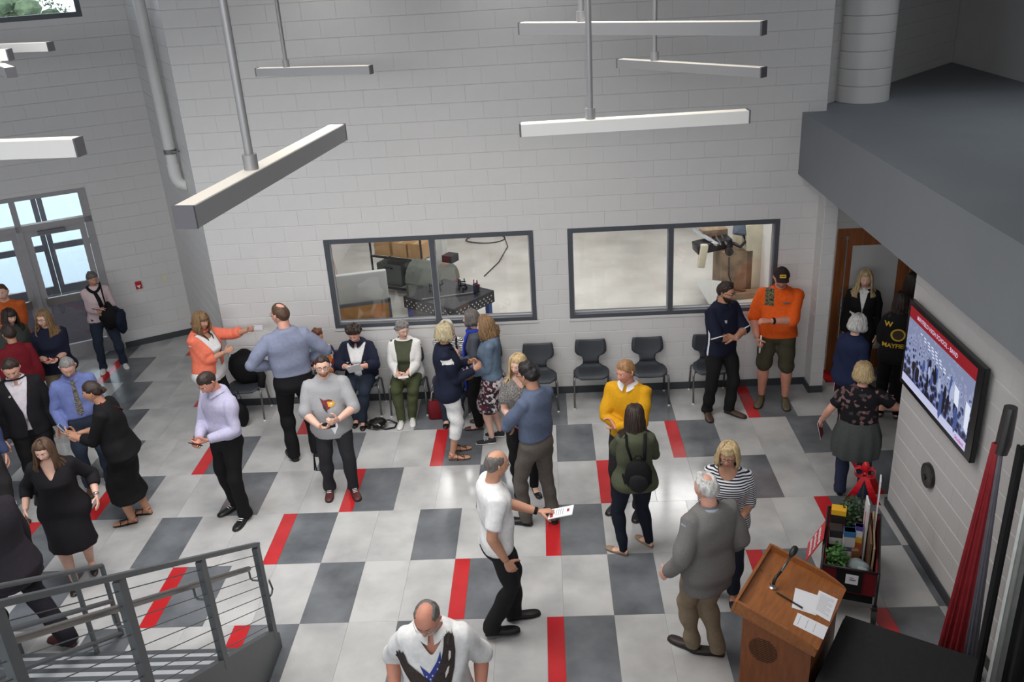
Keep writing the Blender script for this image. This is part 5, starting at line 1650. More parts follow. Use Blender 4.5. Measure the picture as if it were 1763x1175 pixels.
def build_hair(P, h, hm, seed, fem):
    hs, hc, Rh = P.hs, P.hc, P.Rh
    rs = np.random.RandomState(seed + 40)
    V, f, mi, d = head_geo(1, 0, fem)
    x, y, z = d[:, 0], d[:, 1], d[:, 2]
    st = h['style']; th = h.get('thick', .012)
    a, b = h.get('line', (.07, .74) if not fem else (.02, .68))
    m = z - (a + b * y) - .10 * np.exp(-((np.abs(x) - .55) / .2) ** 2) * (y > .2) * (0 if fem else 1)        # hairline with slightly receding temples
    jit = np.zeros(len(d))
    for i in range(7): jit += np.sin(d @ (rs.uniform(-1, 1, 3) * 22) + rs.uniform(0, 6))
    m = m + .035 * jit / 1.9
    m = np.clip(m / h.get('soft', .46), -1, 1)
    if st == 'balding':
        bald = ((x / .72) ** 2 + ((y - .18) / .95) ** 2 + ((z - .95) / .62) ** 2)
        m = np.minimum(m, np.clip((bald - 1 + .10 * jit / 1.9) / .6, -1, 1))
    if st in ('bald_crown',):
        bald = ((x / .45) ** 2 + ((y + .30) / .42) ** 2 + ((z - 1.0) / .5) ** 2)
        m = np.minimum(m, np.clip((bald - 1 + .10 * jit / 1.9) / .6, -1, 1))
    if st == 'balding': m = np.minimum(m, np.clip((.42 - y) / .25, -1, 1))
    mm = np.clip(m, 0, 1) ** .6
    nz = np.zeros(len(d))
    fq = h.get('freq', 9.0); amp = h.get('rough', .22)
    for i in range(8):
        kk = rs.uniform(-1, 1, 3) * fq * rs.uniform(.6, 1.8); nz += np.sin(d @ kk + rs.uniform(0, 6))
    nz /= 2.8
    topf = 1 + h.get('vol', .3) * np.clip(z, 0, 1)
    disp = np.where(m > 0, th * mm * topf * (1 + amp * nz), -.010 * np.clip(-m * 3, 0, 1))
    vv = V + d * disp[:, None]
    g = Geo(); g.add(vv, f, 0)
    v = (vv * hs) @ Rh.T + hc
    G = Geo(); G.add(v, f, 0)
    if st in ('long', 'bob', 'curly', 'pony', 'shoulder', 'straightbob'):
        L = {'bob': .14, 'straightbob': .15, 'curly': .20, 'shoulder': .27, 'long': .40, 'pony': .05}[st] * h.get('len', 1.0)
        N = h.get('n', 40); open_ = R(h.get('open', 62))
        for layer in range(2):
            for i in range(N):
                az = open_ + (2 * PI - 2 * open_) * (i + .5 * layer + rs.uniform(-.3, .3)) / N       # measured from the face, through the back
                el0 = R(rs.uniform(62, 80)); pts, rad = [], []
                sgn = 1
                rr_ = (.006 if layer else -.001) + rs.uniform(0, .004)
                for e in (el0, R(42), R(18), R(-2)):
                    dv = V3(math.sin(az) * math.cos(e), math.cos(az) * math.cos(e), math.sin(e))
                    q = dv * V3(.0765, .099, .112) * (1 + (th + rr_) / .09)
                    pts.append(hc + Rh @ (q * hs)); rad.append(.016)
                rad[0] = .008
                out = unit(Rh @ V3(math.sin(az), math.cos(az), 0) * V3(1, 1, 0))
                LL = L * rs.uniform(.85, 1.08); ns = 5
                base = pts[-1]; ph = rs.uniform(0, 6)
                for q in range(1, ns + 1):
                    t = q / ns
                    bul = h.get('flick', .012) * math.sin(PI * t) - h.get('tuck', .012) * t * t
                    wav = h.get('wave', .006) * math.sin(ph + t * 7)
                    p = base + V3(0, 0, -LL * t * hs) + out * (bul + wav) + V3(wav, -wav, 0)
                    # keep the lock outside the neck and shoulders
                    sp = P.spine(.80)
                    if p[2] < sp[2] + .02:
                        o2 = V3(p[0] - sp[0], p[1] - sp[1], 0); l = np.linalg.norm(o2)
                        if l > 1e-6:
                            need = (.105 if abs(o2[1]) > abs(o2[0]) * .7 else .155) * P.H / 1.75
                            side = unit(o2)
                            rad_x = .185 * P.H / 1.75; rad_y = .118 * P.H / 1.75
                            rr2 = 1 / math.sqrt((side[0] / rad_x) ** 2 + (side[1] / rad_y) ** 2)
                            if l < rr2 * .92: p = V3(sp[0], sp[1], p[2]) + side * rr2 * .92
                    pts.append(p); rad.append(.0165 * (1 - .25 * t) if q < ns else .006)
                G.tube(pts, np.array(rad) * hs * h.get('lock', 1.0), 7, flat=.75)
    if st == 'bun':
        c = hc + Rh @ (V3(0, -.118, -.01) * hs)
        for i in range(22):
            a0 = rs.uniform(0, 6.28); q = rs.uniform(.012, .026)
            G.ball(c + Rh @ V3(q * math.cos(a0), rs.uniform(-.015, .012), q * math.sin(a0)), rs.uniform(.012, .019), 8)
    if st == 'bangs' or h.get('bangs'):
        for i in range(22):
            u = -1 + 2 * i / 21; e = R(58)
            az = u * R(58)
            pts = []
            for q, e in enumerate((R(66), R(46), R(30), R(h.get('bang_end', 16)))):
                dv = V3(math.sin(az) * math.cos(e), math.cos(az) * math.cos(e), math.sin(e)); pts.append(hc + Rh @ (dv * V3(.0765, .094, .112) * (1 + .012 / .09) * hs))
            G.tube(pts, [.011, .012, .010, .004], 6, flat=.6)
    link('hair', to_mesh('hair', G.arrays(), G.f, hm), P.root)


def beard(P, th, m):
    V, f, mi, d = head_geo(1, 0, 0)
    x, y, z = d[:, 0], d[:, 1], d[:, 2]
    line_ = -.18 - .36 * (1 - np.abs(x)) + .02 * np.sin(x * 40)
    k_ = np.clip(np.minimum((line_ - z) * 5, (y + .10) * 4), 0, 1)
    k_ *= ~((np.abs(V[:, 0]) < .022) & (np.abs(V[:, 2] + .064) < .009))
    V = V + d * np.where(k_ > 0, th * k_, -.008)[:, None]
    link('beard', to_mesh('beard', (V * P.hs) @ P.Rh.T + P.hc, f, m), P.root)


def glasses(P, kind):
    g = Geo(); gl = Geo()
    m = {'black': mat('spectacle_black', S(20, 18, 18), .35), 'wire': mat('spectacle_wire', S(150, 146, 140), .3, .8), 'dark': mat('spectacle_brown', S(60, 40, 34), .35)}[kind]
    r = .0022 if kind != 'wire' else .0013
    for s in (-1, 1):
        ps = [V3(s * .031 + .022 * math.copysign(abs(math.cos(a)) ** .7, math.cos(a)), .0985 - .004 * abs(math.cos(a)), .006 + .0155 * math.copysign(abs(math.sin(a)) ** .7, math.sin(a))) for a in np.linspace(0, 2 * PI, 19)]
        g.tube(ps, r, 6)
        gl.add(np.array(ps[:-1]), [tuple(range(18))])
        g.tube([V3(s * .053, .094, .010), V3(s * .074, .06, .012), V3(s * .080, .0, .012), V3(s * .079, -.02, .0)], r, 6)
    g.tube([V3(-.009, .0985, .008), V3(0, .102, .010), V3(.009, .0985, .008)], r, 6)
    o = link('glasses', to_mesh('glasses', (g.arrays() * P.hs) @ P.Rh.T + P.hc, g.f, m), P.root)
    link('lenses', to_mesh('lenses', (gl.arrays() * P.hs) @ P.Rh.T + P.hc, gl.f, m_lens, smooth=False), o)


def wpt(P, p):
    """person-local point to world"""
    return P.root.matrix_basis @ Vector(tuple(p)) if False else Matrix.Translation(P.root.location) @ (Matrix.Rotation(P.root.rotation_euler.z, 4, 'Z') @ Vector(tuple(p)))


def hand_pt(P, s, off=(0, .09, -.02)):
    W_, M, sc = P.hand[s]
    return W_ + M @ (np.array(off) * sc)


def attach(o, P, p, Rm=None):
    """place a held thing in world space at person-local p with optional person-local 3x3 axes"""
    Mw = Matrix.Translation(P.root.location) @ Matrix.Rotation(P.root.rotation_euler.z, 4, 'Z')
    ML = Matrix.Translation(tuple(p)) @ (Matrix([list(r) for r in Rm]).to_4x4() if Rm is not None else Matrix.Identity(4))
    o.matrix_world = Mw @ ML
    return o


def hand_axes(P, s): return P.hand[s][1]


def patch(P, cloth, name, pts_list, mats, parent=None, zc=.70, xc=0.0, side=1, lift=.004, sub=2, mi=None, mesh=None):
    """flat outline(s) in metres (x across, z up, seen from outside) wrapped on to a garment"""
    if mi is not None and len(pts_list) > 1:
        for j, poly in enumerate(pts_list): o_ = patch(P, cloth, name, [poly], [mats[mi[j]]], parent, zc, xc, side, lift + .002 * j, sub)
        return o_
    ob, v, fs = P.cloth[cloth]
    if cloth not in P.bvh: P.bvh[cloth] = BVHTree.FromPolygons([tuple(p) for p in v], [tuple(q) for q in fs])
    bv = P.bvh[cloth]
    A = P.frame(zc); c = P.spine(zc)
    bm = bmesh.new()
    if mesh is not None: bm.from_mesh(mesh)
    else:
        for j, poly in enumerate(pts_list):
            vs = [bm.verts.new((p[0], p[1], 0)) for p in poly]
            fc = bm.faces.new(vs); fc.material_index = (mi[j] if mi else 0)
    bmesh.ops.triangulate(bm, faces=bm.faces[:])
    if sub: 
        for _ in range(sub):
            ed = [e for e in bm.edges if e.calc_length() > .018]
            if ed: bmesh.ops.subdivide_edges(bm, edges=ed, cuts=1); bmesh.ops.triangulate(bm, faces=bm.faces[:])
    for q in bm.verts:
        x = (q.co.x + xc) * (-side); z = q.co.y
        o_ = c + A @ V3(x, side * .6, z); d_ = A @ V3(0, -side, 0)
        hit = bv.ray_cast(Vector(o_), Vector(d_), 1.0)
        p = np.array(hit[0]) if hit[0] is not None else c + A @ V3(x, side * .1 * P.H, z)
        q.co = tuple(p - d_ * lift)
    me = bpy.data.meshes.new(name); bm.to_mesh(me); bm.free()
    me.materials.clear()
    for m in mats: me.materials.append(m)
    return link(name, me, parent or ob)
# ================================================================== PEOPLE
def cl(name, r, g, b, rough=.85, var=.07, scale=30, **k):
    return mat('cloth_' + name, S(r, g, b), rough, var=var, scale=scale, bump=k.pop('bump', .12), bscale=260, spec=.2, **k)


def pattern(name, cols, scale=40, kind='voronoi', stretch=(1, 1, 1), rough=.85):
    """procedural print: cells, spots or stripes in a few flat colours"""
    m = bpy.data.materials.new('print_' + name); m.use_nodes = True
    nt = m.node_tree; b = nt.nodes['Principled BSDF']; b.inputs['Roughness'].default_value = rough; b.inputs['Specular IOR Level'].default_value = .2
    tc = nt.nodes.new('ShaderNodeTexCoord'); mp = nt.nodes.new('ShaderNodeMapping'); mp.inputs['Scale'].default_value = stretch
    nt.links.new(tc.outputs['Object'], mp.inputs[0])
    if kind == 'voronoi':
        t = nt.nodes.new('ShaderNodeTexVoronoi'); t.inputs['Scale'].default_value = scale; nt.links.new(mp.outputs[0], t.inputs['Vector'])
        sx = nt.nodes.new('ShaderNodeSeparateColor'); nt.links.new(t.outputs['Color'], sx.inputs[0]); out = sx.outputs[0]
    elif kind == 'spots':
        t = nt.nodes.new('ShaderNodeTexVoronoi'); t.inputs['Scale'].default_value = scale; nt.links.new(mp.outputs[0], t.inputs['Vector']); out = t.outputs['Distance']
    elif kind == 'noise':
        t = nt.nodes.new('ShaderNodeTexNoise'); t.inputs['Scale'].default_value = scale; t.inputs['Detail'].default_value = 1; nt.links.new(mp.outputs[0], t.inputs['Vector']); out = t.outputs['Fac']
    else:
        t = nt.nodes.new('ShaderNodeTexWave'); t.bands_direction = 'Z'; t.inputs['Scale'].default_value = scale; t.inputs['Distortion'].default_value = 3.5 if kind == 'zebra' else 0.0
        t.inputs['Detail Scale'].default_value = 1.5
        nt.links.new(mp.outputs[0], t.inputs['Vector']); out = t.outputs['Fac']
    rp = nt.nodes.new('ShaderNodeValToRGB'); rp.color_ramp.interpolation = 'CONSTANT'
    el = rp.color_ramp.elements
    el[0].position = cols[0][0]; el[0].color = cols[0][1]; el[1].position = cols[1][0]; el[1].color = cols[1][1]
    for p, c in cols[2:]:
        e = el.new(p); e.color = c
    nt.links.new(out, rp.inputs[0]); nt.links.new(rp.outputs[0], b.inputs['Base Color'])
    return m


BLK = cl('black', 24, 23, 25); BLK2 = cl('black_knit', 30, 28, 31); CHAR = cl('charcoal', 48, 46, 47); NAVY = cl('navy', 28, 32, 50); WHT = cl('white', 226, 225, 224); KHAKI = cl('khaki', 128, 114, 94); JEAN = cl('denim_dark', 44, 52, 66); OLIVE = cl('olive', 78, 82, 64)
SH_BLK = mat('shoe_black', S(22, 20, 20), .4); SH_BRN = mat('shoe_brown', S(74, 52, 40), .5); SH_WHT = mat('shoe_white', S(224, 222, 216), .5); SH_TAN = mat('shoe_tan', S(150, 122, 96), .6); SH_RED = mat('shoe_maroon', S(84, 34, 34), .5); SOLE_W = mat('white_sole', S(220, 218, 212), .6); SH_OLV = mat('shoe_olive', S(96, 86, 66), .6)


def booklet(P, s, label, cover=None, w=.14, h=.20, off=(0, .11, -.012), M=None, thick=.005, cat='booklet', lines=True):
    o = thing('booklet', label, cat, (0, 0, 0))
    b = MB(); b.b2((-w / 2, -h * .25, -thick), (w / 2, h * .75, 0)); b.obj('pages', m_paper, o)
    cv = MB()
    cv.b2((-w / 2 - .001, -h * .25 - .001, 0), (w / 2 + .001, h * .75 + .001, .0012)); cv.b2((-w / 2 - .001, -h * .25 - .001, -thick - .0012), (w / 2 + .001, h * .75 + .001, -thick))
    c = cv.obj('cover', cover or m_paper, o)
    if lines:
        b = MB()
        b.b2((-w * .42, -h * .2, .0012), (w * .42, -h * .06, .0018), 0); b.b2((-w * .2, h * .5, .0012), (w * .1, h * .6, .0018), 0)
        for q in range(4): b.b2((-w * .35, h * (.05 + .09 * q), .0012), (w * .3, h * (.07 + .09 * q), .0018), 1)
        b.obj('print', [mat('print_maroon', S(160, 40, 64), .6), m_ink], c)
    A = hand_axes(P, s) if M is None else np.array(M)
    attach(o, P, hand_pt(P, s, off), A)
    return o


def phone(P, s, label, col=(26, 26, 30), off=(0, .10, -.03), M=None, case=None):
    o = thing('phone', label, 'phone', (0, 0, 0))
    m = mat('phone_%d_%d' % (col[0], col[1]), S(*col), .35)
    b = MB(); b.box((0, .02, 0), (.072, .145, .010), bev=.003); b.obj('case', m, o)
    b = MB(); b.b2((-.032, -.045, .005), (.032, .085, .0056)); b.obj('screen', mat('phone_screen', S(60, 70, 90), .1), o)
    A = hand_axes(P, s) if M is None else np.array(M)
    attach(o, P, hand_pt(P, s, off), A)
    return o


def axes(x, y):
    x = unit(x); z = unit(np.cross(x, y)); y = np.cross(z, x)
    return np.stack([x, y, z], 1)


def strap(P, pts, w=.016, m=None, name='strap', parent=None, lift=.01):
    g = Geo(); g.tube([np.array(p) for p in pts], w, 8, flat=.35)
    return link(name, to_mesh(name, g.arrays(), g.f, m or BLK), parent or P.root)


def lump(mb, c, r, seed, amp=.18, n=16, mi=0):
    """soft irregular sack"""
    rs = np.random.RandomState(seed); rg = []
    ks = rs.uniform(-3, 3, (5, 3)); ph = rs.uniform(0, 6, 5)
    for i in range(n // 2 + 1):
        e = -PI / 2 + PI * (i + .02) / (n / 2 + .04); ring = []
        for k_ in range(n):
            a = 2 * PI * k_ / n; d = V3(math.cos(e) * math.cos(a), math.cos(e) * math.sin(a), math.sin(e))
            q = 1 + amp * np.sin(ks @ d * 1.6 + ph).sum() / 2.2
            ring.append(tuple(np.array(c) + d * np.array(r) * q))
        rg.append(ring)
    return mb.rings(rg, mi)


# ---------------------------------------------------------------- far left, by the doors
P = person('grey haired woman in a pale pink sweater and black scarf by the entrance doors', (-6.93, 12.66), 206, 1.65, 1, 'tan', feet=((-.17, .0, 10), (.14, .03, -10)), head=(22, 14, 0), hr=(.0, .24, 1.06), hl=(-.13, .24, 1.02), handr='hold', handl='grip', fr=(-.9, .3, 0), fl=(.6, .5, -.2), belly=.012, fat=1.05,
           top=dict(mat=cl('pink_knit', 206, 184, 186, scale=60), hem=.50, flare=.01), bottom=dict(mat=JEAN, hem=.072), shoes=dict(kind='sneaker', mat=SH_WHT, sole=SOLE_W), hair=dict(style='short', col='saltpepper', thick=.022, rough=.3, line=(.02, .6)), seed=3)
g = Geo(); zc = P.spine(.825)
ring_ = [zc + V3(.085 * math.sin(a), .075 * math.cos(a) + .01, .01 - .07 * max(0, math.cos(a)) ** 2) for a in np.linspace(-PI, PI, 22)]
g.tube(ring_, .026, 8); g.tube([zc + V3(0, .10, -.07), zc + V3(-.03, .135, -.17), zc + V3(-.05, .15, -.30)], [.03, .034, .03], 8, flat=.5)
link('scarf', to_mesh('scarf', g.arrays(), g.f, BLK), P.root)
booklet(P, 1, 'maroon edged booklet held by the woman in pale pink', mat('cover_maroon', S(120, 40, 52), .5), off=(0, .08, .0), M=axes((.2, .75, .5), (.9, -.2, .35)))
bag = thing('handbag', 'black shoulder bag and coat on the arm of the woman in pale pink', 'bag', (0, 0, 0))
b = MB(); lump(b, (0, 0, -.12), (.14, .11, .20), 4); b.obj('bag_body', BLK, bag, True)
b = MB(); lump(b, (-.12, .02, -.20), (.09, .10, .20), 9); b.obj('coat', NAVY, bag, True)
b = MB(); b.tube([(.02, .02, .02), (.03, .0, .20), (.035, -.09, .42)], .011, 8); b.obj('bag_strap', BLK, bag, True)
attach(bag, P, V3(-.15, .22, 1.05))

P = person('smiling woman with long wavy hair, black glasses and navy top by the entrance', (-6.70, 10.86), 204, 1.72, 1, 'fair', head=(-34, 0, 0), hl=(-.03, .27, 1.08), hr=(.06, .27, 1.06), handl='hold', handr='hold', fl=(.9, .35, 0), fr=(-.9, .35, 0), pl=(0, -.2, 1), pr=(0, -.2, 1), fat=1.18, belly=.02, bust=.026,
           top=dict(mat=NAVY, sleeve='elbow', hem=.47, flare=.02), bottom=dict(mat=KHAKI), shoes=dict(kind='shoe', mat=SH_BLK), hair=dict(style='long', col='lightbrown', len=.8, wave=.016, glasses='black'), seed=5)
phone(P, -1, 'red phone held by the woman in the navy top', (190, 44, 36), off=(0, .06, -.03))
g = Geo(); W_ = P.wri[-1]; E_ = P.elb[-1]; d = unit(E_ - W_); ps = [W_ + d * .02 + np.cross(d, unit(np.cross(d, V3(0, 0, 1)))) * 0]; 
link('wristwatch', to_mesh('wristwatch', *(lambda q: (q.arrays(), q.f))((lambda q: (q.tube([W_ + d * .012, W_ + d * .04], .034, 12), q)[1])(Geo())), BLK), P.root)

P = person('dark haired woman in a grey green top at the left frame edge', (-7.30, 11.05), 232, 1.70, 1, 'fair', head=(10, 8, 0), hl=(-.02, .25, 1.15), handl='hold', fl=(.8, .4, .2), fat=1.05,
           top=dict(mat=cl('grey_green', 66, 70, 64), sleeve='long', hem=.48), bottom=dict(mat=BLK), shoes=dict(kind='shoe', mat=SH_BLK), hair=dict(style='long', col='dark', len=.75, bangs=True), seed=6)
P = person('dark haired person in a maroon shirt seen from behind at the left', (-6.92, 10.40), 44, 1.70, 0, 'tan', head=(15, 5, 0), fat=1.0, sh=.95,
           top=dict(mat=cl('maroon', 118, 30, 40), sleeve='long', hem=.48, collar=True), bottom=dict(mat=CHAR), shoes=dict(kind='shoe', mat=SH_BLK), hair=dict(style='short', col='dark', thick=.018), seed=7)
P = person('person in a bright orange shirt cut by the left frame edge near the doors', (-7.83, 11.88), 200, 1.76, 0, 'fair', hl=(-.05, .26, 1.2), handl='grip', fat=1.15,
           top=dict(mat=cl('orange_left', 190, 92, 42, var=.15, scale=10), sleeve='long', hem=.48), bottom=dict(mat=CHAR), shoes=dict(kind='shoe', mat=SH_BLK), hair=dict(style='short', col='brown'), seed=8)

# ---------------------------------------------------------------- group with the black suit
P = person('man in a black suit jacket and open white shirt at the left', (-6.12, 9.06), 212, 1.86, 0, 'pink', feet=((-.11, .05, 8), (.12, -.03, -8)), head=(-6, 24, 0), fat=1.12, belly=.018, er=(.4, -1, -.3),
           under=dict(mat=cl('white_dress_shirt', 214, 206, 212), hem=.50, ease=.006, collar=True, vneck=.795, vwidth=.03), top=dict(name='jacket', mat=BLK2, hem=.455, ease=.022, open=.06, button=.60, openlow=.015, slit=.01, flare=.02), bottom=dict(mat=BLK, hem=.10, belt=True), shoes=dict(kind='shoe', mat=SH_BLK), hair=dict(style='short', col='dark', thick=.016), seed=11)
patch(P, 'jacket', 'lapel_pin', [[(.014 * math.cos(a), .014 * math.sin(a)) for a in np.linspace(0, 2 * PI, 11)[:-1]]], [mat('pin_silver', S(200, 198, 190), .3, .5)], zc=.75, xc=-.10, sub=0, lift=.005)
for sx in (-1, 1):
    patch(P, 'jacket', 'lapel', [[(sx * .018, -.25), (sx * .035, -.10), (sx * .075, .06), (sx * .115, .075), (sx * .125, .03), (sx * .10, .0), (sx * .11, -.02), (sx * .05, -.20)]], [cl('lapel', 34, 32, 35)], zc=.755, sub=2, lift=.005)
P = person('grey haired man in a blue dress shirt and plaid tie looking down', (-5.54, 9.17), 210, 1.80, 0, 'pink', feet=((-.12, .0, 8), (.12, 0, -8)), head=(-4, 26, 0), hr=(.20, .14, .92), er=(.6, -1, 0), handr='relax', hl=None,
           top=dict(mat=cl('blue_shirt', 108, 120, 172), hem=.555, collar=True, ease=.015), bottom=dict(mat=JEAN, belt=True, hem=.085), shoes=dict(kind='shoe', mat=SH_BRN), hair=dict(style='short', col='grey', thick=.010, line=(.05, .7), glasses='wire'), seed=12)
patch(P, 'shirt', 'tie', [[(-.020, .055), (.020, .055), (.026, .02), (.018, .0), (.042, -.34), (0, -.385), (-.042, -.34), (-.018, 0), (-.026, .02)]], [pattern('plaid', [(0, S(58, 58, 66)), (.4, S(128, 118, 104)), (.55, S(70, 70, 80)), (.75, S(172, 168, 160))], 34, 'noise', (1, 1, 2.2))], zc=.79, sub=2, lift=.006)
P = person('woman in a long black dress and bun photographing with a phone', (-4.83, 8.46), 100, 1.80, 1, 'tan', feet=((-.07, .03, 6), (.09, -.10, -12)), lean=9, head=(4, 10, 0), hl=(-.06, .40, 1.18), hr=(.05, .38, 1.14), handl='hold', handr='hold', fl=(.25, .8, .3), fr=(-.2, .8, .3), pl=(.6, -.2, .6), pr=(-.6, -.2, .6), fat=1.22, hip=1.12, belly=.02,
           top=dict(name='dress', mat=BLK, sleeve='three', hem=.46, skirt=.185, sflare=.05, ease=.014), shoes=dict(kind='sandal', mat=SH_BLK), hair=dict(style='bun', col='dark', thick=.016), seed=13)
phone(P, -1, 'bright phone held up by the woman in the long black dress', (150, 170, 190), off=(.02, .09, -.035), M=axes((.9, .1, -.1), (.1, .55, .85)))
A_ = P.frame(.75)
strap(P, [P.spine(.835) + A_ @ V3(-.07, -.02, 0.02), P.spine(.80) + A_ @ V3(-.02, -.115, .0), P.spine(.76) + A_ @ V3(.06, -.135, 0), P.spine(.73) + A_ @ V3(.15, -.11, 0), P.spine(.70) + A_ @ V3(.20, -.02, 0)], .022, cl('maroon_strap', 84, 34, 34), 'bag_strap')
P = person('woman in a black v-neck dress with shoulder length hair walking at the left', (-4.93, 7.46), 200, 1.70, 1, 'fair', feet=((-.05, -.12, 14, .02), (.09, .14, 0)), head=(-16, 16, 0), fat=1.18, hip=1.1, bust=.03, belly=.014, hl=(-.31, .06, .94), hr=(.34, .06, .94),
           top=dict(name='dress', mat=BLK2, sleeve='three', vneck=.735, hem=.46, skirt=.265, sflare=.035, ease=.012), shoes=dict(kind='flat', mat=SH_BLK), hair=dict(style='shoulder', col='brown', len=.95, tuck=.0), seed=14)
d = unit(P.elb[-1] - P.wri[-1]); q = Geo(); q.tube([P.wri[-1] + d * .01, P.wri[-1] + d * .035], .031, 12); link('wristwatch', to_mesh('wristwatch', q.arrays(), q.f, m_steel), P.root)
P = person('man in charcoal trousers and brown shoes cut by the left frame edge', (-6.38, 8.50), 225, 1.80, 0, 'pink', feet=((-.06, .08, 40), (.14, -.02, -8)), fat=1.05,
           top=dict(mat=cl('slate_blue', 66, 76, 112), hem=.55, collar=True), bottom=dict(mat=CHAR, hem=.10, belt=True), shoes=dict(kind='shoe', mat=SH_BRN), hair=dict(style='short', col='brown'), seed=15)
P = person('man in a dark suit seen from behind, striding behind the stair railing', (-4.92, 6.45), 78, 1.90, 0, 'pink', feet=((-.14, .25, 0), (.06, -.28, -6)), lean=8, fat=1.18, belly=.015,
           under=dict(mat=cl('white_dress_shirt', 214, 206, 212), hem=.55, ease=.006, collar=True), top=dict(name='jacket', mat=cl('dark_suit', 40, 36, 42), hem=.44, ease=.024, flare=.03, open=.05, button=.60), bottom=dict(mat=cl('dark_suit_trousers', 34, 32, 38), hem=.115), shoes=dict(kind='shoe', mat=SH_RED), hair=dict(style='short', col='dark'), seed=16)

# ---------------------------------------------------------------- left centre
P = person('man in a lavender dress shirt and black trousers looking at his hands', (-3.62, 8.50), 150, 1.88, 0, 'ruddy', feet=((-.13, .06, 18), (.14, -.06, -12)), head=(0, 34, 0), hl=(-.08, .27, 1.13), hr=(.05, .29, 1.10), handl='hold', handr='hold', fl=(.5, .85, -.1), fr=(-.5, .85, -.1), pl=(.5, -.2, .8), pr=(-.5, -.2, .8), el=(-.8, -.7, -.4), er=(.8, -.7, -.4),
           top=dict(mat=cl('lavender', 176, 172, 196), hem=.555, collar=True, ease=.017, fold=.006), bottom=dict(mat=BLK, hem=.095, belt=True), shoes=dict(kind='shoe', mat=SH_BLK, laces=True), hair=dict(style='short', col='dark', thick=.008, line=(.05, .62)), seed=21)
phone(P, 1, 'dark phone in the hands of the man in the lavender shirt', (40, 36, 44), off=(.0, .10, -.03), M=axes((1, 0, 0), (0, .7, .5)))
P = person('woman in a coral cardigan reaching out a white card', (-4.47, 10.48), -108, 1.74, 1, 'tan', head=(-10, 4, 0), hr=(.02, .30, 1.20), hl=(-.36, .42, 1.36), el=(-.7, -.4, -.7), handr='grip', handl='point', fat=1.2, belly=.02, bust=.03,
           under=dict(mat=WHT, hem=.44, ease=.010, flare=.03, scoop=.78, sleeve='none'), top=dict(name='cardigan', mat=cl('coral', 234, 122, 96), sleeve='three', hem=.47, ease=.030, open=.085, button=.50, slit=.035), bottom=dict(mat=BLK), shoes=dict(kind='shoe', mat=SH_BLK), hair=dict(style='bob', col='lightbrown', bangs=True, len=1.1, thick=.02), seed=22)
o = thing('card', 'small white card held out by the woman in coral', 'card', (0, 0, 0)); b = MB(); b.box((0, .03, 0), (.075, .11, .002)); b.obj('card_face', m_paper, o); b = MB(); b.box((0, .03, .0015), (.05, .02, .001)); b.obj('card_print', m_ink, o)
attach(o, P, hand_pt(P, -1, (0, .16, 0)), axes((.2, .2, .95), (-.4, 1, .2)))
strap(P, [P.spine(.83) + V3(-.05, .02, .0), P.spine(.80) + V3(-.06, .11, .0), P.spine(.72) + V3(-.05, .15, 0), P.spine(.66) + V3(-.04, .15, 0)], .010, BLK, 'lanyard')
strap(P, [P.spine(.83) + V3(.05, .02, .0), P.spine(.80) + V3(.05, .11, .0), P.spine(.72) + V3(.0, .15, 0), P.spine(.66) + V3(-.03, .15, 0)], .010, BLK, 'lanyard')
P = person('large man in a blue grey dress shirt seen from behind with hands on hips', (-3.17, 9.72), 24, 2.08, 0, 'pink', feet=((-.13, .02, 8), (.16, .02, -14)), head=(38, 6, 0), hl=(-.19, .12, 1.26), hr=(.22, .16, 1.24), el=(-1, -.35, -.1), er=(1, -.35, -.1), handl='grip', handr='grip', fl=(.8, .5, -.3), fr=(-.8, .5, -.3), fat=1.10, belly=.012,
           top=dict(mat=cl('blue_grey_shirt', 132, 138, 160), hem=.56, collar=True, ease=.018, fold=.006), bottom=dict(mat=BLK, hem=.10, belt=True), shoes=dict(kind='shoe', mat=SH_BLK), hair=dict(style='bald_crown', col='brown', thick=.010, glasses='wire'), seed=23)
P = person('bearded man in a grey t-shirt with a bird head logo holding a phone', (-2.55, 8.88), 190, 1.78, 0, 'fair', feet=((-.16, .04, 14), (.12, -.02, -2)), head=(2, -4, 0), hr=(.08, .32, 1.06), hl=(-.13, .34, 1.13), el=(-1, -.4, -.5), er=(1, -.5, -.5), handr='hold', handl='grip', fr=(-.8, .55, .1), fl=(.55, .75, .2), pr=(0, -.2, 1), pl=(.7, -.3, .3), fat=1.15, belly=.032,
           top=dict(mat=cl('heather_grey', 158, 158, 160, scale=90), sleeve='elbow', hem=.44, ease=.022, flare=.02, sease=.016, fold=.006), bottom=dict(mat=cl('dark_jeans', 46, 46, 50), hem=.085), shoes=dict(kind='sneaker', mat=SH_RED, sole=mat('black_sole', S(26, 24, 24), .7)), hair=dict(style='short', col='dark', thick=.014, beard=.003, glasses='dark', bcol='lightbrown'), seed=24)
patch(P, 'shirt', 'bird_logo', [[(-.075, .075), (-.035, .045), (.02, .05), (.06, .035), (.05, -.01), (.02, -.045), (-.02, -.06), (-.045, -.04), (-.055, .01)], [(.0, .028), (.075, .022), (.085, -.005), (.05, -.032), (.01, -.025)], [(-.05, .01), (-.02, -.015), (-.01, -.06), (.0, -.085), (-.03, -.06)], [(.03, .012), (.055, .008), (.055, -.004), (.03, -.002)]], [mat('logo_maroon', S(110, 30, 38), .7), mat('logo_yellow', S(222, 160, 40), .7), mat('logo_dark', S(40, 28, 30), .7), mat('logo_white', S(220, 214, 206), .7)], zc=.695, xc=.0, mi=[0, 1, 2, 3], sub=2, lift=.006)
phone(P, 1, 'black phone held by the man in the grey t-shirt', (24, 24, 28), off=(0, .10, -.02), M=axes((.2, -.2, .9), (-.75, .2, .35)))
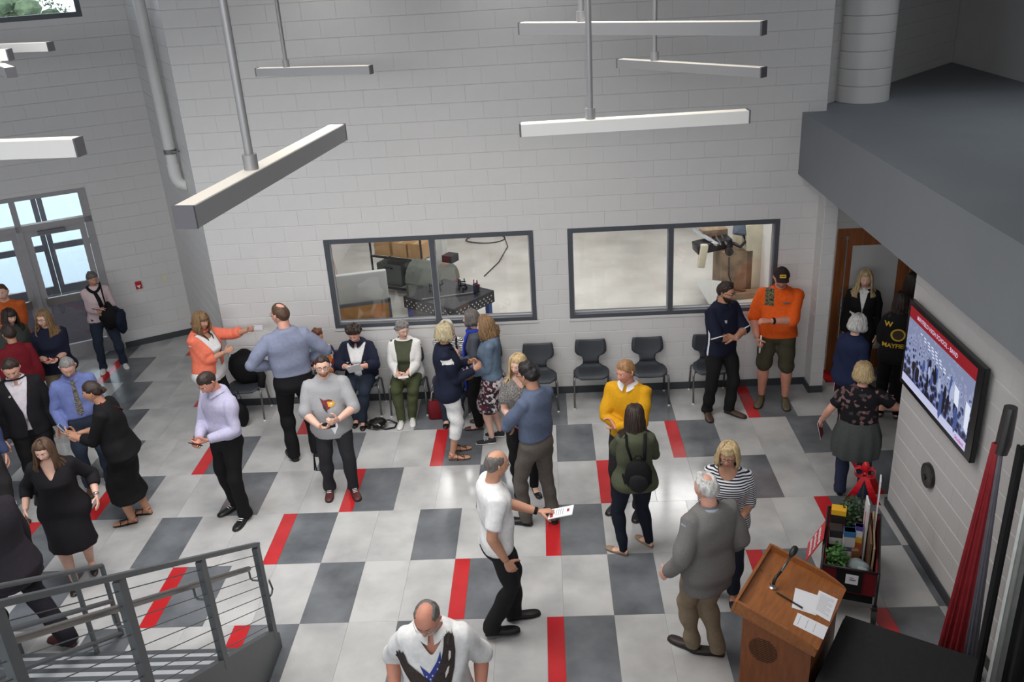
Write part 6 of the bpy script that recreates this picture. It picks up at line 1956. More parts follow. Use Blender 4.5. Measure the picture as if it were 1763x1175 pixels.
o = thing('paper_slip', 'pale paper slip hanging from the hand of the man in grey', 'paper', (0, 0, 0)); b = MB(); b.add([(-.03, 0, 0), (.03, 0, 0), (.035, .01, -.09), (.0, .02, -.17), (-.045, .012, -.08), (-.03, .003, 0), (.03, .003, 0), (.035, .013, -.09), (.0, .023, -.17), (-.045, .015, -.08)], [(0, 1, 2, 3, 4), (9, 8, 7, 6, 5), (0, 5, 6, 1), (1, 6, 7, 2), (2, 7, 8, 3), (3, 8, 9, 4), (4, 9, 5, 0)]); b.obj('slip', m_paper, o); b = MB(); b.b2((-.02, -.002, -.06), (.02, .0, -.055)); b.obj('print', m_ink, o)
attach(o, P, hand_pt(P, -1, (0, .05, -.03)))
o = thing('camera_strap', 'black looped strap hanging beside the leg of the man in grey', 'strap', (0, 0, 0)); 
for q in range(2):
    b = MB(); b.tube([(0, .02 * q, 0), (-.03 - .02 * q, .01, -.16), (-.01, 0, -.33), (.03 + .02 * q, 0, -.31), (.03, .01, -.12), (0, .02 * q, 0)], .008, 6, flat=.4); b.obj('loop', BLK, o, True)
attach(o, P, V3(.20, .02, .66))

# ---------------------------------------------------------------- seated along the wall
def seated(label, x, H, y=10.86, **k):
    k.setdefault('feet', ((-.09, .36, 4), (.09, .34, -4)))
    k.setdefault('lean', 2)
    return person(label, (x, y), 180, H, 1, pelvis=(0, -.06, .455 + .062 * H), **k)


P = seated('seated woman with short auburn hair in a colourful patterned blouse', -3.12, 1.62, tone='tan', face=0) if False else person('seated woman with short auburn hair in a colourful patterned blouse', (-3.12, 10.86), 180, 1.60, 1, 'tan', feet=((-.09, .36, 4), (.09, .34, -4)), pelvis=(0, -.06, .555), lean=4, head=(52, 10, 0), hl=(-.08, .24, .72), hr=(.1, .26, .70),
           top=dict(mat=pattern('blouse', [(0, S(150, 40, 36)), (.2, S(44, 52, 92)), (.4, S(206, 190, 170)), (.6, S(190, 110, 50)), (.8, S(60, 120, 130))], 16, 'voronoi', (2, 2, .7)), hem=.50, sleeve='three'), bottom=dict(mat=BLK, waist=.54), shoes=dict(kind='flat', mat=SH_BLK), hair=dict(style='short', col='red', thick=.022, rough=.3), seed=31)
P = person('seated woman with dark curly hair in a navy jacket reading a booklet', (-2.60, 10.86), 180, 1.66, 1, 'pink', feet=((-.03, .36, 8), (.07, .28, 0)), pelvis=(0, -.06, .56), lean=4, head=(-4, 24, 0), hl=(-.06, .30, .83), hr=(.06, .30, .83), handl='hold', handr='hold', fl=(.85, .5, .1), fr=(-.85, .5, .1), pl=(0, -.2, 1), pr=(0, -.2, 1), el=(-1, -.3, -.6), er=(1, -.3, -.6), fat=1.2, belly=.025, bust=.028,
           under=dict(mat=WHT, hem=.49, ease=.012, sleeve='none', scoop=.80), top=dict(name='jacket', mat=NAVY, hem=.49, ease=.024, sleeve='three', open=.075, button=.56, slit=.03, openlow=.1, collar=True), bottom=dict(mat=JEAN, waist=.54), shoes=dict(kind='flat', mat=SH_BLK), hair=dict(style='short', col='dark', thick=.036, rough=.5, freq=16, vol=.5), seed=32)
for sx in (-1, 1):
    patch(P, 'jacket', 'embroidery', [[(sx * .06, .05), (sx * .075, .02), (sx * .10, .045), (sx * .085, .01), (sx * .105, -.01), (sx * .075, .0), (sx * .06, -.02)], [(sx * .09, -.09), (sx * .15, -.075), (sx * .16, -.09), (sx * .11, -.105)]], [mat('embroidery_silver', S(170, 178, 186), .6)], zc=.755, sub=1, lift=.006)
booklet(P, -1, 'open booklet with maroon print held by the woman in the navy jacket', off=(.02, .06, .03), M=axes((.95, .05, -.2), (.1, .55, .8)), w=.19, h=.15)
P = person('seated woman with grey curls, white cardigan and olive green trousers', (-1.97, 10.85), 180, 1.66, 1, 'fair', feet=((-.06, .30, 8), (.08, .36, -2)), pelvis=(0, -.06, .56), lean=3, head=(34, 2, 0), hl=(-.05, .30, .70), hr=(.07, .30, .69), handl='hold', handr='hold', fl=(.8, .5, -.3), fr=(-.8, .5, -.3), fat=1.2, belly=.025, bust=.028,
           under=dict(mat=OLIVE, hem=.49, ease=.012, sleeve='none'), top=dict(name='cardigan', mat=cl('white_knit', 224, 222, 218, scale=70), hem=.47, ease=.024, open=.075, button=.53, slit=.05, openlow=.1), bottom=dict(mat=cl('olive_trousers', 74, 80, 54), waist=.54, hem=.068), shoes=dict(kind='sneaker', mat=SH_WHT, sole=SOLE_W), hair=dict(style='short', col='grey', thick=.030, rough=.45, freq=15, glasses='wire'), seed=33)
booklet(P, -1, 'pale leaflet on the lap of the woman in the white cardigan', off=(.03, .07, .02), M=axes((.95, .2, 0), (-.2, .9, .3)), w=.13, h=.18, lines=False)
P = person('seated woman in a black and white zebra print blouse with her hands raised', (-1.38, 10.84), 184, 1.66, 1, 'fair', feet=((-.09, .34, 4), (.09, .36, -4)), pelvis=(0, -.06, .56), lean=2, head=(-18, 4, 0), hl=(-.16, .34, .96), hr=(-.02, .36, .94), handl='hold', handr='hold', fl=(.3, .6, .5), fr=(-.5, .6, .4), pl=(.8, 0, .3), pr=(-.5, 0, .7), fat=1.08,
           top=dict(mat=pattern('zebra', [(0, S(30, 30, 34)), (.5, S(216, 214, 210))], 9, 'zebra', (1.6, 1.6, 2.0)), hem=.49, sleeve='elbow', ease=.018), bottom=dict(mat=JEAN, waist=.54), shoes=dict(kind='flat', mat=SH_BLK), hair=dict(style='bob', col='white', thick=.02, len=.7), seed=34)
strap(P, [P.spine(.83) + V3(-.10, -.04, -.0), P.spine(.825) + V3(-.115, .03, .0), P.spine(.79) + V3(-.11, .10, .0), P.spine(.70) + V3(-.13, .14, 0), P.spine(.60) + V3(-.19, .12, 0)], .013, BLK, 'bag_strap')

# ---------------------------------------------------------------- standing by the left window
P = person('white haired woman in a navy sweater and white capri trousers', (-1.27, 9.62), -78, 1.79, 1, 'tan', feet=((-.10, .04, 4), (.09, -.01, -8)), head=(8, 2, 0), hl=(-.09, .28, 1.20), hr=(.06, .32, 1.16), handl='hold', handr='hold', fl=(.4, .8, .4), fr=(-.4, .8, .4), fat=1.1, hip=1.08, belly=.014,
           top=dict(mat=NAVY, hem=.455, ease=.022, flare=.015, collar=True, paint=([WHT], lambda L, zr, c, P: ((zr > .742) & (zr < .776) & (L[:, 0] > .105)).astype(int))), bottom=dict(kind='capri', mat=WHT, hem=.075), shoes=dict(kind='sandal', mat=SH_BRN), hair=dict(style='bob', col='ash', thick=.026, len=.55, open=70, rough=.3, tuck=.03), seed=41)
P = person('grey haired woman with a long royal blue scarf, second from the denim jacket', (-0.99, 10.36), 88, 1.66, 1, 'fair', feet=((-.09, .02, 6), (.08, -.03, -6)), head=(-4, 4, 0), hl=(-.08, .22, 1.0), hr=(.1, .22, .98),
           top=dict(mat=cl('grey_dress_top', 82, 84, 92), hem=.46), bottom=dict(mat=BLK), shoes=dict(kind='flat', mat=SH_BRN), hair=dict(style='bob', col='saltpepper', thick=.02, len=.6), seed=42)
g = Geo(); zc = P.spine(.825); g.tube([zc + V3(.09 * math.sin(a), .08 * math.cos(a) + .01, .012 - .03 * max(0, math.cos(a))) for a in np.linspace(-PI, PI, 20)], .024, 8)
for sx in (-1, 1): g.tube([zc + V3(sx * .07, .07, 0), zc + V3(sx * .085, .135, -.16), zc + V3(sx * .09, .15, -.45), zc + V3(sx * .10, .14, -.78)], [.03, .05, .055, .06], 10, flat=.35)
link('scarf', to_mesh('scarf', g.arrays(), g.f, cl('royal_blue', 44, 62, 170)), P.root)
P = person('woman with curly light brown hair in a denim jacket and floral skirt', (-0.75, 9.97), 90, 1.72, 1, 'fair', feet=((-.08, .08, 4), (.09, -.02, -6)), head=(-2, 4, 0), hl=(-.05, .27, .98), hr=(.07, .27, .97), handl='hold', handr='hold', fl=(.5, .8, -.2), fr=(-.4, .85, -.2), er=(.7, -1, -.2),
           top=dict(name='jacket', mat=cl('denim_jacket', 96, 112, 130, var=.16, scale=12), hem=.535, ease=.022, collar=True), bottom=dict(kind='skirt', mat=pattern('floral_skirt', [(0, S(48, 40, 48)), (.3, S(180, 172, 172)), (.52, S(92, 40, 54)), (.72, S(60, 56, 66)), (.86, S(206, 198, 196))], 34), zh=.275, flare=.035), shoes=dict(kind='sneaker', mat=cl('sneaker_dark', 52, 54, 58), sole=SOLE_W), hair=dict(style='curly', col='lightbrown', len=.85, wave=.02, thick=.022, tuck=-.01), seed=43)
o = thing('leather_pouch', 'small tan leather pouch held by the woman in the denim jacket', 'pouch', (0, 0, 0)); b = MB(); lump(b, (0, 0, 0), (.05, .09, .04), 3, .12); b.obj('pouch', mat('tan_leather', S(140, 96, 54), .5), o, True); b = MB(); b.tube([(0, .05, .02), (0, .0, .06), (0, -.05, .02)], .005, 6); b.obj('loop', MATS['tan_leather'], o, True)
attach(o, P, V3(.02, .34, .90))

# ---------------------------------------------------------------- centre
P = person('blond woman in a grey leopard print v-neck top and black trousers', (-0.38, 8.80), 192, 1.76, 1, 'fair', feet=((-.10, .05, 6), (.09, -.02, -10)), head=(-40, 8, 0), hr=(.07, .22, .95), hl=(-.08, .24, .97), er=(.7, -.8, 0), el=(-.7, -.8, 0), handr='hold', handl='hold', fr=(-.8, .3, -.4), fl=(.8, .3, -.4),
           top=dict(mat=pattern('leopard', [(0, S(60, 58, 58)), (.42, S(150, 146, 142)), (.62, S(88, 84, 82))], 90, 'spots'), sleeve='short', vneck=.765, hem=.50, ease=.014), bottom=dict(mat=BLK, hem=.05), shoes=dict(kind='flat', mat=SH_BLK), hair=dict(style='long', col='blond', len=.62, thick=.014, wave=.003), seed=51)
d = unit(P.elb[1] - P.wri[1]); q = Geo(); q.tube([P.wri[1] + d * .0, P.wri[1] + d * .018], .031, 12); link('bracelet', to_mesh('bracelet', q.arrays(), q.f, cl('bracelet', 120, 30, 50)), P.root)
P = person('dark haired man in a slate blue shirt and taupe trousers with crossed arms', (-0.24, 8.14), 50, 1.93, 0, 'tan', feet=((-.10, .10, 20), (.14, -.10, -30)), head=(8, 12, 0), hl=(.04, .27, 1.22), hr=(-.05, .22, 1.18), el=(-1, .2, -.7), er=(1, .2, -.7), handl='hold', handr='grip', fl=(.6, -.5, .3), fr=(-.7, -.2, .3),
           top=dict(mat=cl('slate_shirt', 88, 98, 120), hem=.56, collar=True, ease=.014), bottom=dict(mat=cl('taupe', 94, 88, 82), belt=True, hem=.088), shoes=dict(kind='shoe', mat=SH_BLK), hair=dict(style='short', col='black', thick=.022, glasses='black'), seed=52)
P = person('man in a mustard yellow sweater over a white collar with crossed arms', (0.76, 8.36), 155, 1.84, 0, 'ruddy', feet=((-.13, .02, 8), (.13, .0, -8)), head=(-24, 10, 0), hl=(.04, .27, 1.15), hr=(-.05, .21, 1.12), el=(-1, .2, -.7), er=(1, .2, -.7), handl='hold', handr='grip', fl=(.6, -.5, .3), fr=(-.7, -.2, .3),
           top=dict(name='sweater', mat=cl('mustard', 206, 150, 26, scale=50), hem=.50, ease=.016, collar=WHT, fold=.006), bottom=dict(mat=CHAR, hem=.09), shoes=dict(kind='shoe', mat=SH_BLK), hair=dict(style='short', col='sandy', thick=.014, line=(.03, .62)), seed=53)
P = person('woman with long dark hair and an olive jacket seen from behind', (0.76, 7.60), -4, 1.69, 1, 'fair', feet=((-.14, -.05, 62), (.13, .10, 40)), head=(0, 4, 0), hl=(.04, .25, 1.08), hr=(-.05, .21, 1.05), el=(-1, .1, -.7), er=(1, .1, -.7), handl='grip', handr='grip', fl=(.6, -.5, .3), fr=(-.7, -.2, .3), hip=1.1,
           top=dict(name='jacket', mat=OLIVE, hem=.46, ease=.020, flare=.02, fold=.006), bottom=dict(mat=cl('dark_navy', 26, 30, 42), hem=.05), shoes=dict(kind='flat', mat=SH_TAN), hair=dict(style='long', col='dark', len=.72, thick=.014, wave=.003), seed=54)
bp = thing('backpack', 'small black backpack on the woman in the olive jacket', 'backpack', (0, 0, 0))
b = MB(); lump(b, (.02, -.235, 1.05), (.14, .075, .18), 2, .08, 20); b.obj('pack_body', BLK, bp, True)
b = MB(); lump(b, (.02, -.30, 1.00), (.095, .03, .10), 5, .06, 16); b.obj('front_pocket', cl('pack_pocket', 34, 34, 36), bp, True)
for sx in (-1, 1):
    b = MB(); b.tube([(.02 + sx * .06, -.21, 1.20), (sx * .085, -.16, 1.33), (sx * .09, -.08, 1.405), (sx * .095, .03, 1.39), (sx * .12, .11, 1.25), (sx * .16, .05, 1.02), (.02 + sx * .12, -.19, .93)], .016, 8, flat=.4); b.obj('shoulder_strap', BLK, bp, True)
b = MB(); b.tube([(-.02, -.235, 1.23), (.0, -.24, 1.27), (.04, -.24, 1.27), (.06, -.235, 1.23)], .007, 6); b.obj('grab_handle', BLK, bp, True)
attach(bp, P, V3(0, 0, 0))
P = person('balding man in a white t-shirt and black trousers walking with a booklet', (-0.55, 6.52), -76, 1.90, 0, 'tan', feet=((-.09, .13, 0), (.09, -.11, -6, .03)), head=(12, 4, 0), hl=(-.11, .40, 1.12), hr=(.24, .02, .92), el=(-.5, -1, -.3), er=(.4, -1, 0), handl='hold', handr='relax', fl=(.1, 1, -.05), pl=(.2, 0, -1), fat=1.02, belly=.012,
           top=dict(mat=WHT, sleeve='short', hem=.49, ease=.018, sease=.010, fold=.006), bottom=dict(mat=cl('black_slacks', 34, 33, 35), hem=.10), shoes=dict(kind='shoe', mat=SH_BLK), hair=dict(style='balding', col='saltpepper', thick=.006), seed=55)
booklet(P, -1, 'white programme booklet with maroon print held by the man in the white t-shirt', off=(.03, .13, -.012), w=.17, h=.22, M=axes((.9, -.35, .1), (.35, .85, .25)))
d = unit(P.elb[-1] - P.wri[-1]); q = Geo(); q.tube([P.wri[-1] + d * .01, P.wri[-1] + d * .04], .035, 12); link('wristwatch', to_mesh('wristwatch', q.arrays(), q.f, BLK), P.root)
P = person('bearded man in a white shirt printed with a large eagle at the bottom edge', (-0.90, 4.80), 182, 1.84, 0, 'ruddy', head=(-12, 26, 0), hl=(-.30, .10, 1.0), hr=(.30, .08, 1.0), fat=1.26, belly=.055, sh=.97, feet=((-.15, .05, 8), (.15, 0, -8)),
           top=dict(mat=WHT, sleeve='elbow', hem=.46, ease=.024, flare=.02, vneck=.765, vwidth=.045, sease=.008, collar=True, fold=.006), bottom=dict(mat=JEAN, hem=.09), shoes=dict(kind='shoe', mat=SH_BLK), hair=dict(style='balding', col='saltpepper', thick=.012, beard=.010, bcol='white', glasses='wire'), seed=56)
m_eag = mat('print_eagle_brown', S(52, 42, 38), .8, var=.3, scale=60); m_star = mat('print_blue', S(44, 58, 140), .8); m_ew = mat('print_white', S(214, 210, 204), .8); m_er = mat('print_red', S(140, 34, 44), .8)
W1 = [(-.02, -.20), (.05, -.21), (.10, -.15), (.125, -.06), (.135, .03), (.13, .10), (.105, .145), (.075, .13), (.07, .07), (.055, .0), (.03, -.06), (.0, -.10)]
W2 = [(.02, -.20), (-.02, -.11), (-.07, -.075), (-.12, -.05), (-.15, -.035), (-.165, -.0), (-.18, .02), (-.19, .0), (-.205, .015), (-.21, -.01), (-.225, .0), (-.225, -.03), (-.235, -.04), (-.21, -.06), (-.19, -.085), (-.15, -.125), (-.10, -.17), (-.05, -.21)]
W1 = [(x * 1.18, z * 1.12) for x, z in W1]; W2 = [(x * 1.12, z * 1.12) for x, z in W2]
patch(P, 'shirt', 'star_field_print', [[(-.085, -.04), (-.02, -.085), (.0, -.06), (.03, -.02), (.06, .05), (.065, -.06), (.03, -.13), (-.04, -.13)]], [m_star], zc=.755, sub=3, lift=.006)
patch(P, 'shirt', 'star_print', [[(cx + .008 * math.cos(a) * (1 if i % 2 else .45), cz + .008 * math.sin(a) * (1 if i % 2 else .45)) for i, a in enumerate(np.linspace(0, 2 * PI, 11)[:-1])] for cx, cz in ((-.04, -.10), (0, -.095), (.035, -.06), (.05, -.02), (-.015, -.115), (.04, -.10))], [m_ew], zc=.755, sub=0, lift=.008)
patch(P, 'shirt', 'eagle_wing_print', [W1], [m_eag], zc=.755, sub=3, lift=.009)
patch(P, 'shirt', 'eagle_wing_print', [W2], [m_eag], zc=.755, sub=3, lift=.009)
patch(P, 'shirt', 'eagle_body_print', [[(-.06, -.18), (.06, -.19), (.09, -.30), (.03, -.36), (-.05, -.35), (-.08, -.27)], [(-.02, -.17), (.03, -.17), (.02, -.23), (-.01, -.23)]], [m_eag, m_ew], zc=.755, sub=3, lift=.0095, mi=[0, 1])
patch(P, 'shirt', 'feather_highlight_print', [[(.112, -.02), (.126, .0), (.13, .04), (.118, .05), (.112, .02)], [(.085, -.12), (.105, -.09), (.115, -.05), (.10, -.06), (.085, -.09)]], [m_ew], zc=.755, sub=2, lift=.0115)
patch(P, 'shirt', 'stripe_print', [[(-.13, -.14), (-.10, -.18), (-.14, -.26), (-.16, -.24)], [(.10, -.17), (.12, -.16), (.15, -.30), (.12, -.30)]], [m_er], zc=.755, sub=2, lift=.006)

# ---------------------------------------------------------------- right, by the lectern
P = person('white haired man in a grey wool jacket and khaki trousers seen from behind', (1.19, 6.12), 30, 1.82, 0, 'pink', feet=((-.05, .10, 20), (.09, -.06, 44)), head=(6, 6, 0), fat=1.2, belly=.03, hl=(-.30, .12, .93), hr=(.30, .10, .93),
           under=dict(mat=cl('blue_collar_shirt', 150, 160, 180), hem=.52, ease=.006, collar=True), top=dict(name='jacket', mat=cl('grey_wool', 116, 114, 112, scale=110, var=.12), hem=.405, ease=.026, flare=.012, open=.05, button=.60, collar=True), bottom=dict(mat=cl('khaki_brown', 132, 118, 98), hem=.085), shoes=dict(kind='shoe', mat=mat('shoe_dark_brown', S(44, 34, 30), .5)), hair=dict(style='bald_crown', col='white', thick=.018, rough=.3), seed=61)
P = person('blond woman with glasses in a navy and white striped top facing the viewer', (1.50, 6.86), 166, 1.70, 1, 'tan', feet=((-.10, 0, 6), (.10, 0, -6)), head=(-6, 6, 0), hr=(.12, .24, .98), hl=(-.12, .2, .98), handr='hold', fr=(-.6, .6, -.3), fat=1.15, bust=.026,
           top=dict(mat=pattern('stripes', [(0, S(222, 222, 224)), (.52, S(38, 40, 56))], 15, 'wave'), sleeve='elbow', scoop=.785, hem=.47, ease=.016), bottom=dict(mat=JEAN), shoes=dict(kind='flat', mat=SH_BLK), hair=dict(style='bob', col='blond', thick=.022, len=.75, bangs=True, bang_end=24, glasses='dark'), seed=62)

# ---------------------------------------------------------------- by the right window
P = person('bearded man in a navy polo with white piping standing with crossed arms', (2.12, 10.47), -146, 1.86, 0, 'tan', feet=((-.11, .12, 16), (.14, -.04, -34)), head=(18, 8, 0), hl=(.04, .29, 1.17), hr=(-.05, .24, 1.14), el=(-1, .2, -.7), er=(1, .2, -.7), handl='hold', handr='grip', fl=(.6, -.5, .3), fr=(-.7, -.2, .3), fat=1.12, belly=.022,
           top=dict(name='polo_shirt', mat=NAVY, sleeve='elbow', hem=.47, ease=.018, collar=True, sease=.008, paint=([WHT], lambda L, zr, c, P: ((np.abs(L[:, 1] + .004) < .008) & (np.abs(L[:, 0]) > .07) & (zr < .70) & (zr > .47)).astype(int))), bottom=dict(mat=cl('black_jeans', 30, 30, 32), hem=.09), shoes=dict(kind='shoe', mat=SH_BRN), hair=dict(style='short', col='dark', thick=.02, beard=.010, glasses='black'), seed=71)
for s in (-1, 1):
    A = P.shj[s]; E_ = P.elb[s]; q = Geo(); d = unit(E_ - A); c = E_ - d * .01; q.tube([c - d * .006, c + d * .008], .0262 * P.H * 1.08 + .031, 14); link('sleeve_piping', to_mesh('sleeve_piping', q.arrays(), q.f, WHT), P.cloth['polo_shirt'][0])
patch(P, 'polo_shirt', 'chest_emblem', [[(-.018, .014), (.018, .014), (.012, -.018), (0, -.024), (-.012, -.018)]], [mat('emblem_white', S(180, 182, 190), .7)], zc=.735, xc=-.075, sub=0, lift=.006)
P = person('man in an orange camouflage trimmed shirt, olive shorts and a cap', (2.90, 10.72), 166, 1.93, 0, 'ruddy', feet=((-.15, .02, 6), (.16, .02, -12)), head=(6, 12, 0), hl=(.10, .30, 1.28), hr=(.25, .16, .98), el=(-1, -.1, -.7), er=(.8, -1, -.1), handl='grip', handr='fist', fl=(.9, .2, .1), fat=1.24, belly=.045,
           top=dict(mat=cl('bright_orange', 226, 92, 30), sleeve='elbow', hem=.50, ease=.02, sease=.012, collar=True, paint=([pattern('camo', [(0, S(52, 48, 38)), (.42, S(112, 104, 78)), (.58, S(70, 72, 52))], 26, 'noise')], lambda L, zr, c, P: (((L[:, 0] > .035) & (zr > .735) & (L[:, 1] > -.02) & (L[:, 0] < .095))).astype(int))), bottom=dict(kind='shorts', mat=cl('olive_shorts', 66, 62, 48), end=1.0), shoes=dict(kind='clog', mat=SH_OLV), hair=dict(style='short', col='grey', thick=.006, line=(-.05, .5), beard=.003, bcol='grey'), seed=72)
m_cap = cl('cap', 50, 40, 40); g = Geo()
V_, f_, _, d_ = head_geo(1, 0, 0); sel = d_[:, 2] > .28 - .1 * d_[:, 1]
V_ = V_ + d_ * np.where(sel, .020, -.012)[:, None]; g.add((V_ * P.hs) @ P.Rh.T + P.hc, f_)
cap = link('cap', to_mesh('cap', g.arrays(), g.f, m_cap), P.root)
g = Geo(); rows = []
for r_, z_ in ((.088, .048), (.125, .046), (.172, .034)):
    rows.append([P.hc + P.Rh @ (V3(math.sin(a) * (.08 if r_ < .1 else .076), r_ * math.cos(a * .75) ** .7, z_ - .012 * (a / 1.2) ** 2) * P.hs) for a in np.linspace(-1.15, 1.15, 13)])
vv = np.array(rows[0] + rows[1] + rows[2]); ff = [(r_ * 13 + i, r_ * 13 + i + 1, (r_ + 1) * 13 + i + 1, (r_ + 1) * 13 + i) for r_ in range(2) for i in range(12)]
vv2 = np.concatenate([vv, vv - (P.Rh @ V3(0, 0, .005))]); n_ = len(vv)
link('brim', to_mesh('brim', vv2, ff + [tuple(n_ + i for i in q[::-1]) for q in ff] + [(26 + i, 26 + i + 1, n_ + 26 + i + 1, n_ + 26 + i) for i in range(12)], m_cap), cap)
me = text_mesh('FARM', .022, .001, bold=.001); me.materials.clear(); me.materials.append(mat('cap_black_text', S(40, 30, 20), .7))
b = MB(); b.box((0, 0, 0), (.075, .004, .042), bev=.0015); pt = b.obj('cap_patch', mat('cap_yellow', S(226, 178, 40), .7), cap)
def on_head(o, off, pitch=0.0):
    M4 = Matrix.Translation(tuple(P.hc + P.Rh @ (np.array(off) * P.hs))) @ Matrix([list(r) for r in P.Rh]).to_4x4() @ Matrix.Rotation(R(pitch), 4, 'X'); o.matrix_local = M4
on_head(pt, (0, .108, .082), 30)
tx = link('cap_lettering', me, pt, (0, .003, 0), (R(90), 0, R(180)))
patch(P, 'shirt', 'chest_mark', [[(-.05, .0), (-.02, .014), (.03, .016), (.05, .006), (.03, -.006), (-.03, -.01)]], [mat('mark_grey', S(90, 92, 100), .7)], zc=.755, xc=.085, sub=1, lift=.007)
d = unit(P.elb[-1] - P.wri[-1]); q = Geo(); q.tube([P.wri[-1] + d * .02, P.wri[-1] + d * .05], .042, 12); link('wristwatch', to_mesh('wristwatch', q.arrays(), q.f, BLK), P.root)
o = thing('rolled_paper', 'rolled white paper held by the man in the orange shirt', 'paper', (0, 0, 0)); b = MB(); b.tube([(0, 0, .10), (.01, .01, -.14)], .011, 10); b.obj('roll', m_paper, o, True); b = MB(); b.tube([(0.005, .005, -.03), (.006, .006, -.05)], .0118, 10); b.obj('band', m_red, o, True)
attach(o, P, hand_pt(P, 1, (0, .06, -.03)))

# ---------------------------------------------------------------- by the wooden door
P = person('girl with very long blond hair in a black jacket in front of the wooden door', (4.05, 11.02), 160, 1.72, 1, 'fair', feet=((-.08, 0, 4), (.08, 0, -4)), head=(4, 6, 0), 
           under=dict(mat=WHT, hem=.55, ease=.006, collar=True), top=dict(name='jacket', mat=BLK, hem=.46, ease=.018, open=.03, button=.66, flare=.01), bottom=dict(mat=BLK, hem=.06), shoes=dict(kind='flat', mat=SH_BLK), hair=dict(style='long', col='blond', len=.98, thick=.012, wave=.008, n=46), seed=81)
P = person('girl in a black jacket with yellow back lettering beside the screen wall', (4.22, 10.22), -20, 1.70, 1, 'fair', head=(4, 4, 0), hl=(-.10, .2, 1.0), hr=(.10, .2, 1.0),
           top=dict(name='jacket', mat=BLK2, hem=.46, ease=.02), bottom=dict(mat=BLK, hem=.06), shoes=dict(kind='flat', mat=SH_BLK), hair=dict(style='long', col='dark', len=.70, thick=.014), seed=82)
m_yel = mat('lettering_yellow', S(220, 180, 50), .7)
me = text_mesh('MAYFIELD', .075, 0, bold=.002)
patch(P, 'jacket', 'back_lettering', None, [m_yel], zc=.60, side=-1, lift=.007, sub=1, mesh=me)
me = text_mesh('W', .085, 0, bold=.003)
patch(P, 'jacket', 'back_lettering', None, [m_yel], zc=.765, xc=-.12, side=-1, lift=.007, sub=1, mesh=me)
patch(P, 'jacket', 'back_emblem', [[(.085 * math.cos(a), .085 * math.sin(a)) for a in np.linspace(0, 2 * PI, 25)[:-1]], [(.065 * math.cos(a), .065 * math.sin(a)) for a in np.linspace(0, 2 * PI, 25)[:-1]]], [m_yel, mat('emblem_brown', S(70, 56, 40), .7)], zc=.69, side=-1, mi=[0, 1], sub=1, lift=.008)
P = person('dark haired girl mostly hidden by the edge of the screen wall', (4.56, 10.76), 0, 1.74, 1, 'fair', top=dict(name='jacket', mat=BLK, hem=.46, ease=.018), bottom=dict(mat=BLK, hem=.06), shoes=dict(kind='flat', mat=SH_BLK), hair=dict(style='long', col='dark', len=.6, thick=.014), seed=83)
P = person('white haired woman in a navy blue sweater near the wooden door', (3.53, 9.72), -62, 1.64, 1, 'fair', feet=((-.10, .03, 6), (.10, -.03, -6)), head=(-8, 6, 0), fat=1.12, hip=1.08,
           top=dict(name='sweater', mat=cl('deep_navy', 36, 44, 74), hem=.45, ease=.022, flare=.02), bottom=dict(mat=BLK, hem=.06), shoes=dict(kind='shoe', mat=SH_BLK), hair=dict(style='straightbob', col='white', thick=.024, len=.55, open=66, wave=.002), seed=84)
booklet(P, -1, 'narrow maroon striped booklet held by the woman in the navy sweater', mat('cover_maroon2', S(130, 44, 56), .5), w=.09, h=.2, lines=False)
P = person('blond woman in a black floral blouse with a grey sweater tied at the waist', (3.20, 8.48), -16, 1.61, 1, 'pink', feet=((-.11, .02, 8), (.12, .0, -8)), head=(6, 4, 0), fat=1.15, hip=1.12, hl=(-.36, .10, .84), hr=(.28, .22, 1.0), el=(-.6, -1, 0), er=(1, -.4, -.2), handl='grip',
           top=dict(mat=pattern('dark_floral', [(0, S(28, 26, 30)), (.76, S(104, 78, 78)), (.86, S(64, 60, 62)), (.93, S(128, 100, 98))], 24), sleeve='short', hem=.55, ease=.018), bottom=dict(mat=cl('blue_jeans', 44, 50, 72), hem=.08), shoes=dict(kind='shoe', mat=SH_BLK), hair=dict(style='straightbob', col='blond', thick=.026, len=.62, open=60, wave=.004), seed=85)
g = Geo(); rs = []
for z, w, dp in ((.60, .118, .100), (.55, .135, .118), (.48, .150, .130), (.40, .155, .132), (.335, .150, .125)):
    c = P.spine(z); c = V3(c[0], c[1] - .012, z * P.H)
    rs.append([c + V3((w * P.H * 1.0) * math.cos(a), (dp * P.H) * math.sin(a), 0) * (1 + (.05 * math.sin(a * 11) if z < .55 else 0)) for a in np.linspace(R(-205), R(25), 40)])
n_ = 40; vv = np.concatenate([np.array(r) for r in rs]); inn = np.concatenate([np.array(r) for r in rs]) * V3(.96, .96, 1)
m_ = len(vv); ff = [(i * n_ + k_, i * n_ + k_ + 1, (i + 1) * n_ + k_ + 1, (i + 1) * n_ + k_) for i in range(4) for k_ in range(n_ - 1)]
link('tied_sweater', to_mesh('tied_sweater', np.concatenate([vv, inn]), ff + [tuple(m_ + i for i in q[::-1]) for q in ff], cl('tied_grey', 72, 76, 74)), P.root)
booklet(P, -1, 'white and maroon booklet in the hand of the woman with the tied sweater', mat('cover_maroon2', S(130, 44, 56), .5), w=.12, h=.22, lines=False, M=axes((.2, .9, .2), (.2, .1, -.95)))
bpy.data.scenes.remove(TMP)
print('people built')
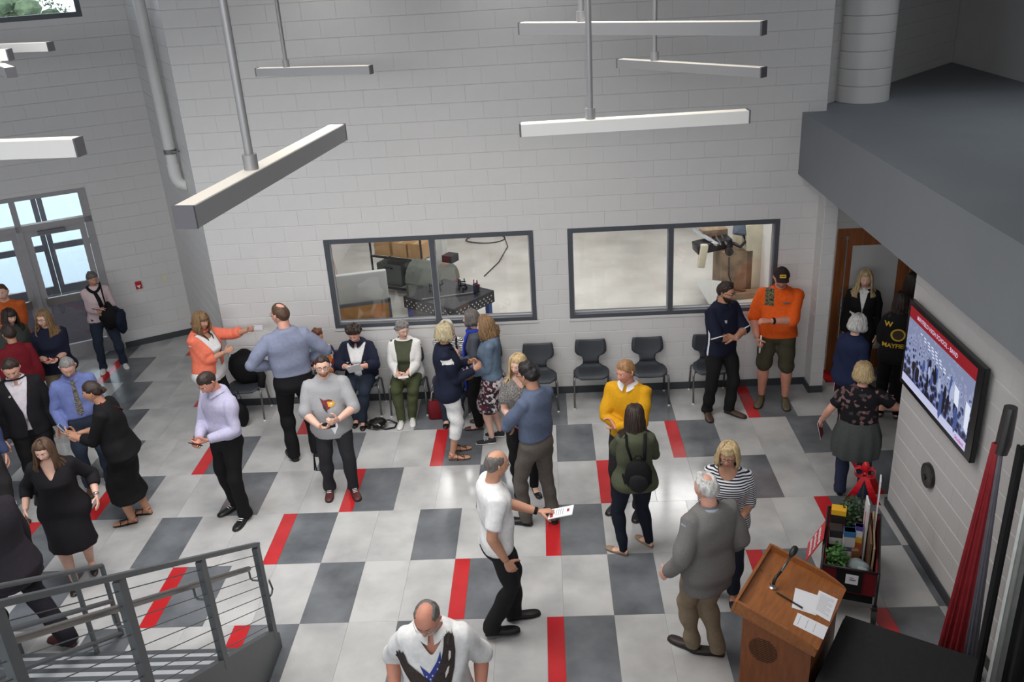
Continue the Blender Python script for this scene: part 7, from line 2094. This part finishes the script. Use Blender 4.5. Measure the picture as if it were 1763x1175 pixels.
# ================================================================== WAGON, BAGS AND LOOSE THINGS
WG = Matrix.Translation((2.69, 6.945, 0)) @ Matrix.Rotation(R(-19.8), 4, 'Z'); WR = R(-19.8)
t = thing('wagon', 'dark red fabric folding wagon loaded with plants and boxes', 'wagon', (2.69, 6.945, 0), WR)
m_wred = cl('wagon_red', 112, 28, 34)
WX_, WY_ = .225, .455
for nm, a, b_ in (('front_panel', (-WX_, -WY_, .29), (WX_, -WY_ + .014, .55)), ('rear_panel', (-WX_, WY_ - .014, .29), (WX_, WY_, .55)), ('side_panel', (-WX_, -WY_ + .014, .29), (-WX_ + .014, WY_ - .014, .55)), ('side_panel', (WX_ - .014, -WY_ + .014, .29), (WX_, WY_ - .014, .55))):
    b = MB(); b.b2(a, b_, bev=.004); b.obj(nm, m_wred, t)
b = MB(); b.b2((-WX_ + .014, -WY_ + .014, .20), (WX_ - .014, WY_ - .014, .29)); b.obj('floor_panel', BLK, t)
b = MB(); b.tube([(-WX_ - .01, -WY_ - .01, .555), (WX_ + .01, -WY_ - .01, .555), (WX_ + .01, WY_ + .01, .555), (-WX_ - .01, WY_ + .01, .555), (-WX_ - .01, -WY_ - .01, .555)], .013, 8); b.obj('top_frame', m_black, t, True)
for sx in (-1, 1):
    for sy in (-1, 1):
        x, y = sx * (WX_ + .012), sy * (WY_ + .012)
        b = MB(); b.tube([(x, y, .555), (x, y, .14)], .012, 8); lg = b.obj('corner_post', m_black, t, True)
        b = MB(); b.box((x, y, .15), (.045, .05, .10), bev=.006); b.obj('fork', m_black, lg)
        b = MB(); b.tube([(x - .02, y, .085), (x + .02, y, .085)], .085, 20); b.obj('wheel', mat('rubber', S(30, 30, 32), .7), t, 'auto')
b = MB(); b.b2((-.11, -WY_ - .012, .31), (.11, -WY_ - .002, .53)); b.obj('front_pocket', BLK, t)
b = MB(); b.b2((-.03, -WY_ - .016, .40), (.075, -WY_ - .013, .50)); tg = b.obj('tag', m_paper, t); b = MB(); b.b2((.0, -WY_ - .0175, .44), (.055, -WY_ - .0165, .452)); b.b2((.0, -WY_ - .0175, .465), (.035, -WY_ - .0165, .472)); b.obj('print', m_ink, tg)
b = MB(); b.tube([(.06, WY_ + .02, .20), (.06, WY_ + .10, .45), (.06, WY_ + .16, .94)], .012, 8); b.tube([(-.02, WY_ + .16, .95), (.14, WY_ + .16, .95)], .016, 8); b.obj('pull_handle', m_black, t, True)
bw_ = thing('ribbon_bow', 'large red ribbon bow tied to the wagon handle', 'bow', WG @ Vector((.06, WY_ + .15, .90)), WR)
m_rib = mat('ribbon_red', S(196, 22, 34), .35)
for sx in (-1, 1):
    b = MB(); rg = []
    for q in np.linspace(0, 1, 13):
        a = 2 * PI * q; cx = sx * (.012 + .085 * (1 - math.cos(a)) / 2); cz = .055 * math.sin(a) * (1 if q < .5 else .8)
        rg.append([(cx, -.03, cz + .01), (cx, .03, cz + .01), (cx, .03, cz + .014), (cx, -.03, cz + .014)])
    b.rings(rg); b.obj('loop', m_rib, bw_)
    b = MB(); rg = []
    for q in np.linspace(0, 1, 7):
        cx = sx * (.01 + .13 * q); cz = -.02 - .30 * q; w = .02 + .018 * q
        rg.append([(cx - w, -.02 - .04 * math.sin(q * 3), cz), (cx + w, -.02 - .04 * math.sin(q * 3), cz + .01 * sx), (cx + w, -.016 - .04 * math.sin(q * 3), cz + .01 * sx), (cx - w, -.016 - .04 * math.sin(q * 3), cz)])
    b.rings(rg); b.obj('tail', m_rib, bw_)
b = MB(); b.sphere((0, 0, .075), (.035, .03, .06), 12); b.sphere((0, 0, .01), (.025, .035, .022), 12); b.obj('knot', m_rib, bw_, True)


def plant(x, y, z, label, rx, rz, n, col, pot, seed):
    t = thing('potted_plant', label, 'plant', WG @ Vector((x, y, z)), WR)
    b = MB(); b.lathe([(.055, 0), (.075, .13), (.08, .13), (.08, .145), (.07, .145)], 16); b.obj('pot', pot, t, 'auto')
    rr = random.Random(seed); b = MB(); rg = []
    for q in range(n):
        a = rr.uniform(0, 2 * PI); e = rr.uniform(-.2, 1.5); r = rr.uniform(.55, 1.0)
        p = Vector((rx * r * math.cos(a) * math.cos(e), rx * r * math.sin(a) * math.cos(e), .15 + rz * r * (.4 + .6 * math.sin(e))))
        u = Vector((rr.uniform(-1, 1), rr.uniform(-1, 1), rr.uniform(-.4, .8))).normalized() * rr.uniform(.03, .055); w = u.cross(Vector((rr.uniform(-1, 1), rr.uniform(-1, 1), 1))).normalized() * .014
        b.add([p, p + u * .5 + w, p + u, p + u * .5 - w], [(0, 1, 2, 3)])
    b.obj('foliage', mat('leaf_%d' % seed, col, .6, var=.35, scale=30), t)['kind'] = 'stuff'
    b = MB()
    for q in range(9):
        a = q * .7; b.tube([(0, 0, .13), (rx * .4 * math.cos(a), rx * .4 * math.sin(a), .15 + rz * .4), (rx * .8 * math.cos(a), rx * .8 * math.sin(a), .15 + rz * .6)], .004, 5)
    b.obj('stems', MATS['leaf_%d' % seed], t)


plant(-.03, .33, .22, 'large dark leafy potted plant at the back of the wagon', .15, .42, 420, S(46, 74, 42), mat('pot_lilac', S(120, 100, 140), .5), 1)
plant(-.12, -.30, .22, 'small bright green potted plant at the front of the wagon', .10, .30, 260, S(70, 116, 52), mat('pot_green', S(60, 80, 60), .5), 2)


def carton(x, y, z, w, d, h, label, bands, rz=0.0, tilt=0.0, name='carton', cat='box'):
    t = thing(name, label, cat, WG @ Vector((x, y, z)), WR + rz)
    t.rotation_euler = Euler((tilt, 0, WR + rz))
    b = MB(); b.box((0, 0, h / 2), (w, d, h), bev=.003); b.obj('box', mat('carton_' + name + str(round(x * 100)) + str(round(y * 100)), bands[0], .5), t)
    for i, (z0, z1, c) in enumerate(bands[1:]):
        b = MB(); b.box((0, 0, h * (z0 + z1) / 2), (w + .003, d + .003, h * (z1 - z0))); b.obj('label_band', mat('band_%d_%s%d%d' % (i, name, round(x * 100), round(y * 100)), c, .5), t)
    return t


carton(-.14, .22, .22, .13, .10, .50, 'tall black box with a yellow top at the back of the wagon', [S(40, 34, 34), (.90, 1.005, S(226, 170, 40)), (.5, .72, S(110, 44, 40))])
carton(-.15, .05, .22, .11, .12, .40, 'dark box with a white label in the wagon', [S(46, 42, 42), (.62, .8, S(196, 190, 186))], .1)
carton(-.03, -.06, .22, .10, .08, .47, 'white box with a blue top and brown pictures in the wagon', [S(196, 194, 190), (.88, 1.0, S(60, 110, 160)), (.55, .65, S(84, 80, 120)), (.3, .42, S(128, 84, 60))], .12)
carton(.05, .08, .22, .07, .06, .44, 'slim orange and white package in the wagon', [S(206, 96, 48), (.74, .9, S(222, 218, 212)), (.6, .74, S(226, 170, 60)), (.9, 1.0, S(84, 70, 150))], -.1)
carton(.03, -.10, .22, .06, .07, .30, 'small brown carton in the middle of the wagon', [S(120, 80, 50), (.3, .6, S(150, 100, 60))], .2)
t = carton(.14, .02, .22, .018, .52, .48, 'brown wooden board leaning on the wagon side', [S(104, 78, 58), (.4, .5, S(90, 66, 48))], .06, 0, 'wooden_board', 'board')
t = carton(.175, .05, .22, .016, .60, .44, 'pale wooden board against the right side of the wagon', [S(176, 152, 118), (.4, .5, S(160, 138, 104))], .03, 0, 'pale_board', 'board')
t = carton(.10, .12, .22, .015, .16, .70, 'white panel with red lettering standing in the wagon', [S(222, 222, 220), (.58, .9, S(214, 206, 206))], .15, 0, 'white_panel', 'sign')
b = MB(); b.box((-.009, 0, .5), (.002, .025, .14)); b.obj('lettering', mat('lettering_red', S(180, 50, 60), .6), t)
t = thing('gift_sign', 'white and pink striped card standing at the back right of the wagon', 'sign', WG @ Vector((.19, .30, .22)), WR)
b = MB(); b.box((0, 0, .42), (.012, .13, .84)); b.obj('card', m_paper, t); b = MB(); b.box((-.007, -.02, .62), (.002, .03, .26)); b.obj('stripe', mat('card_pink', S(190, 60, 100), .6), t); b = MB(); b.box((0, .04, .35), (.014, .02, .7)); b.obj('stick', m_card, t)
t = thing('red_sign', 'red card with white lettering hanging on the left side of the wagon', 'sign', WG @ Vector((-.315, -.03, .32)), WR)
b = MB(); b.box((0, 0, .16), (.006, .30, .32), rot=Euler((0, R(25), 0))); b.obj('card', mat('sign_red', S(206, 50, 58), .5), t)
for q in range(3):
    b = MB(); rr = random.Random(q)
    for k in range(6): b.box((-.0055 + (q - 1) * .034, -.11 + k * .042, .1625 + (q - 1) * .072), (.003, rr.uniform(.018, .030), rr.uniform(.03, .045)), rot=Euler((0, R(25), 0)))
    b.obj('lettering', m_paper, t)['kind'] = 'stuff'
t = thing('cloth_bundle', 'grey cloth bundle tucked in the front of the wagon', 'cloth', WG @ Vector((.07, -.28, .36)), WR)
b = MB(); lump(b, (0, 0, .06), (.10, .12, .10), 7, .2); b.obj('bundle', cl('bundle_grey', 128, 138, 140), t, True); b = MB(); lump(b, (.04, -.06, .10), (.05, .06, .05), 3, .2); b.obj('fold', cl('bundle_pale', 150, 156, 154), t, True)

# purse on the floor
t = thing('purse', 'black and silver patterned purse lying on the floor by the seated women', 'purse', (-2.33, 10.42, 0), R(4))
m_purse = pattern('purse', [(0, S(24, 23, 24)), (.62, S(60, 58, 52)), (.74, S(24, 23, 24)), (.9, S(168, 162, 146))], 30, rough=.3)
b = MB(); lump(b, (-.05, 0, .055), (.15, .11, .058), 6, .16, 20); b.obj('bag_body', m_purse, t, True)
b = MB(); b.tube([(.02, .04, .08), (.12, .09, .05), (.22, .05, .015), (.20, -.06, .012), (.08, -.09, .015), (-.02, -.05, .05)], .012, 8); b.obj('strap', m_black, t, True)
b = MB(); b.tube([(-.10, .0, .10), (-.05, .05, .125), (.02, .02, .11)], .008, 8); b.obj('handle', m_black, t, True)
# red bag under a chair
t = thing('tote_bag', 'dark red tote bag standing under the chair beside the white capri trousers', 'bag', (-1.58, 10.62, 0), R(5))
b = MB(); rg = []
for z, w, d in ((.0, .10, .05), (.02, .12, .06), (.15, .12, .055), (.26, .10, .03)): rg.append([(w * math.copysign(abs(math.cos(a)) ** .6, math.cos(a)), d * math.copysign(abs(math.sin(a)) ** .6, math.sin(a)), z) for a in np.linspace(0, 2 * PI, 17)[:-1]])
b.rings(rg); b.obj('bag_body', cl('tote_red', 104, 24, 32), t, True)
b = MB(); b.tube([(-.07, 0, .25), (-.05, 0, .38), (.0, 0, .42), (.05, 0, .38), (.07, 0, .25)], .007, 6); b.obj('handles', mat('tote_handle', S(186, 176, 176), .6), t, True)
# coat over the chair by the corner
t = thing('coat', 'black coat thrown over the chair at the wall corner', 'coat', (-4.20, 11.02, .46))
b = MB(); lump(b, (0, .02, .22), (.24, .16, .24), 8, .14, 20); b.obj('coat_body', BLK, t, True)
b = MB(); b.tube([(.16, -.02, .25), (.24, -.10, .12), (.22, -.16, -.02)], [.06, .055, .05], 10); b.obj('sleeve', BLK, t, True)
t = thing('shoulder_bag', 'black bag hanging against the chair legs at the wall corner', 'bag', (-4.30, 10.60, 0))
b = MB(); lump(b, (.08, 0, .18), (.10, .07, .18), 5, .1); b.obj('bag_body', BLK, t, True); b = MB(); b.tube([(.02, 0, .3), (.08, .02, .52), (.14, 0, .3)], .008, 6); b.obj('strap', BLK, t, True)
